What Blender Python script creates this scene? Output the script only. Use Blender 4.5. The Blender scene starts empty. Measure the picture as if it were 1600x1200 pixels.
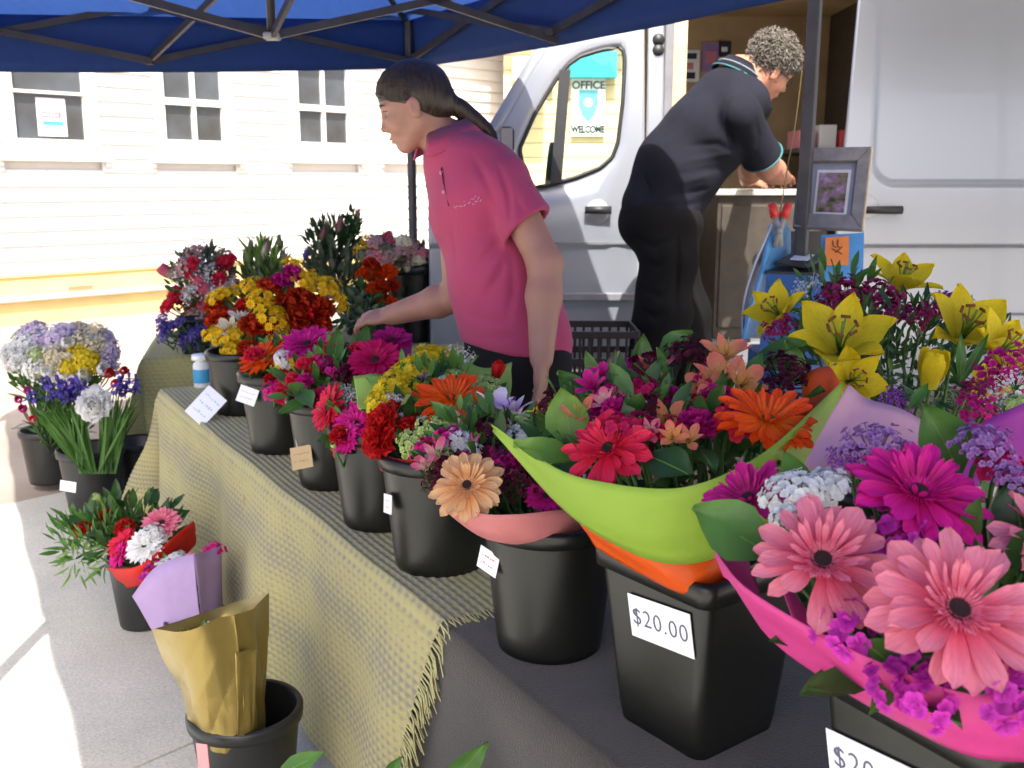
import bpy, bmesh, math, random
import numpy as np
from mathutils import Vector, Matrix

# ------------------------------------------------------------------ camera, sky, sun, exposure
rad = math.radians
S = bpy.context.scene
COL = S.collection
CAM_H, PITCH, FPX = 1.45, rad(11.45), 1600 * 35 / 36
cam_data = bpy.data.cameras.new('camera')
cam_data.lens, cam_data.sensor_width = 35, 36
cam_data.clip_start, cam_data.clip_end = 0.05, 500
cam_data.dof.use_dof = True
cam_data.dof.focus_distance = 1.7
cam_data.dof.aperture_fstop = 9.0
cam = bpy.data.objects.new('camera', cam_data)
COL.objects.link(cam)
cam.location = (0, 0, CAM_H)
cam.rotation_euler = (math.pi / 2 - PITCH, 0, 0)
S.camera = cam

SUN_EL = rad(56)
TOSUN = Vector((0.03 * math.cos(SUN_EL), -1.0 * math.cos(SUN_EL), math.sin(SUN_EL))).normalized()
W = bpy.data.worlds.new('World')
S.world = W
W.use_nodes = True
wn = W.node_tree
sky = wn.nodes.new('ShaderNodeTexSky')
sky.sky_type = 'NISHITA'
sky.sun_disc = False
sky.air_density, sky.dust_density, sky.ozone_density = 0.55, 5.0, 0.2
sky.sun_elevation = SUN_EL
sky.sun_rotation = math.atan2(TOSUN.x, TOSUN.y)
wn.links.new(sky.outputs[0], wn.nodes['Background'].inputs[0])
wn.nodes['Background'].inputs[1].default_value = 0.15
sl = bpy.data.lights.new('sun', 'SUN')
sl.energy, sl.angle, sl.color = 3.1, rad(0.53), (1.0, 0.97, 0.925)
so = bpy.data.objects.new('sun', sl)
COL.objects.link(so)
so.rotation_euler = TOSUN.to_track_quat('Z', 'Y').to_euler()
so.location = (0, -6, 9)
vs = S.view_settings
vs.view_transform, vs.look, vs.gamma = 'Standard', 'None', 1
vs.exposure = 1.7
vs.use_curve_mapping = False

# ------------------------------------------------------------------ survey: sight line + distance -> point of the place
CP, SP = math.cos(PITCH), math.sin(PITCH)
def P(u, v, z):
    up = -(v - 600) / FPX * z
    return Vector(((u - 800) / FPX * z, z * CP + up * SP, CAM_H - z * SP + up * CP))
def PZ(u, v, Z):
    return P(u, v, (CAM_H - Z) / (SP + (v - 600) / FPX * CP))
def PY(u, v, Y):
    return P(u, v, Y / (CP - (v - 600) / FPX * SP))
def V(*a): return Vector(a)

# ------------------------------------------------------------------ object helpers
WO = {}
def tag(o, label=None, cat=None, group=None, kind=None):
    if label: o['label'] = label
    if cat: o['category'] = cat
    if group: o['group'] = group
    if kind: o['kind'] = kind
    return o
def thing(name, loc, label, cat, group=None):
    o = bpy.data.objects.new(name, None)
    o.empty_display_size = 0.05
    COL.objects.link(o)
    o.location = loc
    WO[o] = Vector(loc)
    return tag(o, label, cat, group)
def link(o, parent=None, M=None):
    """M is a world matrix (parents made by thing()/build() carry only a translation)"""
    COL.objects.link(o)
    if parent is not None:
        o.parent = parent
        if M is not None: M = Matrix.Translation(-WO[parent]) @ M
    if M is not None:
        o.matrix_basis = M
    return o

class MB:
    def __init__(s): s.v, s.f, s.t, s.m = [], [], [], []
    def add(s, verts, faces, t=None, M=None, mi=0):
        b = len(s.v)
        if M is not None: verts = [M @ Vector(p) for p in verts]
        s.v += [tuple(p) for p in verts]
        s.t += list(t) if t is not None else [0.5] * len(verts)
        s.f += [tuple(i + b for i in f) for f in faces]
        s.m += [mi] * len(faces)
        return s
    def box(s, lo, hi, M=None, mi=0):
        x0, y0, z0 = lo; x1, y1, z1 = hi
        v = [(x0,y0,z0),(x1,y0,z0),(x1,y1,z0),(x0,y1,z0),(x0,y0,z1),(x1,y0,z1),(x1,y1,z1),(x0,y1,z1)]
        return s.add(v, [(3,2,1,0),(4,5,6,7),(0,1,5,4),(1,2,6,5),(2,3,7,6),(3,0,4,7)], None, M, mi)
    def bar(s, a, b, w, h=None, up=(0,0,1)):
        a, b = Vector(a), Vector(b); h = h or w
        d = (b - a); L = d.length; d.normalize()
        x = d.cross(Vector(up))
        if x.length < 1e-4: x = d.cross(Vector((1,0,0)))
        x.normalize(); y = x.cross(d)
        M = Matrix((x, d, y)).transposed().to_4x4(); M.translation = a
        return s.box((-w/2, 0, -h/2), (w/2, L, h/2), M)
    def tube(s, pts, r, n=8, cap=True, tt=None, mi=0):
        pts = [Vector(p) for p in pts]; m = len(pts)
        rs = r if isinstance(r, (list, tuple)) else [r] * m
        v, f, t = [], [], []
        d0 = (pts[1] - pts[0]).normalized()
        ref = Vector((0,0,1)) if abs(d0.z) < .9 else Vector((1,0,0))
        for i, p in enumerate(pts):
            d = (pts[min(i+1, m-1)] - pts[max(i-1, 0)]).normalized()
            x = d.cross(ref)
            if x.length < 1e-3: x = d.cross(Vector((0,1,0.1)))
            x.normalize(); y = x.cross(d); ref = -(d.cross(x)) if False else y.cross(Vector()) if False else ref
            for k in range(n):
                a = 2 * math.pi * k / n
                v.append(p + (x * math.cos(a) + y * math.sin(a)) * rs[i])
                t.append(i / (m - 1) if tt is None else tt)
        for i in range(m - 1):
            for k in range(n):
                f.append((i*n+k, i*n+(k+1) % n, (i+1)*n+(k+1) % n, (i+1)*n+k))
        if cap:
            f.append(tuple(range(n))[::-1]); f.append(tuple((m-1)*n + k for k in range(n)))
        return s.add(v, f, t, None, mi)
    def lathe(s, prof, n=32, c=(0,0,0), mi=0):
        v, f = [], []; m = len(prof)
        for (r, z) in prof:
            for k in range(n):
                a = 2 * math.pi * k / n
                v.append((c[0] + r * math.cos(a), c[1] + r * math.sin(a), c[2] + z))
        for i in range(m - 1):
            for k in range(n):
                f.append((i*n+k, i*n+(k+1) % n, (i+1)*n+(k+1) % n, (i+1)*n+k))
        return s.add(v, f, None, None, mi)
    def grid(s, fn, nu, nv, M=None, tfn=None, mi=0):
        v = [fn(i / nu, j / nv) for i in range(nu + 1) for j in range(nv + 1)]
        t = [tfn(i / nu, j / nv) for i in range(nu + 1) for j in range(nv + 1)] if tfn else None
        w = nv + 1
        f = [(i*w+j, (i+1)*w+j, (i+1)*w+j+1, i*w+j+1) for i in range(nu) for j in range(nv)]
        return s.add(v, f, t, M, mi)
    def poly(s, pts, M=None):
        return s.add(pts, [tuple(range(len(pts)))], None, M)
    def mesh(s, name, mats=(), smooth=True):
        me = bpy.data.meshes.new(name)
        me.from_pydata(s.v, [], s.f)
        a = me.attributes.new('t', 'FLOAT', 'POINT'); a.data.foreach_set('value', np.array(s.t, dtype=np.float32))
        for m in (mats if isinstance(mats, (list, tuple)) else [mats]): me.materials.append(m)
        if any(s.m): me.polygons.foreach_set('material_index', s.m)
        if smooth: me.shade_smooth()
        me.validate(); me.update()
        return me
    def build(s, name, mats, parent=None, smooth=False, origin=None, bevel=0, solid=0, kind=None, segs=2):
        vv = np.array(s.v)
        if origin is None:
            c = (vv.min(0) + vv.max(0)) / 2; c[2] = vv[:, 2].min()
            origin = Vector(c)
        origin = Vector(origin)
        s.v = [tuple(p) for p in vv - np.array(origin)]
        o = bpy.data.objects.new(name, s.mesh(name, mats, smooth))
        link(o, parent, Matrix.Translation(origin)); WO[o] = origin
        if solid:
            md = o.modifiers.new('solid', 'SOLIDIFY'); md.thickness = solid; md.offset = 0
        if bevel:
            md = o.modifiers.new('bevel', 'BEVEL'); md.width = bevel; md.segments = segs; md.limit_method = 'ANGLE'; md.angle_limit = rad(35)
            md.harden_normals = False
        if kind: o['kind'] = kind
        return o
def boxo(name, lo, hi, mt, parent=None, bevel=0.003, M=None):
    return MB().box(lo, hi, M).build(name, mt, parent, bevel=bevel)
def spline(pts, n):
    """Catmull-Rom through pts, n+1 samples"""
    pts = [Vector(p) for p in pts]; m = len(pts) - 1; out = []
    for i in range(n + 1):
        x = i / n * m; k = min(int(x), m - 1); t = x - k
        p0, p1, p2, p3 = pts[max(k-1, 0)], pts[k], pts[k+1], pts[min(k+2, m)]
        out.append(0.5 * ((2*p1) + (p2-p0)*t + (2*p0-5*p1+4*p2-p3)*t*t + (3*p1-p0-3*p2+p3)*t*t*t))
    return out

# ------------------------------------------------------------------ materials
MATS = {}
def nodes_of(m):
    m.use_nodes = True
    nt = m.node_tree
    return nt, nt.nodes['Principled BSDF']
def mat(name, col, rough=0.6, metal=0.0, var=0.12, vscale=12.0, bump=0.0, bscale=60.0, spec=0.5, coat=0.0, sheen=0.0, col2=None):
    if name in MATS: return MATS[name]
    m = bpy.data.materials.new(name); nt, b = nodes_of(m); L = nt.links.new
    b.inputs['Roughness'].default_value = rough
    b.inputs['Metallic'].default_value = metal
    b.inputs['Specular IOR Level'].default_value = spec
    b.inputs['Coat Weight'].default_value = coat
    b.inputs['Sheen Weight'].default_value = sheen
    tc = nt.nodes.new('ShaderNodeTexCoord')
    n = nt.nodes.new('ShaderNodeTexNoise'); n.inputs['Scale'].default_value = vscale; n.inputs['Detail'].default_value = 6
    L(tc.outputs['Object'], n.inputs['Vector'])
    r = nt.nodes.new('ShaderNodeValToRGB')
    c = Vector(col)
    lo = c * (1 - var) if col2 is None else Vector(col2)
    hi = c * (1 + var) if col2 is None else c
    r.color_ramp.elements[0].position, r.color_ramp.elements[1].position = 0.32, 0.68
    r.color_ramp.elements[0].color = (*lo, 1); r.color_ramp.elements[1].color = (*[min(x, 1) for x in hi], 1)
    L(n.outputs['Fac'], r.inputs['Fac']); L(r.outputs['Color'], b.inputs['Base Color'])
    if bump:
        n2 = nt.nodes.new('ShaderNodeTexNoise'); n2.inputs['Scale'].default_value = bscale; n2.inputs['Detail'].default_value = 5
        L(tc.outputs['Object'], n2.inputs['Vector'])
        bp = nt.nodes.new('ShaderNodeBump'); bp.inputs['Strength'].default_value = bump; bp.inputs['Distance'].default_value = 0.01
        L(n2.outputs['Fac'], bp.inputs['Height']); L(bp.outputs['Normal'], b.inputs['Normal'])
    MATS[name] = m
    return m
def petal(name, base, tip, trans=0.3, rough=0.55, streak=0.25, mid=0.5):
    """petal / leaf: colour runs from base to tip along the attribute t, varies per object, lets light through"""
    if name in MATS: return MATS[name]
    m = bpy.data.materials.new(name); nt, b = nodes_of(m); L = nt.links.new; N = nt.nodes.new
    at = N('ShaderNodeAttribute'); at.attribute_name = 't'
    r = N('ShaderNodeValToRGB'); e = r.color_ramp.elements
    e[0].position, e[1].position = 0.12, mid + 0.3
    e[0].color, e[1].color = (*base, 1), (*tip, 1)
    L(at.outputs['Fac'], r.inputs['Fac'])
    tc = N('ShaderNodeTexCoord'); mp = N('ShaderNodeMapping'); mp.inputs['Scale'].default_value = (1, 0.12, 1)
    L(tc.outputs['Object'], mp.inputs['Vector'])
    ns = N('ShaderNodeTexNoise'); ns.inputs['Scale'].default_value = 26; ns.inputs['Detail'].default_value = 3
    L(mp.outputs['Vector'], ns.inputs['Vector'])
    oi = N('ShaderNodeObjectInfo')
    ad = N('ShaderNodeMath'); ad.operation = 'ADD'; L(ns.outputs['Fac'], ad.inputs[0])
    rm = N('ShaderNodeMath'); rm.operation = 'MULTIPLY'; rm.inputs[1].default_value = 0.35; L(oi.outputs['Random'], rm.inputs[0]); L(rm.outputs[0], ad.inputs[1])
    mr = N('ShaderNodeMapRange'); mr.inputs['From Min'].default_value, mr.inputs['From Max'].default_value = 0.25, 1.0
    mr.inputs['To Min'].default_value, mr.inputs['To Max'].default_value = 1 - streak, 1 + streak
    L(ad.outputs[0], mr.inputs['Value'])
    mx = N('ShaderNodeVectorMath'); mx.operation = 'SCALE'; L(r.outputs['Color'], mx.inputs[0]); L(mr.outputs[0], mx.inputs['Scale'])
    L(mx.outputs[0], b.inputs['Base Color'])
    b.inputs['Roughness'].default_value = rough
    b.inputs['Specular IOR Level'].default_value = 0.3
    bp = N('ShaderNodeBump'); bp.inputs['Strength'].default_value = 0.45; bp.inputs['Distance'].default_value = 0.004
    L(ns.outputs['Fac'], bp.inputs['Height']); L(bp.outputs['Normal'], b.inputs['Normal'])
    tr = N('ShaderNodeBsdfTranslucent'); L(mx.outputs[0], tr.inputs['Color'])
    mi = N('ShaderNodeMixShader'); mi.inputs[0].default_value = trans
    L(b.outputs[0], mi.inputs[1]); L(tr.outputs[0], mi.inputs[2]); L(mi.outputs[0], nt.nodes['Material Output'].inputs['Surface'])
    MATS[name] = m
    return m
def glassmat(name, tint, gloss=0.12, rough=0.02):
    if name in MATS: return MATS[name]
    m = bpy.data.materials.new(name); nt, b = nodes_of(m); L = nt.links.new; N = nt.nodes.new
    tr = N('ShaderNodeBsdfTransparent'); tr.inputs[0].default_value = (*tint, 1)
    g = N('ShaderNodeBsdfGlossy'); g.inputs['Roughness'].default_value = rough
    fr = N('ShaderNodeFresnel'); fr.inputs['IOR'].default_value = 1.5
    mi = N('ShaderNodeMixShader'); L(fr.outputs[0], mi.inputs[0]); L(tr.outputs[0], mi.inputs[1]); L(g.outputs[0], mi.inputs[2])
    L(mi.outputs[0], nt.nodes['Material Output'].inputs['Surface'])
    MATS[name] = m
    return m
def text_mesh(txt, size, mt, extrude=0.0004, shear=0.0, space=1.0, thin=0.0):
    cu = bpy.data.curves.new('lettering', 'FONT'); cu.body = txt; cu.size = size; cu.extrude = extrude
    cu.align_x, cu.align_y = 'CENTER', 'CENTER'; cu.shear = shear; cu.space_character = space; cu.offset = -thin
    o = bpy.data.objects.new('lettering', cu); COL.objects.link(o)
    dg = bpy.context.evaluated_depsgraph_get()
    me = bpy.data.meshes.new_from_object(o.evaluated_get(dg))
    bpy.data.objects.remove(o); bpy.data.curves.remove(cu)
    me.materials.clear(); me.materials.append(mt)
    return me
def frame(x, y, o):
    """world matrix with local X along x, local Y near y, local Z = x cross y"""
    x = Vector(x).normalized(); z = x.cross(Vector(y)).normalized(); y = z.cross(x)
    M = Matrix((x, y, z)).transposed().to_4x4(); M.translation = Vector(o)
    return M
def lettering(txt, size, mt, M, parent, shear=0.0, name='lettering', sx=1.0, space=1.0, thin=0.0):
    o = bpy.data.objects.new(name, text_mesh(txt, size, mt, shear=shear, space=space, thin=thin))
    link(o, parent, M @ Matrix.Diagonal((sx, 1, 1, 1)))
    return o

# ================================================================== THE SETTING
U2 = Vector((0.512, -0.859, 0)); N2 = Vector((0.859, 0.512, 0))        # along the stall towards the photographer / across it
E0 = Vector((-1.411, 3.904, 0))                                         # far front corner of the long table
def T(a, b, z=0.0): return E0 + U2 * a + N2 * b + Vector((0, 0, z))

def ground_mat(name, c1, c2, spots, rough=0.85):
    m = bpy.data.materials.new(name); nt, b = nodes_of(m); L = nt.links.new; N = nt.nodes.new
    tc = N('ShaderNodeTexCoord')
    n1 = N('ShaderNodeTexNoise'); n1.inputs['Scale'].default_value = 1.7; n1.inputs['Detail'].default_value = 8; n1.inputs['Roughness'].default_value = 0.65
    n2 = N('ShaderNodeTexNoise'); n2.inputs['Scale'].default_value = spots; n2.inputs['Detail'].default_value = 4
    L(tc.outputs['Object'], n1.inputs['Vector']); L(tc.outputs['Object'], n2.inputs['Vector'])
    r = N('ShaderNodeValToRGB'); r.color_ramp.elements[0].position, r.color_ramp.elements[1].position = .35, .65
    r.color_ramp.elements[0].color, r.color_ramp.elements[1].color = (*c1, 1), (*c2, 1)
    L(n1.outputs['Fac'], r.inputs['Fac'])
    mr = N('ShaderNodeMapRange'); mr.inputs['From Min'].default_value, mr.inputs['From Max'].default_value = .3, .7
    mr.inputs['To Min'].default_value, mr.inputs['To Max'].default_value = .82, 1.15
    L(n2.outputs['Fac'], mr.inputs['Value'])
    s = N('ShaderNodeVectorMath'); s.operation = 'SCALE'; L(r.outputs[0], s.inputs[0]); L(mr.outputs[0], s.inputs['Scale'])
    L(s.outputs[0], b.inputs['Base Color']); b.inputs['Roughness'].default_value = rough
    bp = N('ShaderNodeBump'); bp.inputs['Strength'].default_value = .3; bp.inputs['Distance'].default_value = .004
    L(n2.outputs['Fac'], bp.inputs['Height']); L(bp.outputs[0], b.inputs['Normal'])
    return m
M_conc = ground_mat('concrete', (.41, .405, .36), (.50, .495, .44), 130)
M_brown = ground_mat('brown_aggregate', (.25, .205, .165), (.32, .27, .22), 220)
g = MB().poly([(-200, -200, 0), (200, -200, 0), (200, 200, 0), (-200, 200, 0)]).build('ground', M_brown, origin=(0, 0, 0))
g['kind'] = 'structure'
# concrete apron in slabs, its far edge running with the old building
WD = Vector((0.695, 0.719, 0)); WN = Vector((0.719, -0.695, 0)); WO_ = Vector((-5.259, 10.139, 0))
ap0 = PZ(60, 786, 0)
apr = bpy.data.objects.new('pavement', None); COL.objects.link(apr); WO[apr] = Vector(); apr['kind'] = 'structure'
for i in range(-3, 4):
    for j in range(0, 4):
        a = ap0 + WD * (i * 2.4 + 1.0) + WN * (j * 2.4)
        MF = frame(WD, -WN, a)
        MB().box((0.004, -2.396, -.03), (2.396, -0.004, .03), MF).build('concrete_slab', M_conc, apr, bevel=.006)

# ------------------------------------------------------------------ weatherboard building
M_white = mat('white_paint', (.70, .69, .66), .55, var=.05, vscale=2.5, bump=.15, bscale=40)
M_cream = mat('cream_plinth_paint', (.62, .47, .20), .7, var=.08, vscale=3, bump=.2)
M_pane = mat('window_pane_glass', (.10, .115, .13), .08, vscale=1.1, spec=.8, col2=(.035, .03, .022))  # blotches of grey and brown paint the panes' reflections into the colour
M_tin = mat('roof_iron', (.35, .36, .37), .5, metal=.4)
M_pale = mat('pale_pipe_paint', (.75, .74, .70), .5)
def PW(u, v):
    d = P(u, v, 1.0) - Vector((0, 0, CAM_H)); c = Vector((0, 0, CAM_H))
    z = (WO_ - c).dot(WN) / d.dot(WN)
    p = c + d * z
    return (p - WO_).dot(WD), p.z
bld = thing('weatherboard_building', WO_, 'long white weatherboard building with cream plinth and sash windows', 'building')
def wm(s, off=0, z=0): return frame(WD, (0, 0, 1), WO_ + WD * s + WN * off + Vector((0, 0, z)))   # local x along wall, y up, z out
S0, S1, ZP, ZT = -3.0, 7.45, .52, 3.7
MB().box((S0, 0, -.35), (S1, ZT, -.03), wm(0)).build('wall_core', M_white, bld)
MB().box((S0, 0, -.03), (S1, ZP - .03, .03), wm(0)).build('plinth', M_cream, bld, bevel=.004)
MB().box((S0, ZP - .03, -.03), (S1, ZP, .05), wm(0)).build('plinth_cap', M_cream, bld, bevel=.004)
MB().tube([wm(S0, .07, .27).translation, wm(S1, .07, .27).translation], .028, 10).build('pipe_rail', M_pale, bld, smooth=True)
for s in np.arange(S0 + .8, S1, 2.1):
    MB().box((s - .02, .24, .03), (s + .02, .30, .07), wm(0)).build('pipe_bracket', M_pale, bld)
for u_ in (124,):
    s, z = PW(u_, 449)
    MB().box((s - .13, z - .02, .03), (s + .13, z + .02, .036), wm(0)).build('floor_vent', mat('vent_iron', (.25, .18, .1), .7), bld)
wins = []
for (ua, ub, vb, kind) in ((28, 132, 218, 1), (262, 347, 225, 2), (470, 542, 228, 2), (612, 668, 231, 2)):
    sa, za = PW(ua, vb); sb, zb = PW(ub, vb)
    wins.append((sa - .06, sb + .06, (za + zb) / 2, kind))
rnd = random.Random(4)
zz = ZP
while zz < ZT - .01:
    segs = []
    x = S0
    cuts = sorted((a - .1, b + .1) for a, b, z, k in wins if z - .2 < zz + .15 and zz < z + 1.5)
    for a, b in cuts:
        segs.append((x, a)); x = b
    segs.append((x, S1))
    for a, b in segs:
        xs = [a]
        while b - xs[-1] > 4.2: xs.append(xs[-1] + rnd.uniform(2.2, 3.8))
        xs.append(b)
        for p, q in zip(xs, xs[1:]):
            j = rnd.uniform(-.002, .002)
            v = [(p + .002, zz - .012, .0), (q - .002, zz - .012, 0), (q - .002, zz - .012, .034 + j), (p + .002, zz - .012, .034 + j),
                 (p + .002, zz + .158, -.012), (q - .002, zz + .158, -.012), (q - .002, zz + .158, .004), (p + .002, zz + .158, .004)]
            MB().add(v, [(3,2,1,0),(4,5,6,7),(0,1,5,4),(1,2,6,5),(2,3,7,6),(3,0,4,7)], None, wm(0)).build('weatherboard', M_white, bld, bevel=.002)
    zz += .15
M_paper = mat('white_card', (.82, .83, .85), .6, var=.03)
M_red = mat('print_red', (.7, .10, .12), .6)
M_blue = mat('print_blue', (.05, .33, .6), .6)
M_ink = mat('ink', (.03, .03, .05), .7)
for (a, b, z, kind) in wins:
    h = 1.42
    w = MB()
    w.box((a - .1, z - .10, -.02), (a, z + h + .1, .04), wm(0)); w.box((b, z - .10, -.02), (b + .1, z + h + .1, .04), wm(0))
    w.box((a, z + h, -.02), (b, z + h + .1, .039), wm(0)); w.box((a, z - .10, -.02), (b, z, .038), wm(0))
    wo = w.build('window', M_white, bld, bevel=.004)
    MB().box((a - .2, z - .22, -.02), (b + .2, z - .185, .10), wm(0)).build('sill', M_white, wo, bevel=.006)
    MB().box((a - .12, z - .185, -.02), (b + .12, z - .102, .030), wm(0)).build('apron_board', M_white, wo, bevel=.004)
    for sx in (a - .17, b + .13):
        MB().box((sx, z - .27, -.02), (sx + .05, z - .222, .07), wm(0)).build('sill_bracket', M_white, wo, bevel=.004)
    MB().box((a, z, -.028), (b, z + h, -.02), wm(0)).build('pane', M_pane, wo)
    zm = PW(80, 145)[1] if kind == 1 else z + .46
    hb = .03 if kind == 1 else .075
    MB().box((a, zm - hb / 2, -.02), (b, zm + hb / 2, .03), wm(0)).build('meeting_rail', M_white, wo, bevel=.003)
    for e0, e1 in ((a, a + .05), (b - .05, b)):
        MB().box((e0, z, -.02), (e1, z + h, .015), wm(0)).build('sash_stile', M_white, wo, bevel=.003)
    if kind == 2:
        c = (a + b) / 2
        MB().box((c - .025, z, -.02), (c + .025, z + h, .02), wm(0)).build('glazing_bar', M_white, wo, bevel=.003)
        MB().box((a, z, -.02), (b, z + .04, .018), wm(0)).build('bottom_rail', M_white, wo, bevel=.003)
    else:
        po = thing('window_poster', wm(a + .4, .0, z).translation, 'white notice with red and blue blocks inside the window', 'poster')
        s0, z1 = PW(56, 152); s1, z0 = PW(107, 218)
        MB().box((s0, z0 + .03, -.016), (s1, z1, -.012), wm(0)).build('sheet', M_paper, po)
        hh = z1 - z0
        MB().box((s0 + .05, z1 - hh * .48, -.0119), (s1 - .05, z1 - hh * .34, -.011), wm(0)).build('print_block', M_red, po)
        MB().box((s0 + .05, z1 - hh * .66, -.0119), (s1 - .03, z1 - hh * .56, -.011), wm(0)).build('print_block', M_blue, po)
        MB().box((s0 + .05, z1 - hh * .76, -.0119), (s1 - .05, z1 - hh * .69, -.011), wm(0)).build('print_block', mat('print_cyan', (.2, .6, .75), .6), po)
        for k in range(5):
            MB().box((s0 + .065 + k * (s1 - s0 - .13) / 5, z1 - hh * .44, -.0108), (s0 + .065 + (k + .65) * (s1 - s0 - .13) / 5, z1 - hh * .38, -.0104), wm(0)).build('print_letter', M_paper, po)
MB().box((S1, 0, -.35), (S1 + .12, ZT, .045), wm(0)).build('corner_board', M_white, bld, bevel=.005)
MB().box((S0 - .3, ZT, -4.2), (S1 + .4, ZT + .14, .45), wm(0)).build('eave', M_white, bld, bevel=.01)
rf = MB(); rf.add([(S0 - .3, ZT + .14, .45), (S1 + .4, ZT + .14, .45), (S1 + .4, ZT + 1.6, -2.1), (S0 - .3, ZT + 1.6, -2.1), (S0 - .3, ZT + .14, -4.2), (S1 + .4, ZT + .14, -4.2)],
    [(0, 1, 2, 3), (3, 2, 5, 4)], None, wm(0)); rf.build('roof', M_tin, bld, solid=.03)

# ------------------------------------------------------------------ cream building with the OFFICE board
M_cr = mat('cream_render', (.66, .53, .33), .8, var=.06, vscale=2, bump=.2)
M_teal = mat('teal_board', (.03, .32, .40), .6)
M_sky = mat('pale_blue_print', (.12, .42, .60), .6)
cb = thing('cream_building', (3, 14.6, 0), 'cream boarded building with a box eave behind the van', 'building')
zz = 0.0
while zz < 4.0:
    MB().box((-.12, 14.62 + .004 * (int(zz * 10) % 2), zz + .003), (8, 15.2, zz + .197)).build('wall_board', M_cr, cb, bevel=.006)
    zz += .2
p = PY(800, 132, 14.4); q = PY(852, 95, 14.4)
boxo('eave_box', (p.x, 13.9, p.z), (q.x, 14.62, q.z), mat('eave_cream', (.70, .58, .30), .7), cb, .01)
boxo('downpipe', (q.x + .03, 14.5, p.z - .05), (q.x + .12, 14.6, q.z + .4), mat('dark_pipe', (.10, .07, .05), .6), cb, .01)
boxo('roof', (-.3, 13.9, 4.0), (8.2, 18, 4.2), M_tin, cb, .01)
a, b = PY(893, 212, 14.4), PY(948, 112, 14.4)
ob = thing('office_board', ((a.x + b.x) / 2, 14.55, a.z), 'white board reading OFFICE WELCOME with a blue crest under a teal strip', 'sign')
boxo('panel', (a.x, 14.55, a.z), (b.x, 14.6, b.z), M_paper, ob, .004)
c = PY(890, 120, 14.3); d = PY(966, 90, 14.3)
boxo('teal_strip', (c.x, 14.40, c.z), (d.x, 14.55, d.z + .1), M_teal, ob, .006)
mf = frame((1, 0, 0), (0, 0, 1), ((a.x + b.x) / 2, 14.545, b.z - .17)); lettering('OFFICE', .145, M_ink, mf, ob, thin=-.004)
mf = frame((1, 0, 0), (0, 0, 1), ((a.x + b.x) / 2, 14.545, a.z + .09)); lettering('WELCOME', .135, mat('black_sign_paint', (.006, .006, .008), .8), mf, ob, sx=.72, thin=-.007)
cx, cz = (a.x + b.x) / 2, (a.z + b.z) / 2
MB().poly([(cx - .13, 14.545, cz + .20), (cx + .13, 14.545, cz + .20), (cx + .14, 14.545, cz), (cx + .09, 14.545, cz - .14), (cx, 14.545, cz - .24), (cx - .09, 14.545, cz - .14), (cx - .14, 14.545, cz)][::-1]).build('crest', M_sky, ob, solid=.004)
MB().lathe([(0, 0), (.06, 0), (.06, .004), (0, .004)], 16).build('crest_disc', M_paper, ob, origin=(0, 0, 0)).matrix_basis = Matrix.Translation(Vector((cx, 14.54, cz + .03)) - WO[ob]) @ Matrix.Rotation(rad(90), 4, 'X')

# ------------------------------------------------------------------ gazebo
M_blue_fab = petal('gazebo_cloth', (.030, .075, .255), (.030, .075, .255), trans=.4, rough=.7, streak=.12)
M_frame = mat('dark_steel', (.045, .042, .042), .45, metal=.3, var=.2)
M_leg = mat('grey_leg_steel', (.075, .072, .075), .45, metal=.3, var=.2)
M_joint = mat('grey_nylon', (.32, .31, .29), .5)
GC = Vector((-.58, 5.9, 0)); GR = GC + U2 * 3.05; GR2 = GC + U2 * 6.1
GA = GC - N2 * 2.92 + Vector((-.1, .45, 0)); GB = GR - N2 * 2.92; GB2 = GR2 - N2 * 2.92
gz = thing('pop_up_gazebo', (GC + GB2) / 2, 'long blue pop-up gazebo on dark folding frame roofing the flower stall', 'gazebo')
ZC = {'C': 2.085, 'R': 2.035, 'R2': 2.06, 'B2': 2.04, 'B': 2.0, 'A': 1.965}
PT = {'C': GC, 'R': GR, 'R2': GR2, 'B2': GB2, 'B': GB, 'A': GA}
def up_(k, dz): return PT[k] + Vector((0, 0, ZC[k] + dz))
def scissor(a, b, cen, n=2):
    """n crossed pairs of bars between two legs, inside the valance"""
    A, B_ = PT[a].lerp(cen, .03), PT[b].lerp(cen, .03)
    side = (B_ - A).cross(Vector((0, 0, 1))).normalized() * .012
    zt = lambda t_: ZC[a] + (ZC[b] - ZC[a]) * t_ + .31
    zb = lambda t_: ZC[a] + (ZC[b] - ZC[a]) * t_ + .035
    for k in range(n):
        t0, t1 = k / n, (k + 1) / n; p0, p1 = A.lerp(B_, t0), A.lerp(B_, t1)
        MB().bar(p0 + V(0, 0, zt(t0)) + side, p1 + V(0, 0, zb(t1)) + side, .018, .034).build('truss_bar', M_frame, gz)
        MB().bar(p0 + V(0, 0, zb(t0)) - side, p1 + V(0, 0, zt(t1)) - side, .018, .034).build('truss_bar', M_frame, gz)
        for q_, zz_ in ((p1, zt(t1)), (p1, zb(t1)), ((p0 + p1) / 2, (zt(t0) + zb(t1)) / 2)):
            MB().box((-.02, -.02, -.018), (.02, .02, .018), Matrix.Translation(q_ + V(0, 0, zz_))).build('truss_joint', M_frame, gz, bevel=.005)
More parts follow.
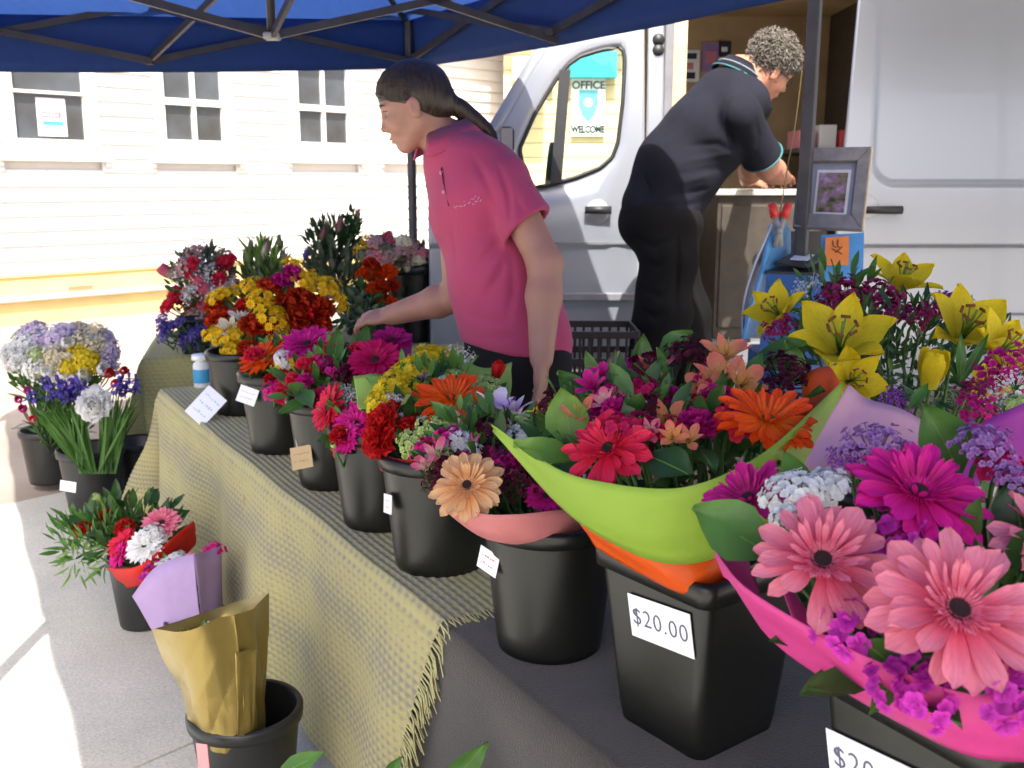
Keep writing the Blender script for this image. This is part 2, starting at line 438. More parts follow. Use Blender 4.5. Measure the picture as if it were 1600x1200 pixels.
for bay, (ks, hub) in enumerate(((('C', 'R', 'B', 'A'), P(425, 56, 4.0)), (('R', 'R2', 'B2', 'B'), (GR + GR2 + GB + GB2) / 4 + V(0, 0, 2.15)))):
    cen = sum((PT[k] for k in ks), Vector()) / 4; peak = cen + V(0, 0, 3.1)
    mids = []
    for i in range(4):
        a, b = ks[i], ks[(i + 1) % 4]; shared = {a, b} == {'R', 'B'}
        def roof(u, v, A=up_(a, .26), B_=up_(b, .26)):
            p_ = A.lerp(B_, v).lerp(peak, u); p_.z -= .10 * math.sin(math.pi * u) * (1 - .3 * math.cos(math.pi * 2 * v)); return p_
        MB().grid(roof, 14, 14).build('roof_panel', M_blue_fab, gz, smooth=True)
        mids.append((PT[a] + PT[b]) / 2)
        if not (shared and bay == 1): scissor(a, b, cen)
        if shared: continue
        def val(u, v, A=up_(a, .26), B_=up_(b, .26), za=ZC[a], zb=ZC[b]):
            e = A.lerp(B_, u); out = e - peak; out.z = 0; out.normalize(); zl = za + (zb - za) * u
            sag = .006 * math.sin(u * math.pi * 9 + i) * v + .012 * math.sin(math.pi * u) * v
            return Vector((e.x, e.y, e.z + (zl - e.z) * v - .015 * math.sin(math.pi * u) * v)) + out * (.012 * v + sag)
        MB().grid(val, 60, 5).build('valance', M_blue_fab, gz, smooth=True, solid=.002)
    for m_ in mids:
        MB().bar(m_ + V(0, 0, 2.06), hub + V(0, 0, .34), .016, .032).build('truss_bar', M_frame, gz)
        MB().bar(m_ + V(0, 0, 2.34), hub, .016, .032).build('truss_bar', M_frame, gz)
    MB().tube([hub, Vector((hub.x, hub.y, peak.z - .25))], .018, 10).build('centre_post', M_frame, gz, smooth=True)
    MB().box((-.032, -.032, -.016), (.032, .032, .012), Matrix.Translation(hub)).build('hub', M_joint, gz, bevel=.008)
    for k in ks:
        MB().bar(up_(k, .23), peak - V(0, 0, .12), .02, .02).build('roof_bar', M_frame, gz)
for k in PT:
    cen = (GC + GB2) / 2; inn = (cen - PT[k]); inn.normalize(); c2 = PT[k] + inn * .05
    ML = Matrix.Translation(c2) @ Matrix.Rotation(-rad(31), 4, 'Z')
    MB().box((-.019, -.019, .02), (.019, .019, ZC[k] + .25), ML).build('leg', M_leg, gz, bevel=.004)
    MB().box((-.06, -.06, 0), (.06, .06, .035), ML).build('foot_plate', M_frame, gz, bevel=.003)
    MB().box((-.032, -.032, ZC[k] - .03), (.032, .032, ZC[k] + .05), ML).build('slider', M_frame, gz, bevel=.006)

# unseen square umbrella, added right of the stall to shade the van's sliding door
M_umb = petal('umbrella_cloth', (.30, .29, .26), (.30, .29, .26), trans=.08, rough=.75, streak=.1)
uc = Vector((3.28, 3.2, 0)); UH = 1.66
um = thing('added_shade_umbrella', uc, 'large square beige market umbrella of the neighbouring stall beside the van', 'umbrella')
MB().tube([uc + V(0, 0, .02), uc + V(0, 0, 3.35)], .03, 12).build('pole', M_frame, um, smooth=True)
MB().box((-.35, -.35, 0), (.35, .35, .08), Matrix.Translation(uc)).build('base', M_frame, um, bevel=.02)
uco = [uc + V(a * UH, b * UH, 2.75) for a, b in ((1, 1), (1, -1), (-1, -1), (-1, 1))]
for i in range(4):
    MB().grid(lambda u, v, A=uco[i], B_=uco[(i + 1) % 4]: A.lerp(B_, v).lerp(uc + V(0, 0, 3.3), u), 4, 6).build('canopy_panel', M_umb, um, smooth=True)
    MB().bar(uco[i] + V(0, 0, -.02), uc + V(0, 0, 3.26), .02).build('rib', M_frame, um)

# ------------------------------------------------------------------ van
def van_mat():
    m = mat('silver_van_paint', (.34, .36, .395), .30, metal=.4, var=.03, vscale=1.2, coat=.3)
    return m
M_van = van_mat()
M_blk = mat('black_plastic_trim', (.02, .02, .022), .5, var=.2)
M_seal = mat('grey_rubber_seal', (.16, .16, .17), .55)
M_ply = mat('tan_plywood_lining', (.46, .33, .17), .65, var=.15, vscale=5)
M_gls = glassmat('van_glass', (.72, .88, .74))
M_dkwood = mat('dark_cabinet', (.055, .042, .03), .6, var=.25)
VY = 5.05
def vy(z, prof=0.0):
    y = VY + prof
    if z > 1.2: y += .11 * ((z - 1.2) / 1.4) ** 1.6
    if z < .8: y += .05 * ((.8 - z) / .4) ** 2
    if z < 1.14: y += .012
    return y
van = thing('delivery_van', (1.4, 6.0, 0), 'silver white delivery van with its side door slid open behind the stall', 'van')
def ring_panel(outer, inner, name, parent, n=96, prof=0.0):
    def resample(poly, c):
        out = []
        m = len(poly)
        for k in range(n):
            a = 2 * math.pi * k / n; d = (math.cos(a), math.sin(a)); best = None
            for i in range(m):
                (x0, z0), (x1, z1) = poly[i], poly[(i + 1) % m]
                ex, ez = x1 - x0, z1 - z0; det = d[0] * -ez + d[1] * ex
                if abs(det) < 1e-9: continue
                rx, rz = x0 - c[0], z0 - c[1]
                t_ = (rx * -ez + rz * ex) / det; s_ = (d[0] * rz - d[1] * rx) / det
                if t_ > 0 and -1e-6 <= s_ <= 1 + 1e-6 and (best is None or t_ > best): best = t_
            out.append((c[0] + d[0] * best, c[1] + d[1] * best))
        return out
    c = (sum(p_[0] for p_ in inner) / len(inner), sum(p_[1] for p_ in inner) / len(inner))
    O, I = resample(outer, c), resample(inner, c)
    mb = MB(); K = 8; v = []
    for k in range(n):
        for j in range(K + 1):
            t_ = j / K; x = I[k][0] + (O[k][0] - I[k][0]) * t_; z = I[k][1] + (O[k][1] - I[k][1]) * t_
            dd = math.hypot(x - I[k][0], z - I[k][1])
            v.append((x, vy(z, prof) + (.014 * max(0, 1 - dd / .03)), z))
    w = K + 1
    mb.add(v, [(k*w+j, k*w+j+1, ((k+1) % n)*w+j+1, ((k+1) % n)*w+j) for k in range(n) for j in range(K)])
    ob_ = mb.build(name, M_van, parent, smooth=True, solid=.012)
    return ob_, I
win_px = [(812, 232), (836, 178), (868, 125), (888, 100), (908, 86), (940, 76), (970, 71), (977, 78), (978, 95), (974, 160), (966, 222), (957, 246), (938, 262), (900, 277), (850, 291), (832, 292), (820, 275)]
inner = [(PY(u_, v_, VY).x, PY(u_, v_, VY).z) for u_, v_ in win_px]
outer = [(.655, .50), (.655, 1.65), (.645, 2.30), (.60, 2.36), (.42, 2.33), (.24, 2.20), (.10, 1.98), (-.04, 1.74), (-.16, 1.52), (-.22, 1.40), (-.24, .9), (-.24, .50)]
fd, I = ring_panel(outer, inner, 'front_door', van)
MB().add([(x, vy(z) + .016, z) for x, z in I], [tuple(range(len(I)))]).build('door_glass', M_gls, fd)
MB().tube([(x, vy(z) + .004, z) for x, z in I + I[:1]], .011, 6, cap=False).build('window_seal', M_blk, fd, smooth=True)
qa, qb = PY(886, 108, VY), PY(868, 286, VY)
MB().add([(qa.x - .035, vy(qa.z) + .002, qa.z), (qa.x + .02, vy(qa.z) + .002, qa.z), (qb.x + .03, vy(qb.z) + .002, qb.z), (qb.x - .025, vy(qb.z) + .002, qb.z)], [(0, 1, 2, 3)]).build('quarter_light_bar', M_blk, fd, solid=.02)
def handle(c, parent, L_, dish):
    h = MB()
    h.tube([c + V(-L_ / 2, -.035, 0), c + V(L_ / 2, -.04, 0)], [.018, .021], 10)
    h.tube([c + V(-L_ / 2 + .02, 0, 0), c + V(-L_ / 2 + .02, -.035, 0)], .014, 8)
    h.tube([c + V(L_ / 2 - .03, 0, 0), c + V(L_ / 2 - .03, -.035, 0)], .016, 8)
    h.build('door_handle', M_blk, parent, smooth=True)
    MB().lathe([(.0, .010), (.045, .008), (.062, .001), (.068, -.004)], 28).build('handle_dish', mat('silver_dish', (.42, .43, .45), .35, metal=.3), parent, smooth=True, origin=(0, 0, 0)).matrix_basis = \
        Matrix.Translation(c + dish + V(0, -.004, 0) - WO[parent]) @ Matrix.Rotation(rad(90), 4, 'X')
hc = PY(934, 328, VY - .01); handle(V(hc.x, vy(hc.z), hc.z), fd, .13, V(0, 0, -.012))
MB().box((-.235, VY - .013, 1.145), (.65, VY - .004, 1.155)).build('waist_crease', M_seal, fd)
MB().box((-.235, VY - .02, .86), (.65, VY + .004, .90)).build('side_moulding', mat('grey_moulding', (.2, .2, .21), .6), fd, bevel=.006)
def side_panel(name, x0, x1, z0, z1, parent, prof=0.0, press=None, lead=None, nx=60, nz=70):
    def f(u, v):
        z = z0 + (z1 - z0) * v; xl = x0 + (lead(z) if lead else 0); x = xl + (x1 - xl) * u; y = vy(z, prof)
        if press:
            px0, px1, pz0, pz1, r_ = press
            cx_, cz_ = (px0 + px1) / 2, (pz0 + pz1) / 2
            qx, qz = abs(x - cx_) - (px1 - px0) / 2 + r_, abs(z - cz_) - (pz1 - pz0) / 2 + r_
            dd = math.hypot(max(qx, 0), max(qz, 0)) + min(max(qx, qz), 0) - r_
            s_ = min(max((-dd + .012) / .03, 0), 1); y += .026 * s_ * s_ * (3 - 2 * s_)
        return (x, y, z)
    return MB().grid(f, nx, nz).build(name, M_van, parent, smooth=True, solid=.012)
side_panel('door_pillar', .665, .745, .45, 2.50, van, nx=6, nz=40)
boxo('pillar_seal', (.747, VY + .03, .5), (.79, VY + .10, 2.5), M_seal, van, .006)
hg = PY(1018, 68, VY); 
for dz in (-.025, .025):
    MB().lathe([(.0, .02), (.024, .018), (.03, 0)], 16).build('hinge_cap', M_blk, van, smooth=True, origin=(0, 0, 0)).matrix_basis = Matrix.Translation(V(.715, vy(hg.z) - .007, hg.z + dz) - WO[van]) @ Matrix.Rotation(rad(90), 4, 'X')
pz0 = PY(1450, 288, VY - .08).z
sd = side_panel('sliding_door', 1.60, 3.05, .45, 2.55, van, prof=-.075, press=(PY(1372, 150, VY - .07).x, 2.95, pz0, 2.50, .12), lead=lambda z: .06 * max(0, (z - 1.3)) , nx=110, nz=150)
hc = PY(1375, 328, VY - .09); handle(V(hc.x, vy(hc.z, -.075), hc.z), sd, .20, V(-.06, 0, .01))
for z_ in (1.135, .80):
    boxo('door_crease', (1.605, VY - .089, z_ - .004), (3.04, VY - .07, z_ + .004), M_seal, sd, 0)
side_panel('rear_quarter', 3.07, 4.3, .45, 2.55, van)
side_panel('front_wing', -.42, -.25, .50, 1.30, van, nx=10)
boxo('roof', (-.1, VY + .12, 2.56), (4.3, VY + 1.85, 2.68), M_van, van, .06)
boxo('roof_rail', (.60, VY + .07, 2.44), (4.3, VY + .16, 2.57), M_van, van, .03)
boxo('far_side_panel', (.8, VY + 1.83, .45), (4.3, VY + 1.9, 2.56), M_van, van, .01)
boxo('far_side_lower_panel', (-.30, VY + 1.83, .45), (.8, VY + 1.9, 1.35), M_van, van, .01)
boxo('rear_panel', (4.28, VY + .15, .5), (4.36, VY + 1.8, 2.56), M_van, van, .01)
boxo('cargo_floor', (-.2, VY + .06, .52), (4.28, VY + 1.83, .64), M_seal, van, .01)
boxo('bonnet', (-.40, VY + .08, 1.08), (-.26, VY + 1.5, 1.30), M_van, van, .06)
boxo('front_bumper', (-.44, VY + .05, .35), (-.38, VY + 1.5, 1.0), M_blk, van, .025)
ws = MB(); ws.add([(-.28, VY + .16, 1.36), (.30, VY + .22, 2.30), (.30, VY + 1.7, 2.30), (-.28, VY + 1.76, 1.36)], [(0, 1, 2, 3)]); ws.build('windscreen', M_gls, van)
MB().tube([(-.29, VY + .03, 1.36), (-.02, VY + .07, 1.80), (.20, VY + .11, 2.16), (.42, VY + .14, 2.37), (.66, VY + .14, 2.44)], .045, 10).build('windscreen_pillar', M_van, van, smooth=True)
for y_ in (VY + 1.86,):
    MB().tube([(-.28, y_, 1.36), (.30, y_, 2.32), (.62, y_, 2.40)], .045, 8).build('windscreen_pillar', M_van, van, smooth=True)
boxo('dashboard', (-.30, VY + .12, 1.10), (.10, VY + 1.76, 1.38), M_blk, van, .06)
sw = MB(); sw.tube([(.20 + .05 * math.sin(a_) * .3, VY + .45 + .17 * math.cos(a_), 1.48 + .17 * math.sin(a_)) for a_ in np.linspace(0, 2 * math.pi, 25)], .014, 8, cap=False); sw.build('steering_wheel', M_blk, van, smooth=True)
boxo('seat', (.36, VY + .25, .75), (.62, VY + .75, 1.30), M_blk, van, .05)
boxo('seat', (.36, VY + 1.15, .75), (.62, VY + 1.65, 1.30), M_blk, van, .05)
for px_ in (-.02, 3.3):
    wb = MB(); wb.lathe([(.0, -.1), (.2, -.1), (.34, -.09), (.35, -.05), (.35, .07), (.33, .1), (.22, .11), (.2, .09), (0, .09)], 36)
    w_ = wb.build('wheel', M_blk, van, smooth=True, origin=(0, 0, 0)); w_.matrix_basis = Matrix.Translation(V(px_, VY + .16, .35) - WO[van]) @ Matrix.Rotation(rad(90), 4, 'X')
    w2 = w_.copy(); COL.objects.link(w2); w2.parent = van; w2.matrix_basis = Matrix.Translation(V(px_, VY + 1.72, .35) - WO[van]) @ Matrix.Rotation(rad(90), 4, 'X')
mr_ = PY(797, 215, VY - .2)
boxo('wing_mirror', (mr_.x - .05, VY - .24, mr_.z - .07), (mr_.x + .02, VY - .14, mr_.z + .05), M_blk, van, .02)
boxo('mirror_glass', (mr_.x - .042, VY - .243, mr_.z - .062), (mr_.x + .012, VY - .2405, mr_.z + .042), M_joint, van, 0)
boxo('mirror_arm', (mr_.x - .05, VY - .13, mr_.z - .06), (mr_.x - .01, VY + .05, mr_.z - .02), M_blk, van, .01)
boxo('bulkhead_edge', (.795, VY + .09, .64), (.865, VY + .12, 2.55), mat('sunlit_plywood', (.62, .46, .25), .6, var=.1), van, .003)  # paler than the lining: sunlight on this strip is put into its colour
boxo('bulkhead', (.795, VY + .12, .64), (.815, VY + .9, 2.55), M_ply, van, .003)
boxo('lining_back', (.82, VY + 1.72, .64), (4.2, VY + 1.76, 2.55), M_ply, van, .003)
boxo('lining_roof', (.82, VY + .2, 2.50), (4.2, VY + 1.72, 2.54), M_ply, van, .003)
boxo('lining_partition', (2.05, VY + .25, .64), (2.09, VY + 1.7, 2.5), M_dkwood, van, .003)
cbn = PY(1140, 296, VY + .2)
ct = thing('van_counter', (1.35, VY + .5, .64), 'dark cabinet with a pale worktop inside the open van', 'cabinet')
boxo('cabinet', (1.06, VY + .16, .64), (1.64, VY + .70, cbn.z - .03), M_dkwood, ct, .004)
boxo('worktop', (1.04, VY + .13, cbn.z - .03), (1.66, VY + .72, cbn.z), mat('pale_worktop', (.55, .53, .47), .4), ct, .006)
boxo('cabinet_door', (1.08, VY + .145, .70), (1.34, VY + .16, cbn.z - .08), M_dkwood, ct, .004)
boxo('cabinet_door', (1.36, VY + .145, .70), (1.62, VY + .16, cbn.z - .08), M_dkwood, ct, .004)
def sheet_px(name, ua, va, ub, vb, Y, mt, label, cat, bits=()):
    p_, q_ = PY(ua, va, Y), PY(ub, vb, Y)
    t_ = thing(name, (p_.x, Y, q_.z), label, cat)
    boxo('sheet', (p_.x, Y, q_.z), (q_.x, Y + .003, p_.z), mt, t_, 0)
    W_, H_ = q_.x - p_.x, p_.z - q_.z
    for (x0, z0, x1, z1, m_) in bits:
        boxo('print_block', (p_.x + x0 * W_, Y - .002, q_.z + z0 * H_), (p_.x + x1 * W_, Y - .0005, q_.z + z1 * H_), m_, t_, 0)
M_pp = mat('purple_print', (.28, .18, .42), .6); M_pk = mat('pink_print', (.6, .2, .25), .6)
sheet_px('notice_sheet', 1062, 78, 1092, 128, VY + 1.70, M_paper, 'white printed notice pinned inside the van', 'poster', ((.15, .72, .85, .9, M_ink), (.15, .4, .7, .6, M_pk), (.2, .1, .8, .3, M_ink)))
sheet_px('purple_print', 1098, 66, 1124, 112, VY + 1.70, M_pp, 'purple picture pinned to the plywood in the van', 'poster', ((.2, .3, .8, .7, M_pk),))
sheet_px('dark_print', 1124, 64, 1142, 88, VY + 1.70, M_ink, 'small dark picture beside the purple one', 'poster', ((.2, .3, .7, .6, M_paper),))
sh = thing('van_shelf', (1.8, VY + 1.2, 1.6), 'brown shelf with boxes inside the van behind the door', 'shelf')
boxo('board', (1.66, VY + .9, 1.62), (2.04, VY + 1.7, 1.645), M_dkwood, sh, .003)
for k in range(3):
    boxo('box', (1.68 + .12 * k, VY + .95, 1.646), (1.78 + .12 * k, VY + 1.2, 1.75 + .03 * (k % 2)), (M_pk, M_paper, M_red)[k], sh, .004)
boxo('support', (2.0, VY + .9, .64), (2.04, VY + .94, 1.62), M_dkwood, sh, .003)

# ================================================================== TABLES, CLOTHS, BUCKETS, CARDS
HT = .62
M_wood = mat('trestle_wood', (.30, .21, .12), .6, var=.2, vscale=9)
M_steel = mat('table_steel', (.25, .25, .26), .4, metal=.7)
def trestle(A, dirx, diry, L_, Wd, H, label):
    t = thing('trestle_table', A + dirx * L_ / 2 + diry * Wd / 2, label, 'table')
    MF = frame(dirx, diry, A); sgn = 1 if MF.to_3x3().col[2].z > 0 else -1
    f = lambda x, y, z: A + dirx * x + diry * y + V(0, 0, z)
    def bx(n, x0, y0, z0, x1, y1, z1, m):
        MB().box((x0, y0, min(sgn * z0, sgn * z1)), (x1, y1, max(sgn * z0, sgn * z1)), MF).build(n, m, t, bevel=.004)
    bx('table_top', 0, 0, H - .03, L_, Wd, H, M_wood)
    for x in (.15, L_ - .15):
        for y in (.04, Wd - .04):
            MB().tube([f(x, y, 0), f(x, y, H - .031)], .014, 8).build('leg', M_steel, t, smooth=True)
        MB().tube([f(x, .04, .2), f(x, Wd - .04, .2)], .01, 6).build('stretcher', M_steel, t, smooth=True)
    return t
trestle(E0 + U2 * .02 + N2 * .02, U2, N2, 2.30, .46, HT, 'low trestle table under the fringed yellow throw, row of buckets on it')
trestle(E0 + U2 * 2.36 + N2 * .02, U2, N2, 2.0, .46, HT, 'low trestle table under grey felt carrying the price-carded square buckets')
trestle(E0 + U2 * 2.25 + N2 * .56, U2, N2, 1.5, .60, .60, 'bare trestle table under the bucket of yellow lilies')
BT = PZ(222, 562, HT); BT.z = 0; BD = Vector((.97, .245, 0)).normalized(); BN = Vector((-.245, .97, 0)).normalized()
trestle(BT + BD * .02 + BN * .02, BD, BN, 1.66, .86, HT, 'back trestle table under a plain yellow throw with proteas on it')

def weave_mat(name, c1, c2):
    m = bpy.data.materials.new(name); nt, b = nodes_of(m); L = nt.links.new; N = nt.nodes.new
    A = N('ShaderNodeAttribute'); A.attribute_name = 'wa'; Q = N('ShaderNodeAttribute'); Q.attribute_name = 'wq'
    def mth(op, x, y=None):
        n = N('ShaderNodeMath'); n.operation = op
        for i, q in enumerate((x, y)):
            if q is None: continue
            if isinstance(q, (int, float)): n.inputs[i].default_value = q
            else: L(q, n.inputs[i])
        return n.outputs[0]
    row = mth('FLOOR', mth('DIVIDE', Q.outputs['Fac'], .018))
    tcn = N('ShaderNodeTexCoord')
    nz = N('ShaderNodeTexNoise'); nz.inputs['Scale'].default_value = 9; nz.inputs['Detail'].default_value = 4; L(tcn.outputs['Object'], nz.inputs['Vector'])
    ph = mth('ADD', mth('MULTIPLY', mth('DIVIDE', A.outputs['Fac'], .030), 2 * math.pi), mth('MULTIPLY', row, 2.2))
    ph = mth('ADD', ph, mth('MULTIPLY', nz.outputs['Fac'], 5.0))
    dash = mth('SINE', ph)
    rib = mth('SINE', mth('MULTIPLY', Q.outputs['Fac'], 2 * math.pi / .018))
    thr = mth('SINE', mth('MULTIPLY', A.outputs['Fac'], 2 * math.pi / .0055))
    band = mth('SINE', mth('MULTIPLY', Q.outputs['Fac'], 2 * math.pi / .21))
    f = mth('ADD', mth('MULTIPLY', dash, .30), mth('MULTIPLY', rib, -.34))
    f = mth('ADD', f, mth('MULTIPLY', band, .22))
    f = mth('ADD', f, mth('MULTIPLY', mth('SUBTRACT', nz.outputs['Fac'], .5), 1.1))
    r = N('ShaderNodeValToRGB'); r.color_ramp.elements[0].position, r.color_ramp.elements[1].position = .32, .78
    r.color_ramp.elements[0].color, r.color_ramp.elements[1].color = (*c1, 1), (*c2, 1)
    L(mth('ADD', mth('MULTIPLY', f, .6), .42), r.inputs['Fac'])
    L(r.outputs[0], b.inputs['Base Color']); b.inputs['Roughness'].default_value = .9; b.inputs['Sheen Weight'].default_value = .15
    bp = N('ShaderNodeBump'); bp.inputs['Strength'].default_value = .7; bp.inputs['Distance'].default_value = .003
    L(mth('ADD', mth('MULTIPLY', dash, .4), mth('ADD', mth('MULTIPLY', thr, .25), mth('MULTIPLY', rib, .4))), bp.inputs['Height']); L(bp.outputs[0], b.inputs['Normal'])
    return m
M_throw = weave_mat('yellow_woven_throw', (.42, .375, .15), (.245, .22, .16))
M_throw2 = weave_mat('plain_yellow_throw', (.38, .36, .15), (.30, .285, .145))
M_felt = mat('grey_felt', (.044, .037, .028), .95, var=.16, vscale=7, bump=.5, bscale=350, sheen=.2)
M_fringe = mat('fringe_yarn', (.42, .39, .18), .9, var=.25, vscale=60)
def throw(name, A, dx, dy, L_, Wd, H, mt, label, end0, front, back, end1=None, rib=.0013, skew=0.0, da=.012, dq=.0045, seed=0, fringe=()):
    """cloth laid over a table: overhangs end0 / front / back, optional end1; local axes dx (along) and dy (towards the back)"""
    rn = random.Random(seed)
    ph = [rn.uniform(0, 6.3) for _ in range(6)]
    amin, amax = -end0, L_ + (end1 or 0)
    na, nq = int((amax - amin) / da), int((front + Wd + back) / dq)
    def pos(a, q, off=0.0):
        dp = max(0, -q)
        a2 = a - (skew * dp if a > L_ * .5 else 0) * (a / amax)
        ha, hb = max(0, -a2), max(0, a2 - L_)
        hq, hk = max(0, -q), max(0, q - Wd)
        x, y = min(max(a2, 0), L_), min(max(q, 0), Wd)
        he, hs = max(ha, hb), max(hq, hk)
        drop = max(he, hs)
        out = Vector()
        if drop > 0:
            oe = (-dx if ha > 0 else dx) * he; os_ = (-dy if hq > 0 else dy) * hs
            d_ = oe + os_
            d_ = d_.normalized()
            wv = .018 * math.sin(a * 6.1 + ph[0] + q * 1.5) + .011 * math.sin(a * 13.7 + ph[1]) + .008 * math.sin(q * 9 + ph[2]) * (1 if he > 0 else .3)
            out = d_ * (.012 * min(drop / .03, 1) + (.08 * drop) + .34 * min(he, hs) + wv * min(drop / .25, 1))
        rz = min(drop, .02)
        z = H + .006 - drop + (.006 if drop == 0 else .006 * max(0, 1 - drop / .03)) - .006
        top = 1.0 if drop < .01 else 0.0
        rb = rib * math.sin(2 * math.pi * q / .018) + off
        wob = .0025 * math.sin(a * 11 + q * 7 + ph[3]) * top
        p_ = A + dx * x + dy * y + out + V(0, 0, z + (rb + wob + .004) * top)
        if not top: p_ += (out.normalized() if out.length > 1e-5 else V(0, 0, 1)) * rb
        return p_
    mb = MB(); wa, wq = [], []
    for i in range(na + 1):
        for j in range(nq + 1):
            wa.append(amin + (amax - amin) * i / na); wq.append(-front + (front + Wd + back) * j / nq)
    mb.grid(lambda u, v: pos(amin + (amax - amin) * u, -front + (front + Wd + back) * v), na, nq)
    t = thing(name, A + dx * L_ / 2, label, 'tablecloth')
    o = mb.build('cloth', mt, t, smooth=True)
    for nm, arr in (('wa', wa), ('wq', wq)):
        at = o.data.attributes.new(nm, 'FLOAT', 'POINT'); at.data.foreach_set('value', np.array(arr, dtype=np.float32))
    if fringe:
        fm = MB()
        for side in fringe:
            if side == 'end1':
                n = int((front + Wd) / .0085)
                line = [(amax, -front + (front + Wd) * k / n) for k in range(n)]; od = dx
            elif side == 'end0':
                n = int((front + Wd) / .011); line = [(amin, -front + (front + Wd) * k / n) for k in range(n)]; od = -dx
            else:
                n = int((amax - amin) / .011); line = [(amin + (amax - amin) * k / n, -front) for k in range(n)]; od = -dy
            for (a, q) in line:
                for s_ in range(2):
                    p0 = pos(a, q)
                    Lf = rn.uniform(.035, .06)
                    jit = V(rn.uniform(-1, 1), rn.uniform(-1, 1), rn.uniform(-.5, .5)) * .012
                    if side == 'front' or (side == 'end0'):
                        pts = [p0, p0 + V(0, 0, -Lf * .5) + jit * .5, p0 + V(0, 0, -Lf) + jit]
                    else:
                        dn = -.25 if q > 0 else -.75
                        pts = [p0 - od * .004, p0 + od * Lf * .5 + jit * .4 + V(0, 0, dn * .012), p0 + od * Lf * .85 + jit + V(0, 0, dn * Lf)]
                    fm.tube(pts, [.0022, .002, .0014], 4, cap=False)
        fm.build('fringe', M_fringe, t, smooth=True, kind='stuff')
    return t
throw('felt_table_cover', E0 + U2 * 2.36, U2, N2, 2.02, .5, HT + .001, M_felt, 'plain dark grey felt cover hanging over the front of the table', .0, .58, .2, end1=.3, rib=0, da=.03, dq=.02, seed=5)
throw('woven_throw', E0, U2, N2, 2.50, .5, HT + .006, M_throw, 'yellow and grey ribbed throw with frayed end draped over the long table', .50, .56, .15, skew=.30, seed=2, fringe=('end1',))
throw('back_table_throw', BT, BD, BN, 1.70, .90, HT + .001, M_throw2, 'plain yellow-green throw with tasselled hem over the back table', .45, .42, .1, end1=.3, da=.02, dq=.011, seed=8, fringe=('end0',))
ZB = HT + .0125

# ------------------------------------------------------------------ buckets
M_bk = mat('black_bucket_plastic', (.0105, .011, .0095), .34, var=.5, vscale=5, bump=.12, bscale=14, col2=(.0055, .006, .005))
M_bk2 = mat('dark_grey_bucket_plastic', (.016, .017, .016), .42, var=.35, vscale=7, bump=.1, bscale=14)
RB, RT, HBK = .093, .120, .25
def bucket_meshes(mt):
    a = MB().lathe([(0, .006), (RB - .012, .0), (RB, .004), (RB + .003, .02), (RT - .003, HBK - .03), (RT, HBK - .005), (RT - .003, HBK), (RT - .007, HBK - .006), (RB - .003, .012), (0, .012)], 48).mesh('bucket_shell', mt)
    r = MB().lathe([(RT - .002, HBK - .028), (RT + .006, HBK - .026), (RT + .0075, HBK - .004), (RT + .003, HBK + .003), (RT - .006, HBK + .001)], 48).mesh('rim_band', mt)
    w = MB().lathe([(0, .15), (RB + .010, .15)], 32).mesh('water', mat('bucket_water', (.02, .025, .02), .05))
    return a, r, w
BKM = bucket_meshes(M_bk); BKM2 = bucket_meshes(M_bk2)
BUCKETS = 'flower buckets'
def bucket(p, label, scale=1.0, ms=BKM, hs=1.0, rot=0.0):
    t = thing('flower_bucket', p, label, 'bucket')
    for n, me in zip(('bucket_shell', 'rim_band', 'water'), ms):
        o = bpy.data.objects.new(n, me); link(o, t, Matrix.Translation(p) @ Matrix.Rotation(rot, 4, 'Z') @ Matrix.Diagonal((scale, scale, scale * hs, 1)))
    return t
def on_table(u, v): p = PZ(u, v, ZB); return p
def zfix(p, z): return V(p.x, p.y, z)
B = {}
B[1] = on_table(378, 645); B[2] = on_table(442, 702); B[3] = on_table(522, 755); B[4] = on_table(597, 815); B[5] = on_table(688, 880); B[6] = on_table(858, 1000)
B[6].z = HT + .007
bucket(B[1], 'black bucket of yellow and red flowers with a leaning white card', .92)
bucket(B[2], 'black bucket with small blank white tag below a pink paper edge', 1.0)
bucket(B[3], 'black bucket with a brown kraft tag hanging on it', .97)
bucket(B[4], 'black bucket with red paper edge and no tag', .98)
bucket(B[5], 'black bucket under the yellow, orange and red bouquet in red paper', 1.03)
bucket(B[6], 'black bucket with red-lettered tag under the peach gerbera', 1.0)
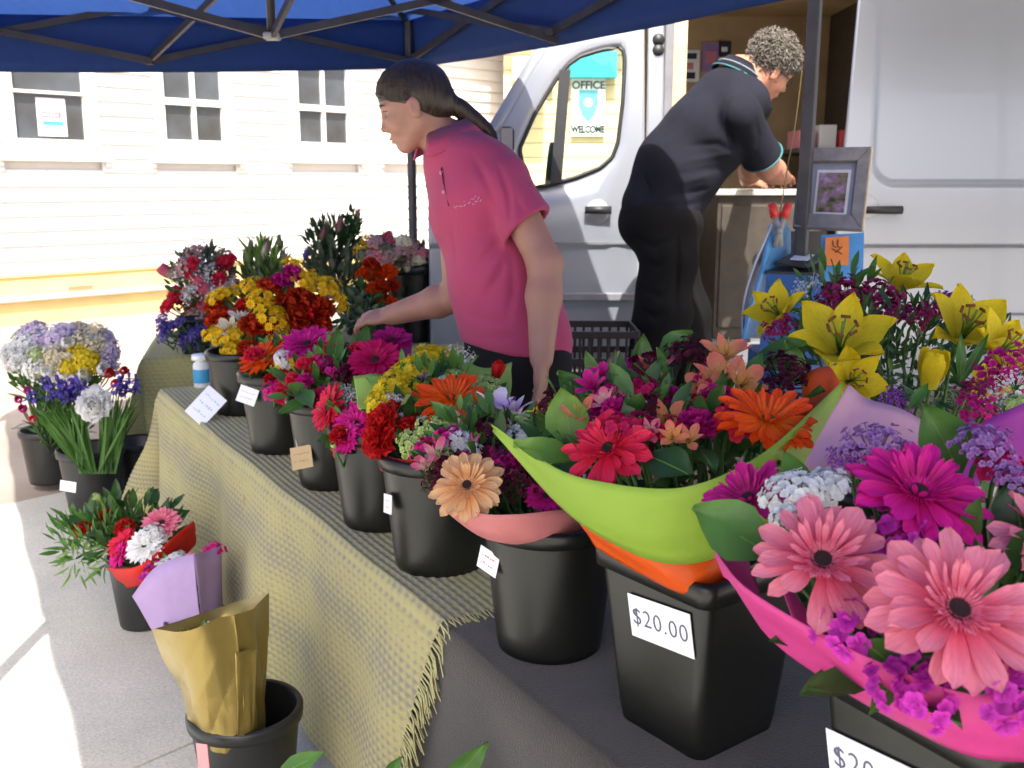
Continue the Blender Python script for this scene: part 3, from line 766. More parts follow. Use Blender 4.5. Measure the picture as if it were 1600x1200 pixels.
def square_bucket(c, e1, label, hb=.085, ht=.113, H=.29):
    t = thing('square_flower_bucket', c, label, 'bucket')
    e1 = e1.normalized(); e2 = V(-e1.y, e1.x, 0)
    def ring(h, z, r=.02, n=5):
        out = []
        for sx, sy, a0 in ((1, 1, 0), (-1, 1, 90), (-1, -1, 180), (1, -1, 270)):
            for k in range(n):
                a = rad(a0 + 90 * k / (n - 1)); out.append(c + e1 * (sx * (h - r) + r * math.cos(a)) + e2 * (sy * (h - r) + r * math.sin(a)) + V(0, 0, z))
        return out
    prof = [(hb * .2, .004), (hb - .006, 0), (hb, .006), (hb + .004, .03), (ht - .003, H - .025), (ht - .001, H - .004), (ht - .004, H), (ht - .008, H - .004), (hb - .002, .014), (hb * .2, .012)]
    v, f, m = [], [], 20
    for h, z in prof: v += ring(h, z, min(.02, h * .5))
    for i in range(len(prof) - 1):
        for k in range(m): f.append((i*m+k, i*m+(k+1) % m, (i+1)*m+(k+1) % m, (i+1)*m+k))
    f.append(tuple(range(m))[::-1])
    MB().add(v, f).build('bucket_shell', M_bk, t, smooth=True)
    v, f = [], []
    for h, z in ((ht - .002, H - .035), (ht + .005, H - .033), (ht + .007, H - .004), (ht + .002, H + .003), (ht - .006, H)): v += ring(h, z, .022)
    for i in range(4):
        for k in range(m): f.append((i*m+k, i*m+(k+1) % m, (i+1)*m+(k+1) % m, (i+1)*m+k))
    MB().add(v, f).build('rim_band', M_bk, t, smooth=True)
    return t
ES = V(.60, -.80, 0)
B[7] = V(.285, 1.41, HT + .007); B[8] = V(.505, 1.015, HT + .007)
square_bucket(B[7], ES, 'square black bucket with $20.00 card under lime green paper')
square_bucket(B[8], V(.50, -.866, 0), 'square black bucket with $20.00 card under bright pink paper')

# ------------------------------------------------------------------ price cards
M_kraft = mat('kraft_card', (.50, .36, .19), .8, var=.1)
def card4(c0, c1, c2, c3, label, mt=M_paper, text=None, size=.03, ink=M_ink, shear=0, name='price_card', sx=1.0, marks=0):
    """card from its top-left, top-right, bottom-right, bottom-left corners"""
    o = (c0 + c1 + c2 + c3) / 4
    X = ((c1 - c0) + (c2 - c3)) / 2; Y = ((c0 - c3) + (c1 - c2)) / 2
    M = frame(X, Y, o); w, h = X.length, Y.length
    t = thing(name, o, label, 'price card')
    MB().box((-w / 2, -h / 2, -.0006), (w / 2, h / 2, .0006), M).build('card', mt, t)
    if text:
        for (s_, dx, dy, sz) in text:
            lettering(s_, sz, ink, M @ Matrix.Translation((dx * w, dy * h, .0013)), t, shear, sx=sx, space=1.12, thin=.0006)
    if marks:
        rn_ = random.Random(int(abs(o.x) * 1000))
        for r_ in range(marks):                       # faint handwriting too small to read
            yy = h * (.5 - (r_ + 1) / (marks + 1)); x_ = -w * .34
            while x_ < w * .30:
                l_ = w * rn_.uniform(.04, .12); MB().box((x_, yy - h * .03 * rn_.random() - .0006, .0007), (x_ + l_, yy + h * .05 * rn_.random() + .0004, .0011), M).build('handwriting', ink, t); x_ += l_ + w * rn_.uniform(.02, .07)
    return t
def hit(u, v, p0, n):
    c = V(0, 0, CAM_H); d = P(u, v, 1) - c
    return c + d * ((p0 - c).dot(n) / d.dot(n))
def on_face(cen, e1, hb, ht, H, pts, off=-.001):
    """where sight lines meet the sloping left face of a square bucket"""
    e1 = e1.normalized(); e2 = V(-e1.y, e1.x, 0); slope = (ht - hb) / H
    n = (-e2 - V(0, 0, slope)).normalized()
    return [hit(u, v, cen - e2 * (hb + .004) + n * off, n) for u, v in pts]
M_script = mat('script_ink', (.10, .11, .16), .7); M_fade = mat('faded_ink', (.5, .52, .6), .7)
card4(*on_face(B[7], ES, .085, .113, .29, [(984, 926), (1079, 962), (1084, 1028), (985, 992)]), 'white card lettered $20.00 on the square bucket under lime paper', text=[('$20.00', 0, 0, .037)], ink=M_script)
card4(*on_face(B[8], V(.50, -.866, 0), .085, .113, .29, [(1294, 1137), (1440, 1210), (1442, 1290), (1295, 1215)]), 'white card lettered $20.00 on the square bucket under pink paper', text=[('$20.00', 0, .02, .037)], ink=M_script)
def pc(lst): return [P(*q) for q in lst]
card4(*pc([(318, 598, 3.50), (346, 621, 3.46), (325, 673, 3.42), (297, 646, 3.46)]), 'large white card leaning against the black bucket of yellow flowers', marks=3, ink=mat('pale_blue_ink', (.45, .6, .7), .7))
card4(*pc([(373, 600, 2.99), (402, 610, 2.96), (400, 636, 2.95), (372, 626, 2.98)]), 'small white tag on the black bucket holding orange and magenta gerberas', marks=2, ink=M_fade)
card4(*pc([(452, 700, 2.66), (485, 695, 2.64), (490, 728, 2.63), (458, 736, 2.65)]), 'square brown kraft tag hanging on a strip down a black bucket', M_kraft, marks=2, ink=mat('brown_ink', (.36, .25, .11), .7))
ks = thing('tag_strip', P(465, 680, 2.67), 'pale strip holding the kraft tag to the bucket rim', 'strip')
MB().bar(P(461, 650, 2.69), P(468, 715, 2.665), .012, .001, up=(0, 1, 0)).build('strip', mat('pale_strip', (.55, .5, .38), .7), ks)
card4(*pc([(599, 771, 2.10), (611, 774, 2.06), (613, 805, 2.055), (601, 800, 2.09)]), 'narrow white tag on the bucket under red paper', marks=2, ink=M_fade)
card4(*pc([(748, 851, 1.76), (778, 868, 1.715), (777, 906, 1.71), (749, 884, 1.755)]), 'white tag with red lettering on the bucket under the peach gerbera', marks=2, ink=mat('faded_red_ink', (.55, .25, .26), .7))

# ------------------------------------------------------------------ floor buckets
G = {}
G[1] = PZ(150, 800, .03); G[2] = PZ(228, 972, .03); g3_ = P(318, 1060, 2.92); G[3] = V(g3_.x, g3_.y, .03); r4 = PZ(383, 1110, .275); G[4] = V(r4.x, r4.y, .03)
G[5] = PZ(80, 752, .03); G[6] = PZ(218, 770, .03)
bucket(G[1], 'wide dark bucket on the ground holding tall blue irises', 1.12, BKM2, 1.05)
bucket(G[2], 'dark bucket on the concrete under the red paper bouquet', .85, BKM2, 1.1)
bucket(G[3], 'dark bucket on the ground half hidden behind gold paper', .78, BKM2, .95)
bucket(G[4], 'dark grey bucket on the ground holding the gold paper bouquet', 1.02, BKM2, 1.0)
bucket(G[5], 'dark bucket behind the irises holding lilac and white blooms', 1.0, BKM2, 1.05)
bucket(G[6], 'black bucket tucked beside the tasselled end of the throw', 1.0, BKM2, 1.0)
card4(*pc([(93, 750, 4.02), (118, 754, 4.0), (119, 770, 4.0), (95, 766, 4.02)]), 'small white tag on the bucket of irises', marks=1, ink=M_fade)
card4(*pc([(306, 1160, 2.10), (320, 1165, 2.06), (332, 1215, 2.04), (312, 1215, 2.08)]), 'pink tag stuck to the side of the bucket with gold paper', mat('pink_tag', (.75, .25, .25), .6))

# ------------------------------------------------------------------ small goods
jg = zfix(PZ(316, 606, ZB), ZB); JS = .78
jt = thing('plastic_jug', jg, 'white plastic jug with blue label behind the leaning card', 'jug')
MB().lathe([(r_ * JS, z_ * JS) for r_, z_ in [(0, 0), (.036, .0), (.04, .01), (.04, .115), (.036, .13), (.02, .145), (.018, .15)]], 24, jg).build('jug_body', mat('jug_white', (.75, .77, .8), .35), jt, smooth=True)
MB().lathe([(r_ * JS, z_ * JS) for r_, z_ in [(.0405, .03), (.0412, .032), (.0412, .10), (.0405, .102)]], 24, jg).build('jug_label', M_blue, jt, smooth=True)
MB().lathe([(r_ * JS, z_ * JS) for r_, z_ in [(.0, .178), (.044, .176), (.046, .15), (.02, .148)]], 24, jg).build('jug_lid', M_paper, jt, smooth=True)

M_crate = mat('maroon_crate_plastic', (.022, .012, .010), .5, var=.2)
cc = PZ(930, 560, .56); cc = P(930, 545, 4.25)
for k in range(3):
    z0 = .03 + k * .275
    ct_ = thing('milk_crate', (cc.x, cc.y, z0), ('bottom maroon milk crate of the stack beside the van, behind the tables', 'middle maroon milk crate of the stack beside the van', 'topmost maroon milk crate of the stack beside the van')[k], 'crate')
    f = lambda n, lo, hi: MB().box((cc.x + lo[0], cc.y + lo[1], z0 + lo[2]), (cc.x + hi[0], cc.y + hi[1], z0 + hi[2])).build(n, M_crate, ct_, bevel=.003)
    s_ = .165
    f('base', (-s_, -s_, 0), (s_, s_, .012))
    for zz_ in (.012, .13, .243):
        for sy in (-1, 1):
            f('side_rail', (-s_, sy * s_ - .006, zz_), (s_, sy * s_ + .006, zz_ + .03))
            f('side_rail', (sy * s_ - .006, -s_ + .007, zz_), (sy * s_ + .006, s_ - .007, zz_ + .03))
    for kx in range(9):
        x = -s_ + .012 + kx * (2 * s_ - .024) / 8
        for sy in (-1, 1):
            f('upright', (x - .006, sy * s_ - .004, .02), (x + .006, sy * s_ + .004, .26))
M_stepw = mat('step_wood', (.25, .17, .10), .7, var=.2)
st = thing('wooden_step', (.95, 4.3, .03), 'plain wooden box step under the man at the van', 'step')
boxo('box', (.50, 4.05, .03), (1.30, 4.75, .38), M_stepw, st, .01); boxo('tread', (.48, 4.03, .38), (1.32, 4.77, .40), M_stepw, st, .006)

# blue stand with framed photo
M_lb = mat('light_blue_plastic', (.10, .32, .62), .4, var=.08)
M_db = mat('deep_blue_plastic', (.035, .11, .28), .45, var=.1)
M_gw = mat('grey_driftwood', (.20, .19, .19), .7, var=.2, vscale=25)
sk = thing('blue_stand', P(1255, 520, 3.2), 'light blue plastic cash stand with tall curved side beside the van', 'stand')
def quad(name, pts, mt, parent, solid=.006, bevel=0):
    return MB().add(pts, [tuple(range(len(pts)))]).build(name, mt, parent, solid=solid)
quad('side_panel', pc([(1203, 352, 3.16), (1222, 340, 3.18), (1234, 360, 3.30), (1234, 420, 3.32), (1222, 470, 3.30), (1205, 520, 3.26), (1160, 530, 3.10), (1172, 480, 3.10), (1190, 420, 3.12)]), M_lb, sk, .008)
cv = MB(); cv.grid(lambda u, v: P(1206 - 55 * math.sin(u * 1.75) + 10 * u + 10 * v, 350 + 185 * u, 3.12 + .16 * v), 16, 4); cv.build('curved_side', mat('pale_grey_plastic', (.45, .48, .52), .4), sk, smooth=True, solid=.006)
quad('back_panel', pc([(1234, 362, 3.38), (1290, 362, 3.38), (1290, 440, 3.36), (1234, 440, 3.36)]), mat('brown_grey_board', (.10, .085, .075), .7), sk, .01)
quad('front_panel', pc([(1198, 428, 3.12), (1292, 432, 3.10), (1292, 560, 3.04), (1185, 560, 3.06)]), M_db, sk, .008)
quad('tray', pc([(1198, 427, 3.12), (1292, 431, 3.10), (1290, 408, 3.36), (1205, 412, 3.36)]), M_blk, sk, .012)
quad('right_panel', pc([(1283, 368, 3.10), (1350, 364, 3.08), (1348, 436, 3.06), (1282, 440, 3.08)]), M_lb, sk, .008)
pm = (P(1255, 560, 3.1)); sb = PZ(1260, 640, 0.9)
boxo('plinth', (.80, 2.98, .03), (1.12, 3.34, P(1255, 560, 3.1).z), M_db, sk, .01)
nt_ = thing('orange_note', P(1305, 395, 3.07), 'orange handwritten note on the blue stand', 'note')
on = pc([(1290, 371, 3.074), (1327, 369, 3.064), (1326, 414, 3.056), (1288, 415, 3.066)])
quad('note_paper', on, mat('orange_paper', (.80, .24, .05), .7), nt_, .001)
mfo = frame(on[1] - on[0], on[0] - on[3], sum(on, Vector()) / 4 + V(0, -.003, 0))
mb = MB()                                              # illegible pen strokes
for st_ in (((-.012, .034), (-.010, .016), (-.002, .012)), ((.004, .036), (.002, .014), (.010, .010)), ((-.016, .008), (.0, .0), (.014, -.010)), ((-.006, -.004), (.008, .006), (.016, .014))):
    mb.tube([mfo @ Vector((x_, y_, 0)) for x_, y_ in st_], .0016, 5)
mb.build('pen_marks', mat('brown_pen', (.20, .06, .02), .7), nt_, smooth=True)
bk_ = thing('notebook', P(1255, 415, 3.2), 'open black notebook lying in the blue stand', 'notebook')
q_ = pc([(1210, 417, 3.16), (1262, 424, 3.13), (1292, 405, 3.26), (1240, 400, 3.30)])
quad('cover', [p_ + V(0, 0, .012) for p_ in q_], M_blk, bk_, .006)
q_ = pc([(1234, 414, 3.18), (1262, 416, 3.17), (1272, 407, 3.24), (1245, 405, 3.26)])
quad('page', [p_ + V(0, 0, .018) for p_ in q_], M_paper, bk_, .003)
cl_ = thing('spring_clamp', P(1217, 350, 3.14), 'steel spring clamp with two red tipped handles on the blue stand', 'clamp')
M_redtip = mat('red_vinyl', (.75, .04, .03), .35)
for (u0, v0, u1, v1) in ((1205, 318, 1217, 360), (1232, 318, 1217, 362)):
    a_, b_ = P(u0, v0, 3.12), P(u1, v1, 3.13)
    MB().tube([a_, a_.lerp(b_, .5)], [.012, .014], 10).build('handle_grip', M_redtip, cl_, smooth=True)
    MB().tube([a_.lerp(b_, .45), b_, b_ + V((u1 - u0) * .0006, 0, -.05)], [.010, .012, .008], 8).build('jaw', M_joint, cl_, smooth=True)
MB().tube([P(1213, 360, 3.11), P(1222, 360, 3.11)], .012, 10).build('pivot_spring', M_joint, cl_, smooth=True)
fr_ = thing('picture_frame', P(1300, 360, 3.2), 'grey wooden picture frame with a mounted photo standing on the blue stand', 'picture frame')
FQ = pc([(1252, 236, 3.30), (1361, 234, 3.22), (1346, 363, 3.15), (1239, 358, 3.23)])
def bil(s, t_): return FQ[0].lerp(FQ[1], s).lerp(FQ[3].lerp(FQ[2], s), t_)
fn = (FQ[1] - FQ[0]).cross(FQ[3] - FQ[0]).normalized(); fn = fn if fn.y < 0 else -fn
def fpiece(name, c, mt, d0, d1):
    v = [bil(*q) + fn * d0 for q in c] + [bil(*q) + fn * d1 for q in c]
    MB().add(v, [(0, 1, 2, 3), (7, 6, 5, 4), (0, 4, 5, 1), (1, 5, 6, 2), (2, 6, 7, 3), (3, 7, 4, 0)]).build(name, mt, fr_, bevel=.002)
w1 = .17; h1 = .17
fpiece('frame_rail', [(0, 0), (1, 0), (1 - w1, h1), (w1, h1)], M_gw, 0, .022)
fpiece('frame_rail', [(0, 1), (w1, 1 - h1), (1 - w1, 1 - h1), (1, 1)], M_gw, 0, .022)
fpiece('frame_rail', [(0, 0.004), (w1, h1 + .004), (w1, 1 - h1 - .004), (0, .996)], M_gw, 0, .0215)
fpiece('frame_rail', [(1, .004), (1, .996), (1 - w1, 1 - h1 - .004), (1 - w1, h1 + .004)], M_gw, 0, .0215)
fpiece('edge_strip', [(1.0, 0), (1.03, 0), (1.03, 1), (1.0, 1)], mat('pale_raw_wood', (.6, .5, .34), .6), -.005, .02)
fpiece('mount', [(w1, h1), (1 - w1, h1), (1 - w1, 1 - h1), (w1, 1 - h1)], mat('blue_grey_mount', (.27, .29, .35), .7), .001, .006)
fpiece('inner_mount', [(.27, .26), (.76, .26), (.76, .83), (.27, .83)], mat('pale_mount', (.60, .60, .62), .7), .0065, .009)
def photo_mat():
    m = bpy.data.materials.new('garden_photo'); nt, b = nodes_of(m); L = nt.links.new; N = nt.nodes.new
    tc = N('ShaderNodeTexCoord'); n = N('ShaderNodeTexNoise'); n.inputs['Scale'].default_value = 34; n.inputs['Detail'].default_value = 3
    L(tc.outputs['Object'], n.inputs['Vector']); r = N('ShaderNodeValToRGB'); e = r.color_ramp.elements
    e[0].position, e[0].color = .34, (.05, .045, .02, 1); e[1].position, e[1].color = .72, (.40, .36, .40, 1)
    k = e.new(.46); k.color = (.16, .15, .06, 1); k = e.new(.56); k.color = (.25, .14, .24, 1)
    L(n.outputs['Fac'], r.inputs['Fac']); L(r.outputs[0], b.inputs['Base Color']); b.inputs['Roughness'].default_value = .3
    return m
fpiece('photo', [(.31, .30), (.72, .30), (.72, .79), (.31, .79)], photo_mat(), .0095, .0105)
sg = thing('string', P(1240, 200, 3.3), 'thin yellow string hanging beside the gazebo leg to the clamp', 'string')
MB().tube(spline([P(1253, 110, 3.32), P(1247, 160, 3.30), P(1240, 210, 3.26), P(1229, 270, 3.2), P(1216, 350, 3.12)], 14), .0022, 5).build('strand', mat('yellow_string', (.35, .27, .09), .7), sg, smooth=True)

# ================================================================== FLOWERS
SH = {'ger': [(0, .22), (.2, .45), (.5, .85), (.72, 1), (.88, .86), (.96, .5), (1, .14)],
      'lily': [(0, .28), (.25, .8), (.45, 1), (.7, .8), (.88, .42), (1, .03)],
      'round': [(0, .3), (.35, .8), (.65, 1), (.85, .88), (.95, .6), (1, .35)],
      'leaf': [(0, .08), (.15, .55), (.4, 1), (.62, .9), (.82, .5), (.94, .18), (1, .02)],
      'blade': [(0, .8), (.5, 1), (.85, .6), (1, .05)]}
def prof(shape, t):
    a = SH[shape]
    for (x0, y0), (x1, y1) in zip(a, a[1:]):
        if t <= x1: return y0 + (y1 - y0) * (t - x0) / (x1 - x0)
    return a[-1][1]
def petal_to(mb, M, L_, W_, curl=0.0, cup=0.0, shape='ger', nt=6, ns=2, ruf=0.0, rn=None, mi=0, tofs=0.0, twist=0.0, lift=0.0):
    v, f, t = [], [], []
    ph = rn.uniform(0, 6.3) if rn else 0
    for i in range(nt + 1):
        q = i / nt; w = prof(shape, q) * W_ / 2
        for j in range(ns + 1):
            s = (j / ns - .5) * 2
            x = s * w; z = L_ * (lift * q + curl * q * q) + cup * W_ * s * s * (.3 + .7 * q)
            if ruf: z += ruf * L_ * math.sin(s * 4 + ph + q * 3) * q
            x += twist * L_ * q * q
            v.append((x, L_ * q * (1 - .12 * abs(curl) * q), z)); t.append(min(1, tofs + (1 - tofs) * q))
    w_ = ns + 1
    f = [(i*w_+j, i*w_+j+1, (i+1)*w_+j+1, (i+1)*w_+j) for i in range(nt) for j in range(ns)]
    mb.add(v, f, t, M, mi)
def RZ(a): return Matrix.Rotation(a, 4, 'Z')
def RX(a): return Matrix.Rotation(a, 4, 'X')
def TR(x, y, z): return Matrix.Translation((x, y, z))
def qz(n, spin=0.0): return Vector(n).to_track_quat('Z', 'Y').to_matrix().to_4x4() @ RZ(spin)

# petal and leaf colours
C = {}
def pcol(k, base, tip, **kw): C[k] = petal('petal_' + k, base, tip, **kw)
pcol('lightpink', (.64, .05, .12), (.78, .24, .32), streak=.2)
pcol('hotpink', (.50, .004, .13), (.78, .016, .30), streak=.2)
pcol('magenta', (.38, .004, .10), (.60, .014, .24))
pcol('crimson', (.40, .002, .05), (.58, .006, .11))
pcol('coral', (.62, .006, .03), (.80, .028, .085), streak=.2)
pcol('orange', (.80, .17, .01), (.86, .085, .006), streak=.18)
pcol('peach', (.70, .28, .08), (.76, .47, .24), streak=.16)
pcol('red', (.30, .003, .004), (.55, .010, .010))
pcol('rust', (.34, .01, .004), (.52, .035, .006))
pcol('yellow', (.70, .30, .005), (.86, .60, .006), streak=.15)
pcol('lemon', (.62, .50, .02), (.82, .62, .012), streak=.15)
pcol('white', (.72, .74, .66), (.84, .84, .82), streak=.08)
pcol('cream', (.70, .62, .35), (.82, .76, .55), streak=.1)
pcol('statice', (.16, .02, .25), (.40, .10, .50))
pcol('mauve', (.30, .10, .38), (.52, .28, .58))
pcol('dianthus', (.34, .006, .26), (.62, .04, .46))
pcol('burgundy', (.035, .003, .008), (.11, .006, .026))
pcol('waxpink', (.20, .006, .06), (.42, .03, .13))
pcol('iris', (.035, .02, .16), (.12, .08, .42))
pcol('violet', (.10, .06, .30), (.25, .18, .55))
pcol('lime', (.30, .45, .08), (.55, .68, .25))
pcol('alstro', (.72, .40, .08), (.80, .22, .13))
pcol('alstropink', (.75, .55, .40), (.80, .14, .25))
pcol('lilacwhite', (.50, .12, .55), (.78, .68, .80))
pcol('palelilac', (.48, .34, .55), (.74, .66, .80), streak=.1)
pcol('dusty', (.42, .22, .20), (.60, .38, .36))
pcol('protea', (.14, .18, .07), (.28, .27, .16))
pcol('proteapink', (.20, .20, .10), (.42, .16, .18))
pcol('leaf', (.045, .115, .020), (.080, .19, .036), trans=.2, rough=.3, streak=.35)
pcol('leafdark', (.022, .062, .016), (.042, .105, .026), trans=.12, rough=.28, streak=.4)
pcol('leaflime', (.10, .21, .03), (.17, .32, .05), trans=.3, rough=.32, streak=.3)
pcol('leafgrey', (.07, .10, .055), (.13, .165, .09), trans=.15)
pcol('stem', (.06, .13, .03), (.07, .15, .04), trans=.1)
M_eye = mat('gerbera_eye', (.035, .014, .012), .8, var=.5, vscale=40, bump=.8, bscale=90)
M_eyeg = mat('gerbera_green_eye', (.16, .14, .035), .8, var=.5, vscale=40, bump=.8, bscale=90)
M_anther = mat('anther', (.22, .07, .012), .8)

RN = random.Random(11)
# shared petal meshes for the large gerberas (unit flower radius)
GP = []
for k in range(6):
    m_ = MB(); petal_to(m_, None, .80 + .06 * RN.random(), .25 + .05 * RN.random(), curl=RN.uniform(-.20, -.02), cup=RN.uniform(.10, .28), shape='ger', nt=8, ns=4, rn=RN, ruf=.014, twist=RN.uniform(-.05, .05), lift=.08)
    GP.append(m_.mesh('petal', C['white']))
GPI = []
for k in range(4):
    m_ = MB(); petal_to(m_, None, .42 + .08 * RN.random(), .10, curl=.1, cup=.25, shape='ger', nt=5, ns=2, rn=RN, lift=.25)
    GPI.append(m_.mesh('petal', C['white']))
def eye_mesh(rn):
    m_ = MB()
    m_.lathe([(0, .075), (.05, .072), (.10, .06), (.145, .03), (.16, -.02)], 20, mi=0)
    for ring, (r0, L_, n, el) in enumerate(((.10, .10, 26, 62), (.125, .14, 34, 45), (.14, .20, 38, 28))):
        for k in range(n):
            a = 2 * math.pi * (k + rn.random() * .5) / n
            petal_to(m_, RZ(a) @ TR(0, r0, .03) @ RX(rad(el + rn.uniform(-8, 8))), L_ * rn.uniform(.85, 1.15), .035, curl=-.2, shape='ger', nt=2, ns=1, mi=1, tofs=.1)
    m_.lathe([(.0, -.09), (.03, -.09), (.13, -.05), (.17, -.01), (.1, .0)], 14, mi=2)
    return m_.mesh('gerbera_flower', [M_eye, C['white'], C['leaf']])
EYES = [eye_mesh(RN) for _ in range(2)]
def gerbera_joined(rn, n=22):
    m_ = MB()
    for lay, (nn, L_, el, r0) in enumerate(((n, .82, -3, .17), (n, .74, 10, .15), (n, .38, 30, .12))):
        for k in range(nn):
            a = 2 * math.pi * (k + .5 * lay + rn.uniform(-.2, .2)) / nn
            petal_to(m_, RZ(a) @ TR(0, r0, .01 * lay) @ RX(rad(el + rn.uniform(-8, 8))), L_ * rn.uniform(.9, 1.05), .24 if lay < 2 else .1, curl=rn.uniform(-.15, 0), cup=.18, nt=4, ns=2, rn=rn, mi=0, lift=.05)
    m_.lathe([(0, .09), (.07, .085), (.13, .05), (.15, .0)], 14, mi=1)
    return m_.mesh('gerbera_flower', [C['white'], M_eye])
GJ = [gerbera_joined(RN) for _ in range(3)]
def set_mats(o, *ms):
    for i, m_ in enumerate(ms):
        if m_ is None: continue
        o.material_slots[i].link = 'OBJECT'; o.material_slots[i].material = m_

def dome_pts(n, rn, zmin=.1):
    out = []; ga = math.pi * (3 - math.sqrt(5))
    for k in range(n):
        z = 1 - (1 - zmin) * (k + .5) / n; r = math.sqrt(max(0, 1 - z * z)); a = k * ga
        out.append(Vector((r * math.cos(a), r * math.sin(a), z)) )
    return out
def cluster_mesh(rn, n, fr, np_, flat=.75, jit=.18, shape='round', cupf=.15, elev=12, zmin=.1, Lr=1.0, core=False):
    """dome of small florets, unit radius"""
    m_ = MB()
    for d in dome_pts(n, rn, zmin):
        d = (d + Vector((rn.uniform(-1, 1), rn.uniform(-1, 1), rn.uniform(-1, 1))) * jit)
        rr = rn.uniform(.82, 1.05)
        p_ = Vector((d.x * rr, d.y * rr, d.z * flat * rr))
        M = Matrix.Translation(p_) @ qz((d.x + rn.uniform(-.3, .3), d.y + rn.uniform(-.3, .3), d.z + .25), rn.uniform(0, 6))
        s_ = fr * rn.uniform(.8, 1.2)
        for k in range(np_):
            petal_to(m_, M @ RZ(2 * math.pi * k / np_) @ RX(rad(elev + rn.uniform(-12, 12))), s_ * Lr, s_ * 2.2 * Lr * math.sin(math.pi / np_) * 1.05, curl=-.1, cup=cupf, shape=shape, nt=2, ns=2, tofs=rn.uniform(0, .25))
        if rn.random() < .6: m_.tube([p_, p_ * .45 + Vector((0, 0, -.25))], .018, 3, cap=False, tt=.0)
    return m_.mesh('flower_cluster', C['white'])
def ruffle_mesh(rn, layers=6):
    m_ = MB()
    for k in range(layers):
        nn = 9 - k if k < 5 else 4; el = 4 + k * 80 / (layers - 1); r0 = .16 * (1 - k / layers)
        for i in range(nn):
            a = 2 * math.pi * (i + .5 * (k % 2) + rn.uniform(-.15, .15)) / nn
            petal_to(m_, RZ(a) @ TR(0, r0, .03 * k) @ RX(rad(el + rn.uniform(-8, 8))), (.95 - .07 * k) * rn.uniform(.9, 1.05), .85 - .06 * k, curl=-.05, cup=.22, shape='round', nt=4, ns=6, ruf=.13, rn=rn, tofs=.1)
    return m_.mesh('carnation_flower', C['white'])
def cup_mesh(rn, n=6, W_=.75, el=72, L_=1.3, curl=.15):
    m_ = MB()
    for k in range(n):
        a = 2 * math.pi * k / n
        petal_to(m_, RZ(a) @ TR(0, .28, -.4) @ RX(rad(el + rn.uniform(-5, 5) + (6 if k % 2 else 0))), L_, W_, curl=curl, cup=.25, shape='round', nt=6, ns=4, rn=rn)
    return m_.mesh('tulip_flower', C['white'])
def trumpet_mesh(rn, el=52):
    m_ = MB()
    for k in range(6):
        a = 2 * math.pi * k / 6
        petal_to(m_, RZ(a) @ TR(0, .05, -.3) @ RX(rad(el + (8 if k % 2 else -4) + rn.uniform(-8, 8))), 1.1, .42 if k % 2 else .58, curl=-.28, cup=.12, shape='round' if k % 2 == 0 else 'lily', nt=6, ns=4, rn=rn, ruf=.02)
    for k in range(5):
        a = 2 * math.pi * k / 5
        m_.tube([(0, 0, -.2), (.12 * math.cos(a), .12 * math.sin(a), .3), (.2 * math.cos(a), .2 * math.sin(a), .55)], .015, 4, tt=.1)
    m_.tube([(0, 0, -.7), (0, 0, -.25)], [.05, .12], 6, tt=0)
    return m_.mesh('alstroemeria_flower', C['white'])
def protea_mesh(rn):
    m_ = MB()
    for lay, (n, L_, el, r0) in enumerate(((12, .9, 74, .30), (12, 1.35, 80, .27), (10, 1.7, 84, .22))):
        for k in range(n):
            a = 2 * math.pi * (k + .5 * lay) / n
            petal_to(m_, RZ(a) @ TR(0, r0, -.6) @ RX(rad(el + rn.uniform(-5, 5))), L_ * rn.uniform(.9, 1.1), .34, curl=.16, cup=.2, shape='lily', nt=5, ns=2)
    m_.lathe([(.0, -.7), (.25, -.6), (.3, -.2), (.2, .3), (0, .7)], 12)
    return m_.mesh('protea_flower', C['white'])
def iris_mesh(rn):
    m_ = MB()
    for k in range(3):
        a = 2 * math.pi * k / 3
        petal_to(m_, RZ(a) @ RX(rad(25)), .8, .45, curl=-.7, cup=-.1, shape='round', nt=5, ns=3, rn=rn, ruf=.06)
        petal_to(m_, RZ(a + 1.05) @ RX(rad(72)), .95, .4, curl=.1, cup=.2, shape='round', nt=5, ns=3, rn=rn, ruf=.05)
    m_.tube([(0, 0, -.8), (0, 0, .05)], [.06, .12], 6, tt=0)
    return m_.mesh('iris_flower', C['white'])
LILYP = []
for k in range(3):
    m_ = MB(); petal_to(m_, None, 1.15, .66, curl=-.30, cup=.16, shape='lily', nt=10, ns=4, rn=RN, ruf=.02, lift=.1); LILYP.append(m_.mesh('petal', C['lemon']))
def lily_core():
    m_ = MB()
    m_.tube([(0, 0, -.5), (0, 0, -.1)], [.05, .10], 8, mi=0)
    for k in range(6):
        a = 2 * math.pi * (k + .5) / 6; d = Vector((math.cos(a), math.sin(a), 0))
        m_.tube([Vector((0, 0, -.1)), d * .1 + V(0, 0, .35), d * .24 + V(0, 0, .6)], .016, 5, mi=1)
        m_.tube([d * .24 + V(-.08 * d.y, .08 * d.x, .6), d * .24 + V(.08 * d.y, -.08 * d.x, .62)], .03, 5, mi=2)
    m_.tube([(0, 0, -.1), (0, 0, .7)], [.02, .025], 6, mi=1)
    return m_.mesh('lily_flower', [C['leaf'], C['leaflime'], M_anther])
LILYC = lily_core()
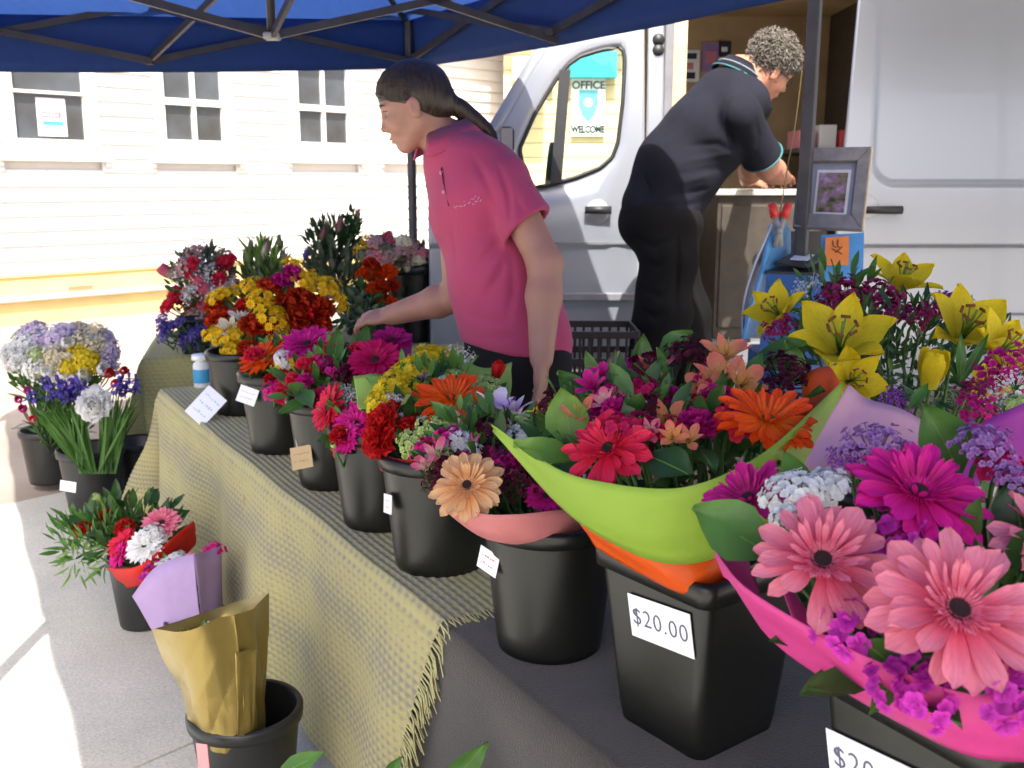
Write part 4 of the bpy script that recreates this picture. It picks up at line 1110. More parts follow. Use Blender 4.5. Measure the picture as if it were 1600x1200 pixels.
UM = {'statice': [cluster_mesh(RN, 80, .13, 5) for _ in range(3)],
      'wax': [cluster_mesh(RN, 46, .20, 5, jit=.3) for _ in range(3)],
      'hyd': [cluster_mesh(RN, 60, .20, 4, elev=5, jit=.12) for _ in range(2)],
      'daisy': [cluster_mesh(RN, 26, .30, 11, shape='ger', elev=15, jit=.15) for _ in range(2)],
      'dian': [cluster_mesh(RN, 14, .36, 5, elev=5, jit=.25, flat=.5) for _ in range(2)],
      'tiny': [cluster_mesh(RN, 60, .09, 4, jit=.35) for _ in range(2)],
      'ruffle': [ruffle_mesh(RN) for _ in range(2)], 'tulip': [cup_mesh(RN)], 'rosebud': [cup_mesh(RN, 8, .6, 62, 1.1, .3)],
      'alstro': [trumpet_mesh(RN) for _ in range(2)], 'protea': [protea_mesh(RN) for _ in range(2)], 'irisf': [iris_mesh(RN) for _ in range(2)]}
ONAME = {'statice': 'statice_cluster', 'wax': 'waxflower_cluster', 'hyd': 'hydrangea_head', 'daisy': 'chrysanthemum_cluster', 'dian': 'dianthus_cluster', 'tiny': 'filler_spray',
         'ruffle': 'carnation_flower', 'tulip': 'tulip_flower', 'rosebud': 'rose_flower', 'alstro': 'alstroemeria_flower', 'protea': 'protea_flower', 'irisf': 'iris_flower'}

class Bouquet:
    def __init__(s, base, label, name='bouquet', seed=0, group=None):
        s.base = Vector(base); s.t = thing(name, s.base, label, 'bouquet', group); s.heads = []; s.rn = random.Random(seed)
        s.cen = s.base + V(0, 0, .25)
    def nrm(s, p_, n):
        if n is not None: return Vector(n).normalized()
        o = (p_ - s.cen); o.z = 0
        return (V(0, -.42, .85) + o * 2.2 + V(s.rn.uniform(-.15, .15), s.rn.uniform(-.15, .15), 0)).normalized()
    def f(s, kind, col, u, v, z, r, n=None, spin=None):
        p_ = P(u, v, z); R_ = r / FPX * z; nn = s.nrm(p_, n); spin = s.rn.uniform(0, 6.28) if spin is None else spin
        M = Matrix.Translation(p_) @ qz(nn, spin) @ Matrix.Scale(R_, 4)
        if kind == 'gerbera' and r * .64 >= 40: return s.big_gerbera(col, M, p_, nn)
        if kind == 'lily': return s.lily(col, M, p_, nn)
        if kind == 'gerbera':
            o = bpy.data.objects.new('gerbera_flower', s.rn.choice(GJ)); link(o, s.t, M); set_mats(o, C[col], None)
        else:
            o = bpy.data.objects.new(ONAME[kind], s.rn.choice(UM[kind])); link(o, s.t, M); set_mats(o, C[col])
        s.heads.append((p_, nn)); return o
    def big_gerbera(s, col, M, p_, nn):
        rn = s.rn
        o = bpy.data.objects.new('gerbera_flower', rn.choice(EYES)); link(o, s.t, M); set_mats(o, M_eyeg if col == 'orange' else M_eye, C[col], None)
        n = 15 if col in ('lightpink', 'peach') else 18
        wide = 1.12 if n == 15 else 1.0
        for lay, (L_, el, r0, nn_) in enumerate(((1.0, -6, .15, n), (.93, 7, .14, n), (1.0, 26, .14, 22))):
            for k in range(nn_):
                if lay < 2 and rn.random() < .08: continue
                a = 2 * math.pi * (k + .5 * lay + rn.uniform(-.34, .34)) / nn_
                c = bpy.data.objects.new('petal', rn.choice(GP if lay < 2 else GPI)); COL.objects.link(c); c.parent = o
                sc = L_ * rn.uniform(.84, 1.08)
                c.matrix_basis = RZ(a) @ TR(0, r0, .012 * lay - .01) @ RX(rad(el + rn.uniform(-12, 9))) @ Matrix.Rotation(rad(rn.uniform(-15, 15)), 4, 'Y') @ Matrix.Diagonal((rn.uniform(.80, 1.15) * sc * (wide if lay < 2 else 1), sc, sc, 1))
                set_mats(c, C[col])
        s.heads.append((p_, nn)); return o
    def lily(s, col, M, p_, nn):
        rn = s.rn
        o = bpy.data.objects.new('lily_flower', LILYC); link(o, s.t, M)
        for k in range(6):
            c = bpy.data.objects.new('petal', rn.choice(LILYP)); COL.objects.link(c); c.parent = o
            wide = 1.25 if k % 2 == 0 else .9
            c.matrix_basis = RZ(2 * math.pi * k / 6) @ TR(0, .05, -.12) @ RX(rad(44 + rn.uniform(-8, 8) + (0 if k % 2 else 6))) @ Matrix.Diagonal((wide, 1, 1, 1))
            set_mats(c, C[col])
        s.heads.append((p_, nn)); return o
    def leaf(s, b, t, w, col='leaf', arch=.12, face=(0, -.7, .7), shape='leaf'):
        b, t = P(*b), P(*t); d = t - b; L_ = d.length; y = d.normalized()
        fz = Vector(face); x = y.cross(fz).normalized(); z = x.cross(y)
        M = Matrix((x, y, z)).transposed().to_4x4(); M.translation = b
        mb = MB(); petal_to(mb, M, L_, w, curl=-arch, cup=.20, shape=shape, nt=10, ns=4, rn=s.rn, ruf=.02, lift=arch)
        lf_ = mb.build('leaf', C[col], s.t, smooth=True, origin=b)
        m2 = MB(); petal_to(m2, M @ Matrix.Translation((0, 0, .0007)), L_, .0022, curl=-arch, cup=0, shape='blade', nt=10, ns=1, lift=arch); m2.build('midrib', C['leaflime'], lf_, smooth=True, origin=b)
    def foliage(s, c, r, n, size, col='leaf', up=.5, seed=1, name='foliage', asp=.42):
        rn = random.Random(seed); mb = MB()
        for k in range(n):
            d = Vector((rn.gauss(0, 1), rn.gauss(0, 1), rn.gauss(0, 1))).normalized() * rn.random() ** .4
            p_ = Vector(c) + Vector((d.x * r[0], d.y * r[1], d.z * r[2]))
            dr = (d + V(rn.uniform(-.7, .7), rn.uniform(-.7, .7), rn.uniform(-.3, .7) + up)).normalized()
            fz = V(rn.uniform(-.5, .5), rn.uniform(-1, 0), rn.uniform(.1, 1)); x = dr.cross(fz)
            if x.length < .05: continue
            x.normalize(); z = x.cross(dr)
            M = Matrix((x, dr, z)).transposed().to_4x4(); M.translation = p_
            L_ = size * rn.uniform(.6, 1.3)
            petal_to(mb, M, L_, L_ * asp, curl=-rn.uniform(0, .3), cup=.18, shape='leaf', nt=4, ns=2, tofs=rn.uniform(0, .5))
        return mb.build(name, C[col], s.t, smooth=True, kind='stuff')
    def paper(s, name, mt, top, bot, n=30, m=8, bulge=0.0, wr=.004, back=None, flat=False):
        A = spline([P(*q) for q in top], n); Bq = spline([P(*q) for q in bot], n)
        rn = s.rn; ph = [rn.uniform(0, 6.3) for _ in range(5)]
        creases = [(math.cos(a_), math.sin(a_) * .8, rn.uniform(1.5, 5.5), rn.uniform(0, 9), rn.uniform(.3, 1.1)) for a_ in [rn.uniform(0, 3.14) for _ in range(6)]]
        def fn(u, v):
            i = int(round(u * n)); a, b = A[i], Bq[i]
            p_ = a.lerp(b, v)
            nd = (A[min(i + 1, n)] - A[max(i - 1, 0)]).cross(b - a)
            if nd.length > 1e-9: nd.normalize()
            if nd.y > 0: nd = -nd
            w = wr * .5 * (math.sin(u * 9 + ph[0] + v * 3) * (1 - v) + .5 * math.sin(v * 5 + ph[2] + u * 7))
            for (cu, cv, cf, cp, ca) in creases:
                x_ = (u * cu + v * cv) * cf + cp; w += wr * ca * (abs((x_ % 2) - 1) - .5) * (1.0 if not flat else .3 + 1.1 * v)
            return p_ + nd * (bulge * math.sin(math.pi * v) * math.sin(math.pi * (.15 + .7 * u)) + w)
        return MB().grid(fn, n, m).build(name, mt, s.t, smooth=not flat, solid=.0012)
    def fill(s, u, v, z, su, sv, sz, picks, n, r=(14, 24)):
        """smaller blooms tucked between the main ones"""
        for k in range(n):
            a, rr = s.rn.uniform(0, 6.283), math.sqrt((k + .5) / n); kind, col = s.rn.choice(picks)
            dv = sv * rr * math.sin(a)
            s.f(kind, col, u + su * rr * math.cos(a), v + dv, z - sz * dv / max(sv, 1) + s.rn.uniform(-.02, .02), s.rn.uniform(*r))
    def stems(s, frac=.35):
        mb = MB()
        for p_, nn in s.heads:
            b = s.base + V(s.rn.uniform(-.04, .04), s.rn.uniform(-.04, .04), .12)
            mb.tube(spline([p_ - nn * .004, p_ - nn * .05 + V(0, 0, -.02), p_.lerp(b, .55), b], 6), .0032, 5, cap=False)
        if s.heads: mb.build('stems', C['stem'], s.t, smooth=True, kind='stuff')

def paper_mat(name, col, rough=.5, trans=.2, metal=0.0):
    m_ = petal('paper_' + name, col, col, trans=trans, rough=rough, streak=.07)
    m_.node_tree.nodes['Principled BSDF'].inputs['Metallic'].default_value = metal
    return m_
PL = paper_mat('lime', (.30, .47, .055), trans=.3); PO = paper_mat('orange', (.72, .10, .01), .3); PP = paper_mat('bright_pink', (.62, .055, .26), .45)
PPL = paper_mat('pale_pink', (.66, .36, .44), .35); PMG = paper_mat('magenta', (.42, .06, .32), .5); PD = paper_mat('dusty_pink', (.58, .20, .20), .5)
PR = paper_mat('red', (.62, .02, .012), .5); PG = paper_mat('gold', (.33, .245, .07), .30, .05, .45); PLI = paper_mat('lilac', (.46, .33, .56), .55); PLG = paper_mat('leaf_green', (.36, .52, .10), .5)
PK = paper_mat('rose', (.66, .22, .32), .5)
PCL = glassmat('cellophane', (.93, .94, .95))

# ---- bright pink bouquet in the near square bucket
q = Bouquet(B[8], 'large bouquet of pale and hot pink gerberas wrapped in bright pink paper', seed=8)
for a in [('gerbera', 'lightpink', 1285, 875, .98, 122, (-.12, -.62, .78)), ('gerbera', 'lightpink', 1497, 952, .87, 146, (.02, -.66, .75)), ('gerbera', 'hotpink', 1435, 768, 1.06, 118, (.06, -.42, .9)),
          ('gerbera', 'magenta', 1168, 778, 1.12, 82, (-.55, -.25, .8)), ('gerbera', 'lightpink', 1640, 850, 1.0, 110, (.4, -.5, .8)), ('hyd', 'white', 1240, 778, 1.05, 46), ('hyd', 'white', 1290, 768, 1.07, 40), ('hyd', 'white', 1232, 812, 1.03, 30),
          ('statice', 'mauve', 1368, 705, 1.14, 52), ('statice', 'statice', 1330, 722, 1.16, 36), ('statice', 'mauve', 1535, 705, 1.12, 50), ('statice', 'mauve', 1582, 752, 1.08, 36), ('statice', 'statice', 1500, 690, 1.2, 40),
          ('dian', 'dianthus', 1395, 835, 1.03, 44), ('dian', 'dianthus', 1425, 818, 1.04, 38), ('dian', 'dianthus', 1322, 975, .95, 46), ('dian', 'dianthus', 1375, 940, .96, 34), ('dian', 'dianthus', 1392, 1072, .90, 40), ('dian', 'dianthus', 1450, 1090, .88, 46),
          ('dian', 'dianthus', 1425, 1030, .92, 38), ('dian', 'dianthus', 1565, 1085, .84, 52), ('dian', 'dianthus', 1600, 1075, .84, 46), ('statice', 'mauve', 1590, 855, 1.02, 32), ('dian', 'crimson', 1560, 730, 1.12, 34), ('dian', 'dianthus', 1385, 965, .96, 30)]: q.f(*a)
q.leaf((1205, 868, 1.04), (1078, 795, 1.06), .070, 'leaf', face=(-.3, -.6, .75)); q.leaf((1255, 790, 1.12), (1222, 700, 1.10), .038, 'leaf', face=(0, -1, .2))
q.leaf((1500, 740, 1.16), (1440, 628, 1.16), .062, 'leaf', face=(-.2, -1, .3)); q.leaf((1600, 850, 1.06), (1575, 745, 1.08), .06, 'leafdark', face=(-.1, -1, .2)); q.leaf((1395, 1042, .93), (1345, 1000, .93), .03, 'leaf')
q.leaf((1250, 900, 1.06), (1170, 885, 1.02), .04, 'leafdark'); q.leaf((1430, 1085, .92), (1505, 1140, .85), .03, 'leafdark'); q.leaf((1400, 1060, .93), (1355, 1120, .9), .02, 'leaf')
c8 = B[8] + V(0, -.03, .36)
q.foliage(c8, (.17, .17, .09), 170, .07, 'leafdark', seed=81); q.foliage(c8 + V(0, 0, .03), (.16, .15, .08), 50, .06, 'leaf', seed=82)
q.paper('wrap_front', PP, [(1120, 858, 1.12), (1165, 915, 1.03), (1270, 985, .955), (1400, 1052, .895), (1520, 1086, .86), (1660, 1074, .85)], [(1138, 885, 1.16), (1200, 985, 1.12), (1280, 1050, 1.07), (1400, 1125, .99), (1525, 1185, .93), (1680, 1190, .92)], bulge=.006)
q.paper('wrap_edge', PP, [(1120, 858, 1.12), (1118, 868, 1.12), (1130, 900, 1.13)], [(1165, 868, 1.16), (1180, 900, 1.15), (1190, 940, 1.14)], n=10, wr=.001)
q.paper('wrap_back', PPL, [(1322, 603, 1.30), (1375, 628, 1.31), (1440, 655, 1.32)], [(1252, 735, 1.22), (1330, 745, 1.24), (1440, 760, 1.26)], wr=.003)
q.paper('wrap_back', PMG, [(1480, 692, 1.28), (1545, 655, 1.28), (1640, 612, 1.28)], [(1490, 760, 1.24), (1560, 760, 1.24), (1650, 760, 1.24)], wr=.002)
q.paper('wrap_inner', PP, [(1200, 850, 1.2), (1400, 800, 1.3), (1640, 800, 1.2)], [(1255, 1020, 1.15), (1400, 1000, 1.2), (1600, 1000, 1.1)], wr=.002)
q.heads = [h_ for h_ in q.heads if h_[0].y > .90]
q.stems()

# ---- lime paper bouquet
q = Bouquet(B[7], 'bouquet of coral and orange gerberas and peach alstroemeria in lime green paper', seed=7)
for a in [('gerbera', 'orange', 1200, 655, 1.31, 84, (.08, -.34, .93)), ('gerbera', 'coral', 950, 700, 1.36, 80, (-.42, -.50, .75)), ('ruffle', 'magenta', 952, 632, 1.50, 36), ('alstro', 'hotpink', 1002, 580, 1.58, 38), ('alstro', 'alstropink', 1032, 572, 1.6, 30),
          ('alstro', 'alstro', 1040, 662, 1.42, 44, (-.2, -.7, .6)), ('alstro', 'alstro', 1128, 592, 1.5, 52, (-.1, -.5, .8)), ('alstro', 'alstro', 1162, 600, 1.46, 46, (.4, -.6, .6)), ('alstro', 'alstro', 1112, 640, 1.44, 44, (-.3, -.6, .6)), ('alstro', 'alstro', 1135, 552, 1.56, 44, (0, -.3, .9)), ('alstro', 'alstro', 1098, 605, 1.5, 36, (-.6, -.5, .5)),
          ('statice', 'burgundy', 1078, 562, 1.62, 42), ('statice', 'burgundy', 1232, 590, 1.52, 44), ('statice', 'burgundy', 875, 640, 1.62, 42), ('statice', 'burgundy', 1215, 612, 1.48, 32), ('alstro', 'yellow', 852, 640, 1.66, 30), ('alstro', 'alstro', 902, 605, 1.66, 24), ('dian', 'burgundy', 1000, 700, 1.4, 30), ('dian', 'burgundy', 1160, 640, 1.42, 26)]: q.f(*a)
for a in [((895, 700, 1.42), (880, 607, 1.44), .066, 'leaflime', .05, (-.3, -1, .2)), ((905, 720, 1.40), (800, 698, 1.42), .05, 'leaflime', .1, (0, -.5, .9)), ((1012, 712, 1.34), (1088, 748, 1.28), .055, 'leafdark', .12, (0, -.8, .6)), ((1060, 735, 1.38), (1065, 610, 1.46), .055, 'leafdark', .05, (.1, -1, .1)),
          ((1240, 600, 1.56), (1225, 530, 1.56), .05, 'leaf', .1, (.2, -1, .3)), ((920, 640, 1.6), (868, 582, 1.62), .05, 'leaf', .2, (0, -.5, .8)), ((1000, 600, 1.66), (1005, 520, 1.66), .04, 'leaf', .1, (0, -1, .2)), ((960, 610, 1.64), (962, 545, 1.64), .035, 'leafgrey', .1, (-.2, -1, .2)),
          ((985, 640, 1.5), (935, 600, 1.54), .05, 'leafdark', .15, (0, -.6, .8)), ((1000, 620, 1.5), (1035, 612, 1.46), .05, 'leaf', .15, (0, -.6, .8)), ((1180, 560, 1.6), (1265, 540, 1.55), .045, 'leaf', .2, (0, -.5, .8)), ((1170, 575, 1.6), (1250, 580, 1.5), .04, 'leaf', .2, (0, -.5, .8)), ((1030, 560, 1.7), (1085, 520, 1.7), .05, 'leaf', .2, (0, -.6, .8)),
          ((1150, 740, 1.36), (1230, 730, 1.26), .03, 'leafdark', .2, (0, -.6, .8)), ((1240, 640, 1.45), (1290, 610, 1.38), .04, 'leafdark', .1, (0, -.6, .8)), ((1090, 700, 1.36), (1120, 745, 1.28), .03, 'leafdark', .2, (0, -.6, .8))]: q.leaf(*a)
c7 = P(1050, 700, 1.50)
q.foliage(c7, (.20, .15, .09), 190, .055, 'leafdark', seed=71); q.foliage(c7 + V(0, .05, .03), (.20, .14, .08), 80, .05, 'leaf', seed=72)
q.paper('wrap_front', PL, [(768, 662, 1.52), (866, 735, 1.36), (950, 758, 1.28), (1060, 760, 1.23), (1160, 722, 1.22), (1240, 668, 1.27), (1318, 596, 1.40)], [(772, 674, 1.53), (872, 786, 1.42), (955, 846, 1.36), (1040, 880, 1.32), (1125, 868, 1.32), (1215, 800, 1.36), (1300, 700, 1.44)], bulge=.006, wr=.0045, n=48)
q.paper('wrap_inner', PO, [(900, 795, 1.46), (960, 830, 1.39), (1040, 858, 1.345), (1130, 835, 1.36), (1180, 790, 1.42)], [(930, 855, 1.47), (1000, 895, 1.41), (1080, 930, 1.362), (1128, 912, 1.39), (1165, 880, 1.44)], bulge=.008, wr=.002)
q.paper('wrap_back', PO, [(1255, 590, 1.5), (1292, 572, 1.46), (1312, 596, 1.43)], [(1245, 690, 1.44), (1275, 700, 1.41), (1290, 700, 1.40)], wr=.002, n=14)
q.fill(1050, 628, 1.45, 175, 60, .12, [('alstro', 'alstro'), ('alstro', 'hotpink'), ('dian', 'burgundy'), ('ruffle', 'magenta'), ('dian', 'coral'), ('alstro', 'alstropink'), ('dian', 'crimson')], 34, (20, 33))
q.stems()

# ---- dusty pink collar, peach gerbera
q = Bouquet(B[6], 'bouquet with one peach gerbera in a dusty pink paper collar', seed=6)
for a in [('gerbera', 'peach', 730, 758, 1.65, 64, (-.12, -.72, .66)), ('gerbera', 'hotpink', 852, 775, 1.70, 36, (.1, -.5, .8)), ('hyd', 'white', 712, 692, 1.80, 26), ('alstro', 'alstropink', 680, 712, 1.74, 34), ('alstro', 'alstropink', 665, 728, 1.72, 24), ('alstro', 'lilacwhite', 770, 642, 2.02, 44, (-.2, -.5, .8)), ('alstro', 'cream', 802, 655, 1.95, 30),
          ('alstro', 'lilacwhite', 800, 640, 2.0, 36), ('statice', 'burgundy', 812, 752, 1.73, 40), ('statice', 'burgundy', 686, 752, 1.72, 26), ('statice', 'burgundy', 835, 700, 1.85, 34), ('hyd', 'lime', 760, 690, 1.85, 34), ('hyd', 'white', 745, 675, 1.9, 22), ('dian', 'hotpink', 790, 705, 1.84, 26), ('dian', 'dianthus', 812, 675, 1.9, 24), ('hyd', 'white', 795, 745, 1.75, 16), ('dian', 'hotpink', 660, 700, 1.85, 20)]: q.f(*a)
for a in [((790, 720, 1.84), (860, 680, 1.86), .04, 'leaf'), ((740, 720, 1.84), (820, 712, 1.8), .04, 'leaf'), ((760, 735, 1.78), (800, 770, 1.68), .035, 'leafdark'), ((720, 700, 1.86), (690, 665, 1.9), .04, 'leaf')]: q.leaf(*a)
c6 = P(775, 730, 1.84)
q.foliage(c6, (.14, .12, .07), 150, .055, 'leafdark', seed=61); q.foliage(c6 + V(0, .04, .04), (.14, .12, .06), 60, .05, 'leaf', seed=62)
q.paper('wrap_front', PD, [(684, 768, 1.74), (735, 798, 1.63), (800, 805, 1.60), (865, 798, 1.63), (920, 790, 1.72)], [(700, 800, 1.78), (755, 838, 1.70), (810, 850, 1.675), (865, 850, 1.69), (912, 842, 1.76)], bulge=.014, wr=.0025)
q.fill(770, 708, 1.78, 88, 48, .08, [('dian', 'hotpink'), ('hyd', 'white'), ('alstro', 'alstropink'), ('dian', 'burgundy'), ('hyd', 'lime'), ('ruffle', 'magenta')], 28, (16, 26))
q.stems()

# ---- red collar: yellow chrysanthemums, orange gerbera
q = Bouquet(B[5], 'bouquet of yellow chrysanthemums with an orange gerbera in red paper', seed=5)
for a in [('gerbera', 'orange', 706, 622, 2.08, 64, (.05, -.38, .9)), ('daisy', 'lemon', 618, 612, 2.20, 34), ('daisy', 'lemon', 640, 588, 2.24, 34), ('daisy', 'lemon', 668, 564, 2.32, 28), ('daisy', 'lemon', 596, 630, 2.16, 24), ('daisy', 'lemon', 690, 556, 2.36, 18), ('ruffle', 'red', 600, 662, 2.08, 32, (-.6, -.6, .5)), ('ruffle', 'red', 593, 688, 2.08, 30, (-.5, -.8, .3)), ('tulip', 'red', 776, 584, 2.22, 22),
          ('hyd', 'lime', 690, 672, 2.05, 34), ('hyd', 'lime', 648, 692, 2.06, 28), ('hyd', 'white', 705, 655, 2.06, 22), ('hyd', 'lime', 760, 605, 2.2, 24), ('tiny', 'white', 715, 562, 2.35, 26), ('ruffle', 'red', 668, 700, 2.02, 16), ('hyd', 'lime', 632, 670, 2.1, 18)]: q.f(*a)
for a in [((650, 668, 2.12), (648, 606, 2.08), .055, 'leafdark', .05, (.2, -1, .2)), ((690, 590, 2.3), (720, 570, 2.25), .04, 'leaf'), ((640, 660, 2.1), (620, 690, 2.04), .03, 'leaf'), ((700, 660, 2.05), (745, 628, 2.05), .04, 'leaf'), ((665, 640, 2.1), (700, 660, 2.0), .03, 'leafdark')]: q.leaf(*a)
c5 = P(680, 650, 2.2)
q.foliage(c5, (.13, .12, .07), 150, .05, 'leafdark', seed=51); q.foliage(c5 + V(0, .06, .05), (.14, .12, .06), 60, .05, 'leaf', seed=52)
q.paper('wrap_front', PR, [(585, 700, 2.16), (620, 718, 2.06), (660, 716, 2.02), (700, 688, 2.05)], [(598, 735, 2.18), (630, 744, 2.11), (665, 745, 2.08), (702, 735, 2.1)], bulge=.01)
q.paper('wrap_back', PLG, [(668, 536, 2.42), (712, 552, 2.40), (755, 575, 2.38), (800, 566, 2.36)], [(650, 600, 2.36), (700, 610, 2.34), (750, 625, 2.32), (798, 625, 2.3)], wr=.006)
q.paper('wrap_back', PLG, [(552, 588, 2.36), (590, 585, 2.36), (625, 588, 2.36)], [(560, 640, 2.3), (590, 650, 2.3), (620, 650, 2.3)], wr=.004, n=14)
q.fill(690, 640, 2.14, 85, 58, .1, [('daisy', 'lemon'), ('ruffle', 'red'), ('hyd', 'lime'), ('hyd', 'white'), ('ruffle', 'rust'), ('alstro', 'lilacwhite')], 26, (14, 22))
q.stems()

# ---- coral gerbera and pink spray
q = Bouquet(B[4], 'bouquet with a coral gerbera turned aside and a pink spray', seed=4)
for a in [('gerbera', 'coral', 512, 636, 2.38, 44, (-.75, -.45, .45)), ('gerbera', 'hotpink', 556, 662, 2.32, 44, (-.2, -.6, .7)), ('gerbera', 'hotpink', 540, 684, 2.30, 30, (-.4, -.7, .5)), ('rosebud', 'lime', 522, 697, 2.3, 10), ('tiny', 'white', 548, 620, 2.4, 18), ('hyd', 'white', 575, 630, 2.4, 14), ('gerbera', 'hotpink', 577, 640, 2.35, 24)]: q.f(*a)
c4 = P(580, 665, 2.42)
q.foliage(c4, (.12, .11, .06), 130, .05, 'leaf', seed=41); q.foliage(c4, (.11, .1, .05), 60, .05, 'leafdark', seed=42)
q.paper('wrap_front', PR, [(518, 700, 2.4), (545, 706, 2.33), (590, 704, 2.32), (620, 700, 2.36)], [(526, 718, 2.41), (552, 724, 2.35), (590, 722, 2.34), (620, 716, 2.38)], bulge=.006)
q.leaf((560, 700, 2.34), (525, 712, 2.28), .04, 'leaf')
q.fill(575, 660, 2.36, 52, 36, .06, [('ruffle', 'hotpink'), ('ruffle', 'coral'), ('dian', 'hotpink'), ('hyd', 'white'), ('ruffle', 'red')], 16, (13, 20))
q.stems()

# ---- crimson gerbera and greenery
q = Bouquet(B[3], 'leafy bouquet with a dark crimson gerbera and small red carnations', seed=3)
for a in [('gerbera', 'crimson', 586, 562, 2.62, 48, (.0, -.55, .85)), ('gerbera', 'magenta', 612, 530, 2.8, 36, (.1, -.35, .9)), ('ruffle', 'coral', 500, 572, 2.7, 22), ('ruffle', 'coral', 522, 545, 2.75, 18), ('ruffle', 'red', 482, 588, 2.66, 14), ('statice', 'burgundy', 540, 590, 2.65, 22), ('ruffle', 'magenta', 530, 545, 2.8, 14), ('tiny', 'white', 545, 615, 2.5, 14)]: q.f(*a)
for a in [((520, 575, 2.7), (530, 515, 2.75), .05, 'leaf'), ((510, 600, 2.6), (545, 625, 2.5), .05, 'leafdark'), ((560, 560, 2.75), (575, 510, 2.8), .045, 'leaf'), ((480, 620, 2.62), (450, 600, 2.6), .045, 'leaf'), ((480, 625, 2.6), (438, 648, 2.55), .04, 'leaf'), ((470, 610, 2.6), (490, 640, 2.5), .05, 'leaf')]: q.leaf(*a)
c3 = P(525, 600, 2.76)
q.foliage(c3, (.15, .13, .09), 190, .055, 'leaf', seed=31); q.foliage(c3, (.13, .12, .07), 90, .055, 'leafdark', seed=32)
q.paper('wrap_front', PK, [(455, 650, 2.74), (480, 664, 2.66), (520, 675, 2.64), (545, 668, 2.66)], [(462, 664, 2.75), (485, 684, 2.69), (522, 694, 2.67), (548, 690, 2.69)], bulge=.006)
q.paper('wrap_back', PMG, [(600, 515, 2.95), (645, 522, 2.92)], [(600, 560, 2.85), (640, 570, 2.85)], n=10)
q.fill(530, 588, 2.66, 75, 50, .08, [('ruffle', 'coral'), ('ruffle', 'crimson'), ('dian', 'magenta'), ('ruffle', 'magenta'), ('dian', 'burgundy')], 22, (12, 18))
q.stems()

# ---- orange and magenta gerberas
q = Bouquet(B[2], 'bouquet of one orange and one magenta gerbera in pale pink paper', seed=2)
for a in [('gerbera', 'orange', 412, 556, 3.0, 46, (-.35, -.35, .85)), ('gerbera', 'hotpink', 480, 537, 2.96, 46, (-.1, -.45, .85)), ('hyd', 'white', 446, 562, 2.95, 20), ('ruffle', 'coral', 452, 598, 2.85, 18), ('ruffle', 'coral', 446, 618, 2.82, 18), ('ruffle', 'red', 470, 590, 2.9, 16), ('statice', 'violet', 398, 572, 3.0, 10), ('ruffle', 'red', 510, 560, 2.95, 16)]: q.f(*a)
c2 = P(450, 575, 3.06)
q.foliage(c2, (.13, .12, .07), 150, .055, 'leaf', seed=21); q.foliage(c2, (.12, .11, .06), 70, .055, 'leafdark', seed=22)
q.paper('wrap_front', PK, [(376, 572, 3.12), (388, 585, 3.04), (415, 602, 2.98), (445, 618, 2.97)], [(382, 588, 3.13), (395, 606, 3.07), (420, 624, 3.01), (450, 640, 3.0)], bulge=.006)
q.fill(450, 575, 2.94, 62, 40, .07, [('ruffle', 'coral'), ('ruffle', 'red'), ('hyd', 'white'), ('dian', 'hotpink'), ('daisy', 'yellow')], 18, (11, 17))
q.stems()

# ---- yellow and rust bouquet
q = Bouquet(B[1], 'full round bouquet of golden yellow, rust and red blooms', seed=1)
rn = random.Random(5)
for (u, v, k, col, r) in [(352, 470, 'daisy', 'yellow', 26), (345, 500, 'ruffle', 'rust', 24), (340, 525, 'daisy', 'yellow', 20), (368, 530, 'daisy', 'yellow', 24), (385, 480, 'ruffle', 'red', 18), (410, 470, 'daisy', 'yellow', 24), (425, 500, 'daisy', 'yellow', 26), (400, 510, 'ruffle', 'rust', 24), (440, 530, 'daisy', 'yellow', 20), (420, 452, 'ruffle', 'rust', 20), (450, 480, 'ruffle', 'rust', 24),
                           (470, 470, 'ruffle', 'rust', 24), (485, 490, 'ruffle', 'red', 24), (500, 480, 'ruffle', 'rust', 22), (465, 500, 'ruffle', 'rust', 24), (480, 445, 'daisy', 'yellow', 26), (510, 455, 'daisy', 'yellow', 24), (460, 430, 'ruffle', 'magenta', 18), (440, 440, 'ruffle', 'magenta', 16), (525, 475, 'daisy', 'yellow', 18), (500, 505, 'ruffle', 'rust', 20), (360, 512, 'alstro', 'cream', 24), (375, 495, 'alstro', 'white', 20), (515, 462, 'alstro', 'white', 18), (455, 418, 'daisy', 'yellow', 16), (365, 550, 'daisy', 'yellow', 18), (335, 480, 'ruffle', 'rust', 16), (395, 450, 'daisy', 'yellow', 18), (430, 515, 'ruffle', 'red', 16), (388, 545, 'ruffle', 'rust', 16)]:
    q.f(k, col, u, v, 3.62 - .0016 * (v - 430) + .12 * ((u - 435) / 100) ** 2 + .05 * rn.random(), r * 1.05)
c1 = P(430, 505, 3.75)
q.foliage(c1, (.24, .16, .12), 200, .06, 'leafdark', seed=13); q.foliage(c1, (.23, .16, .12), 80, .05, 'leaf', seed=14)
q.stems()

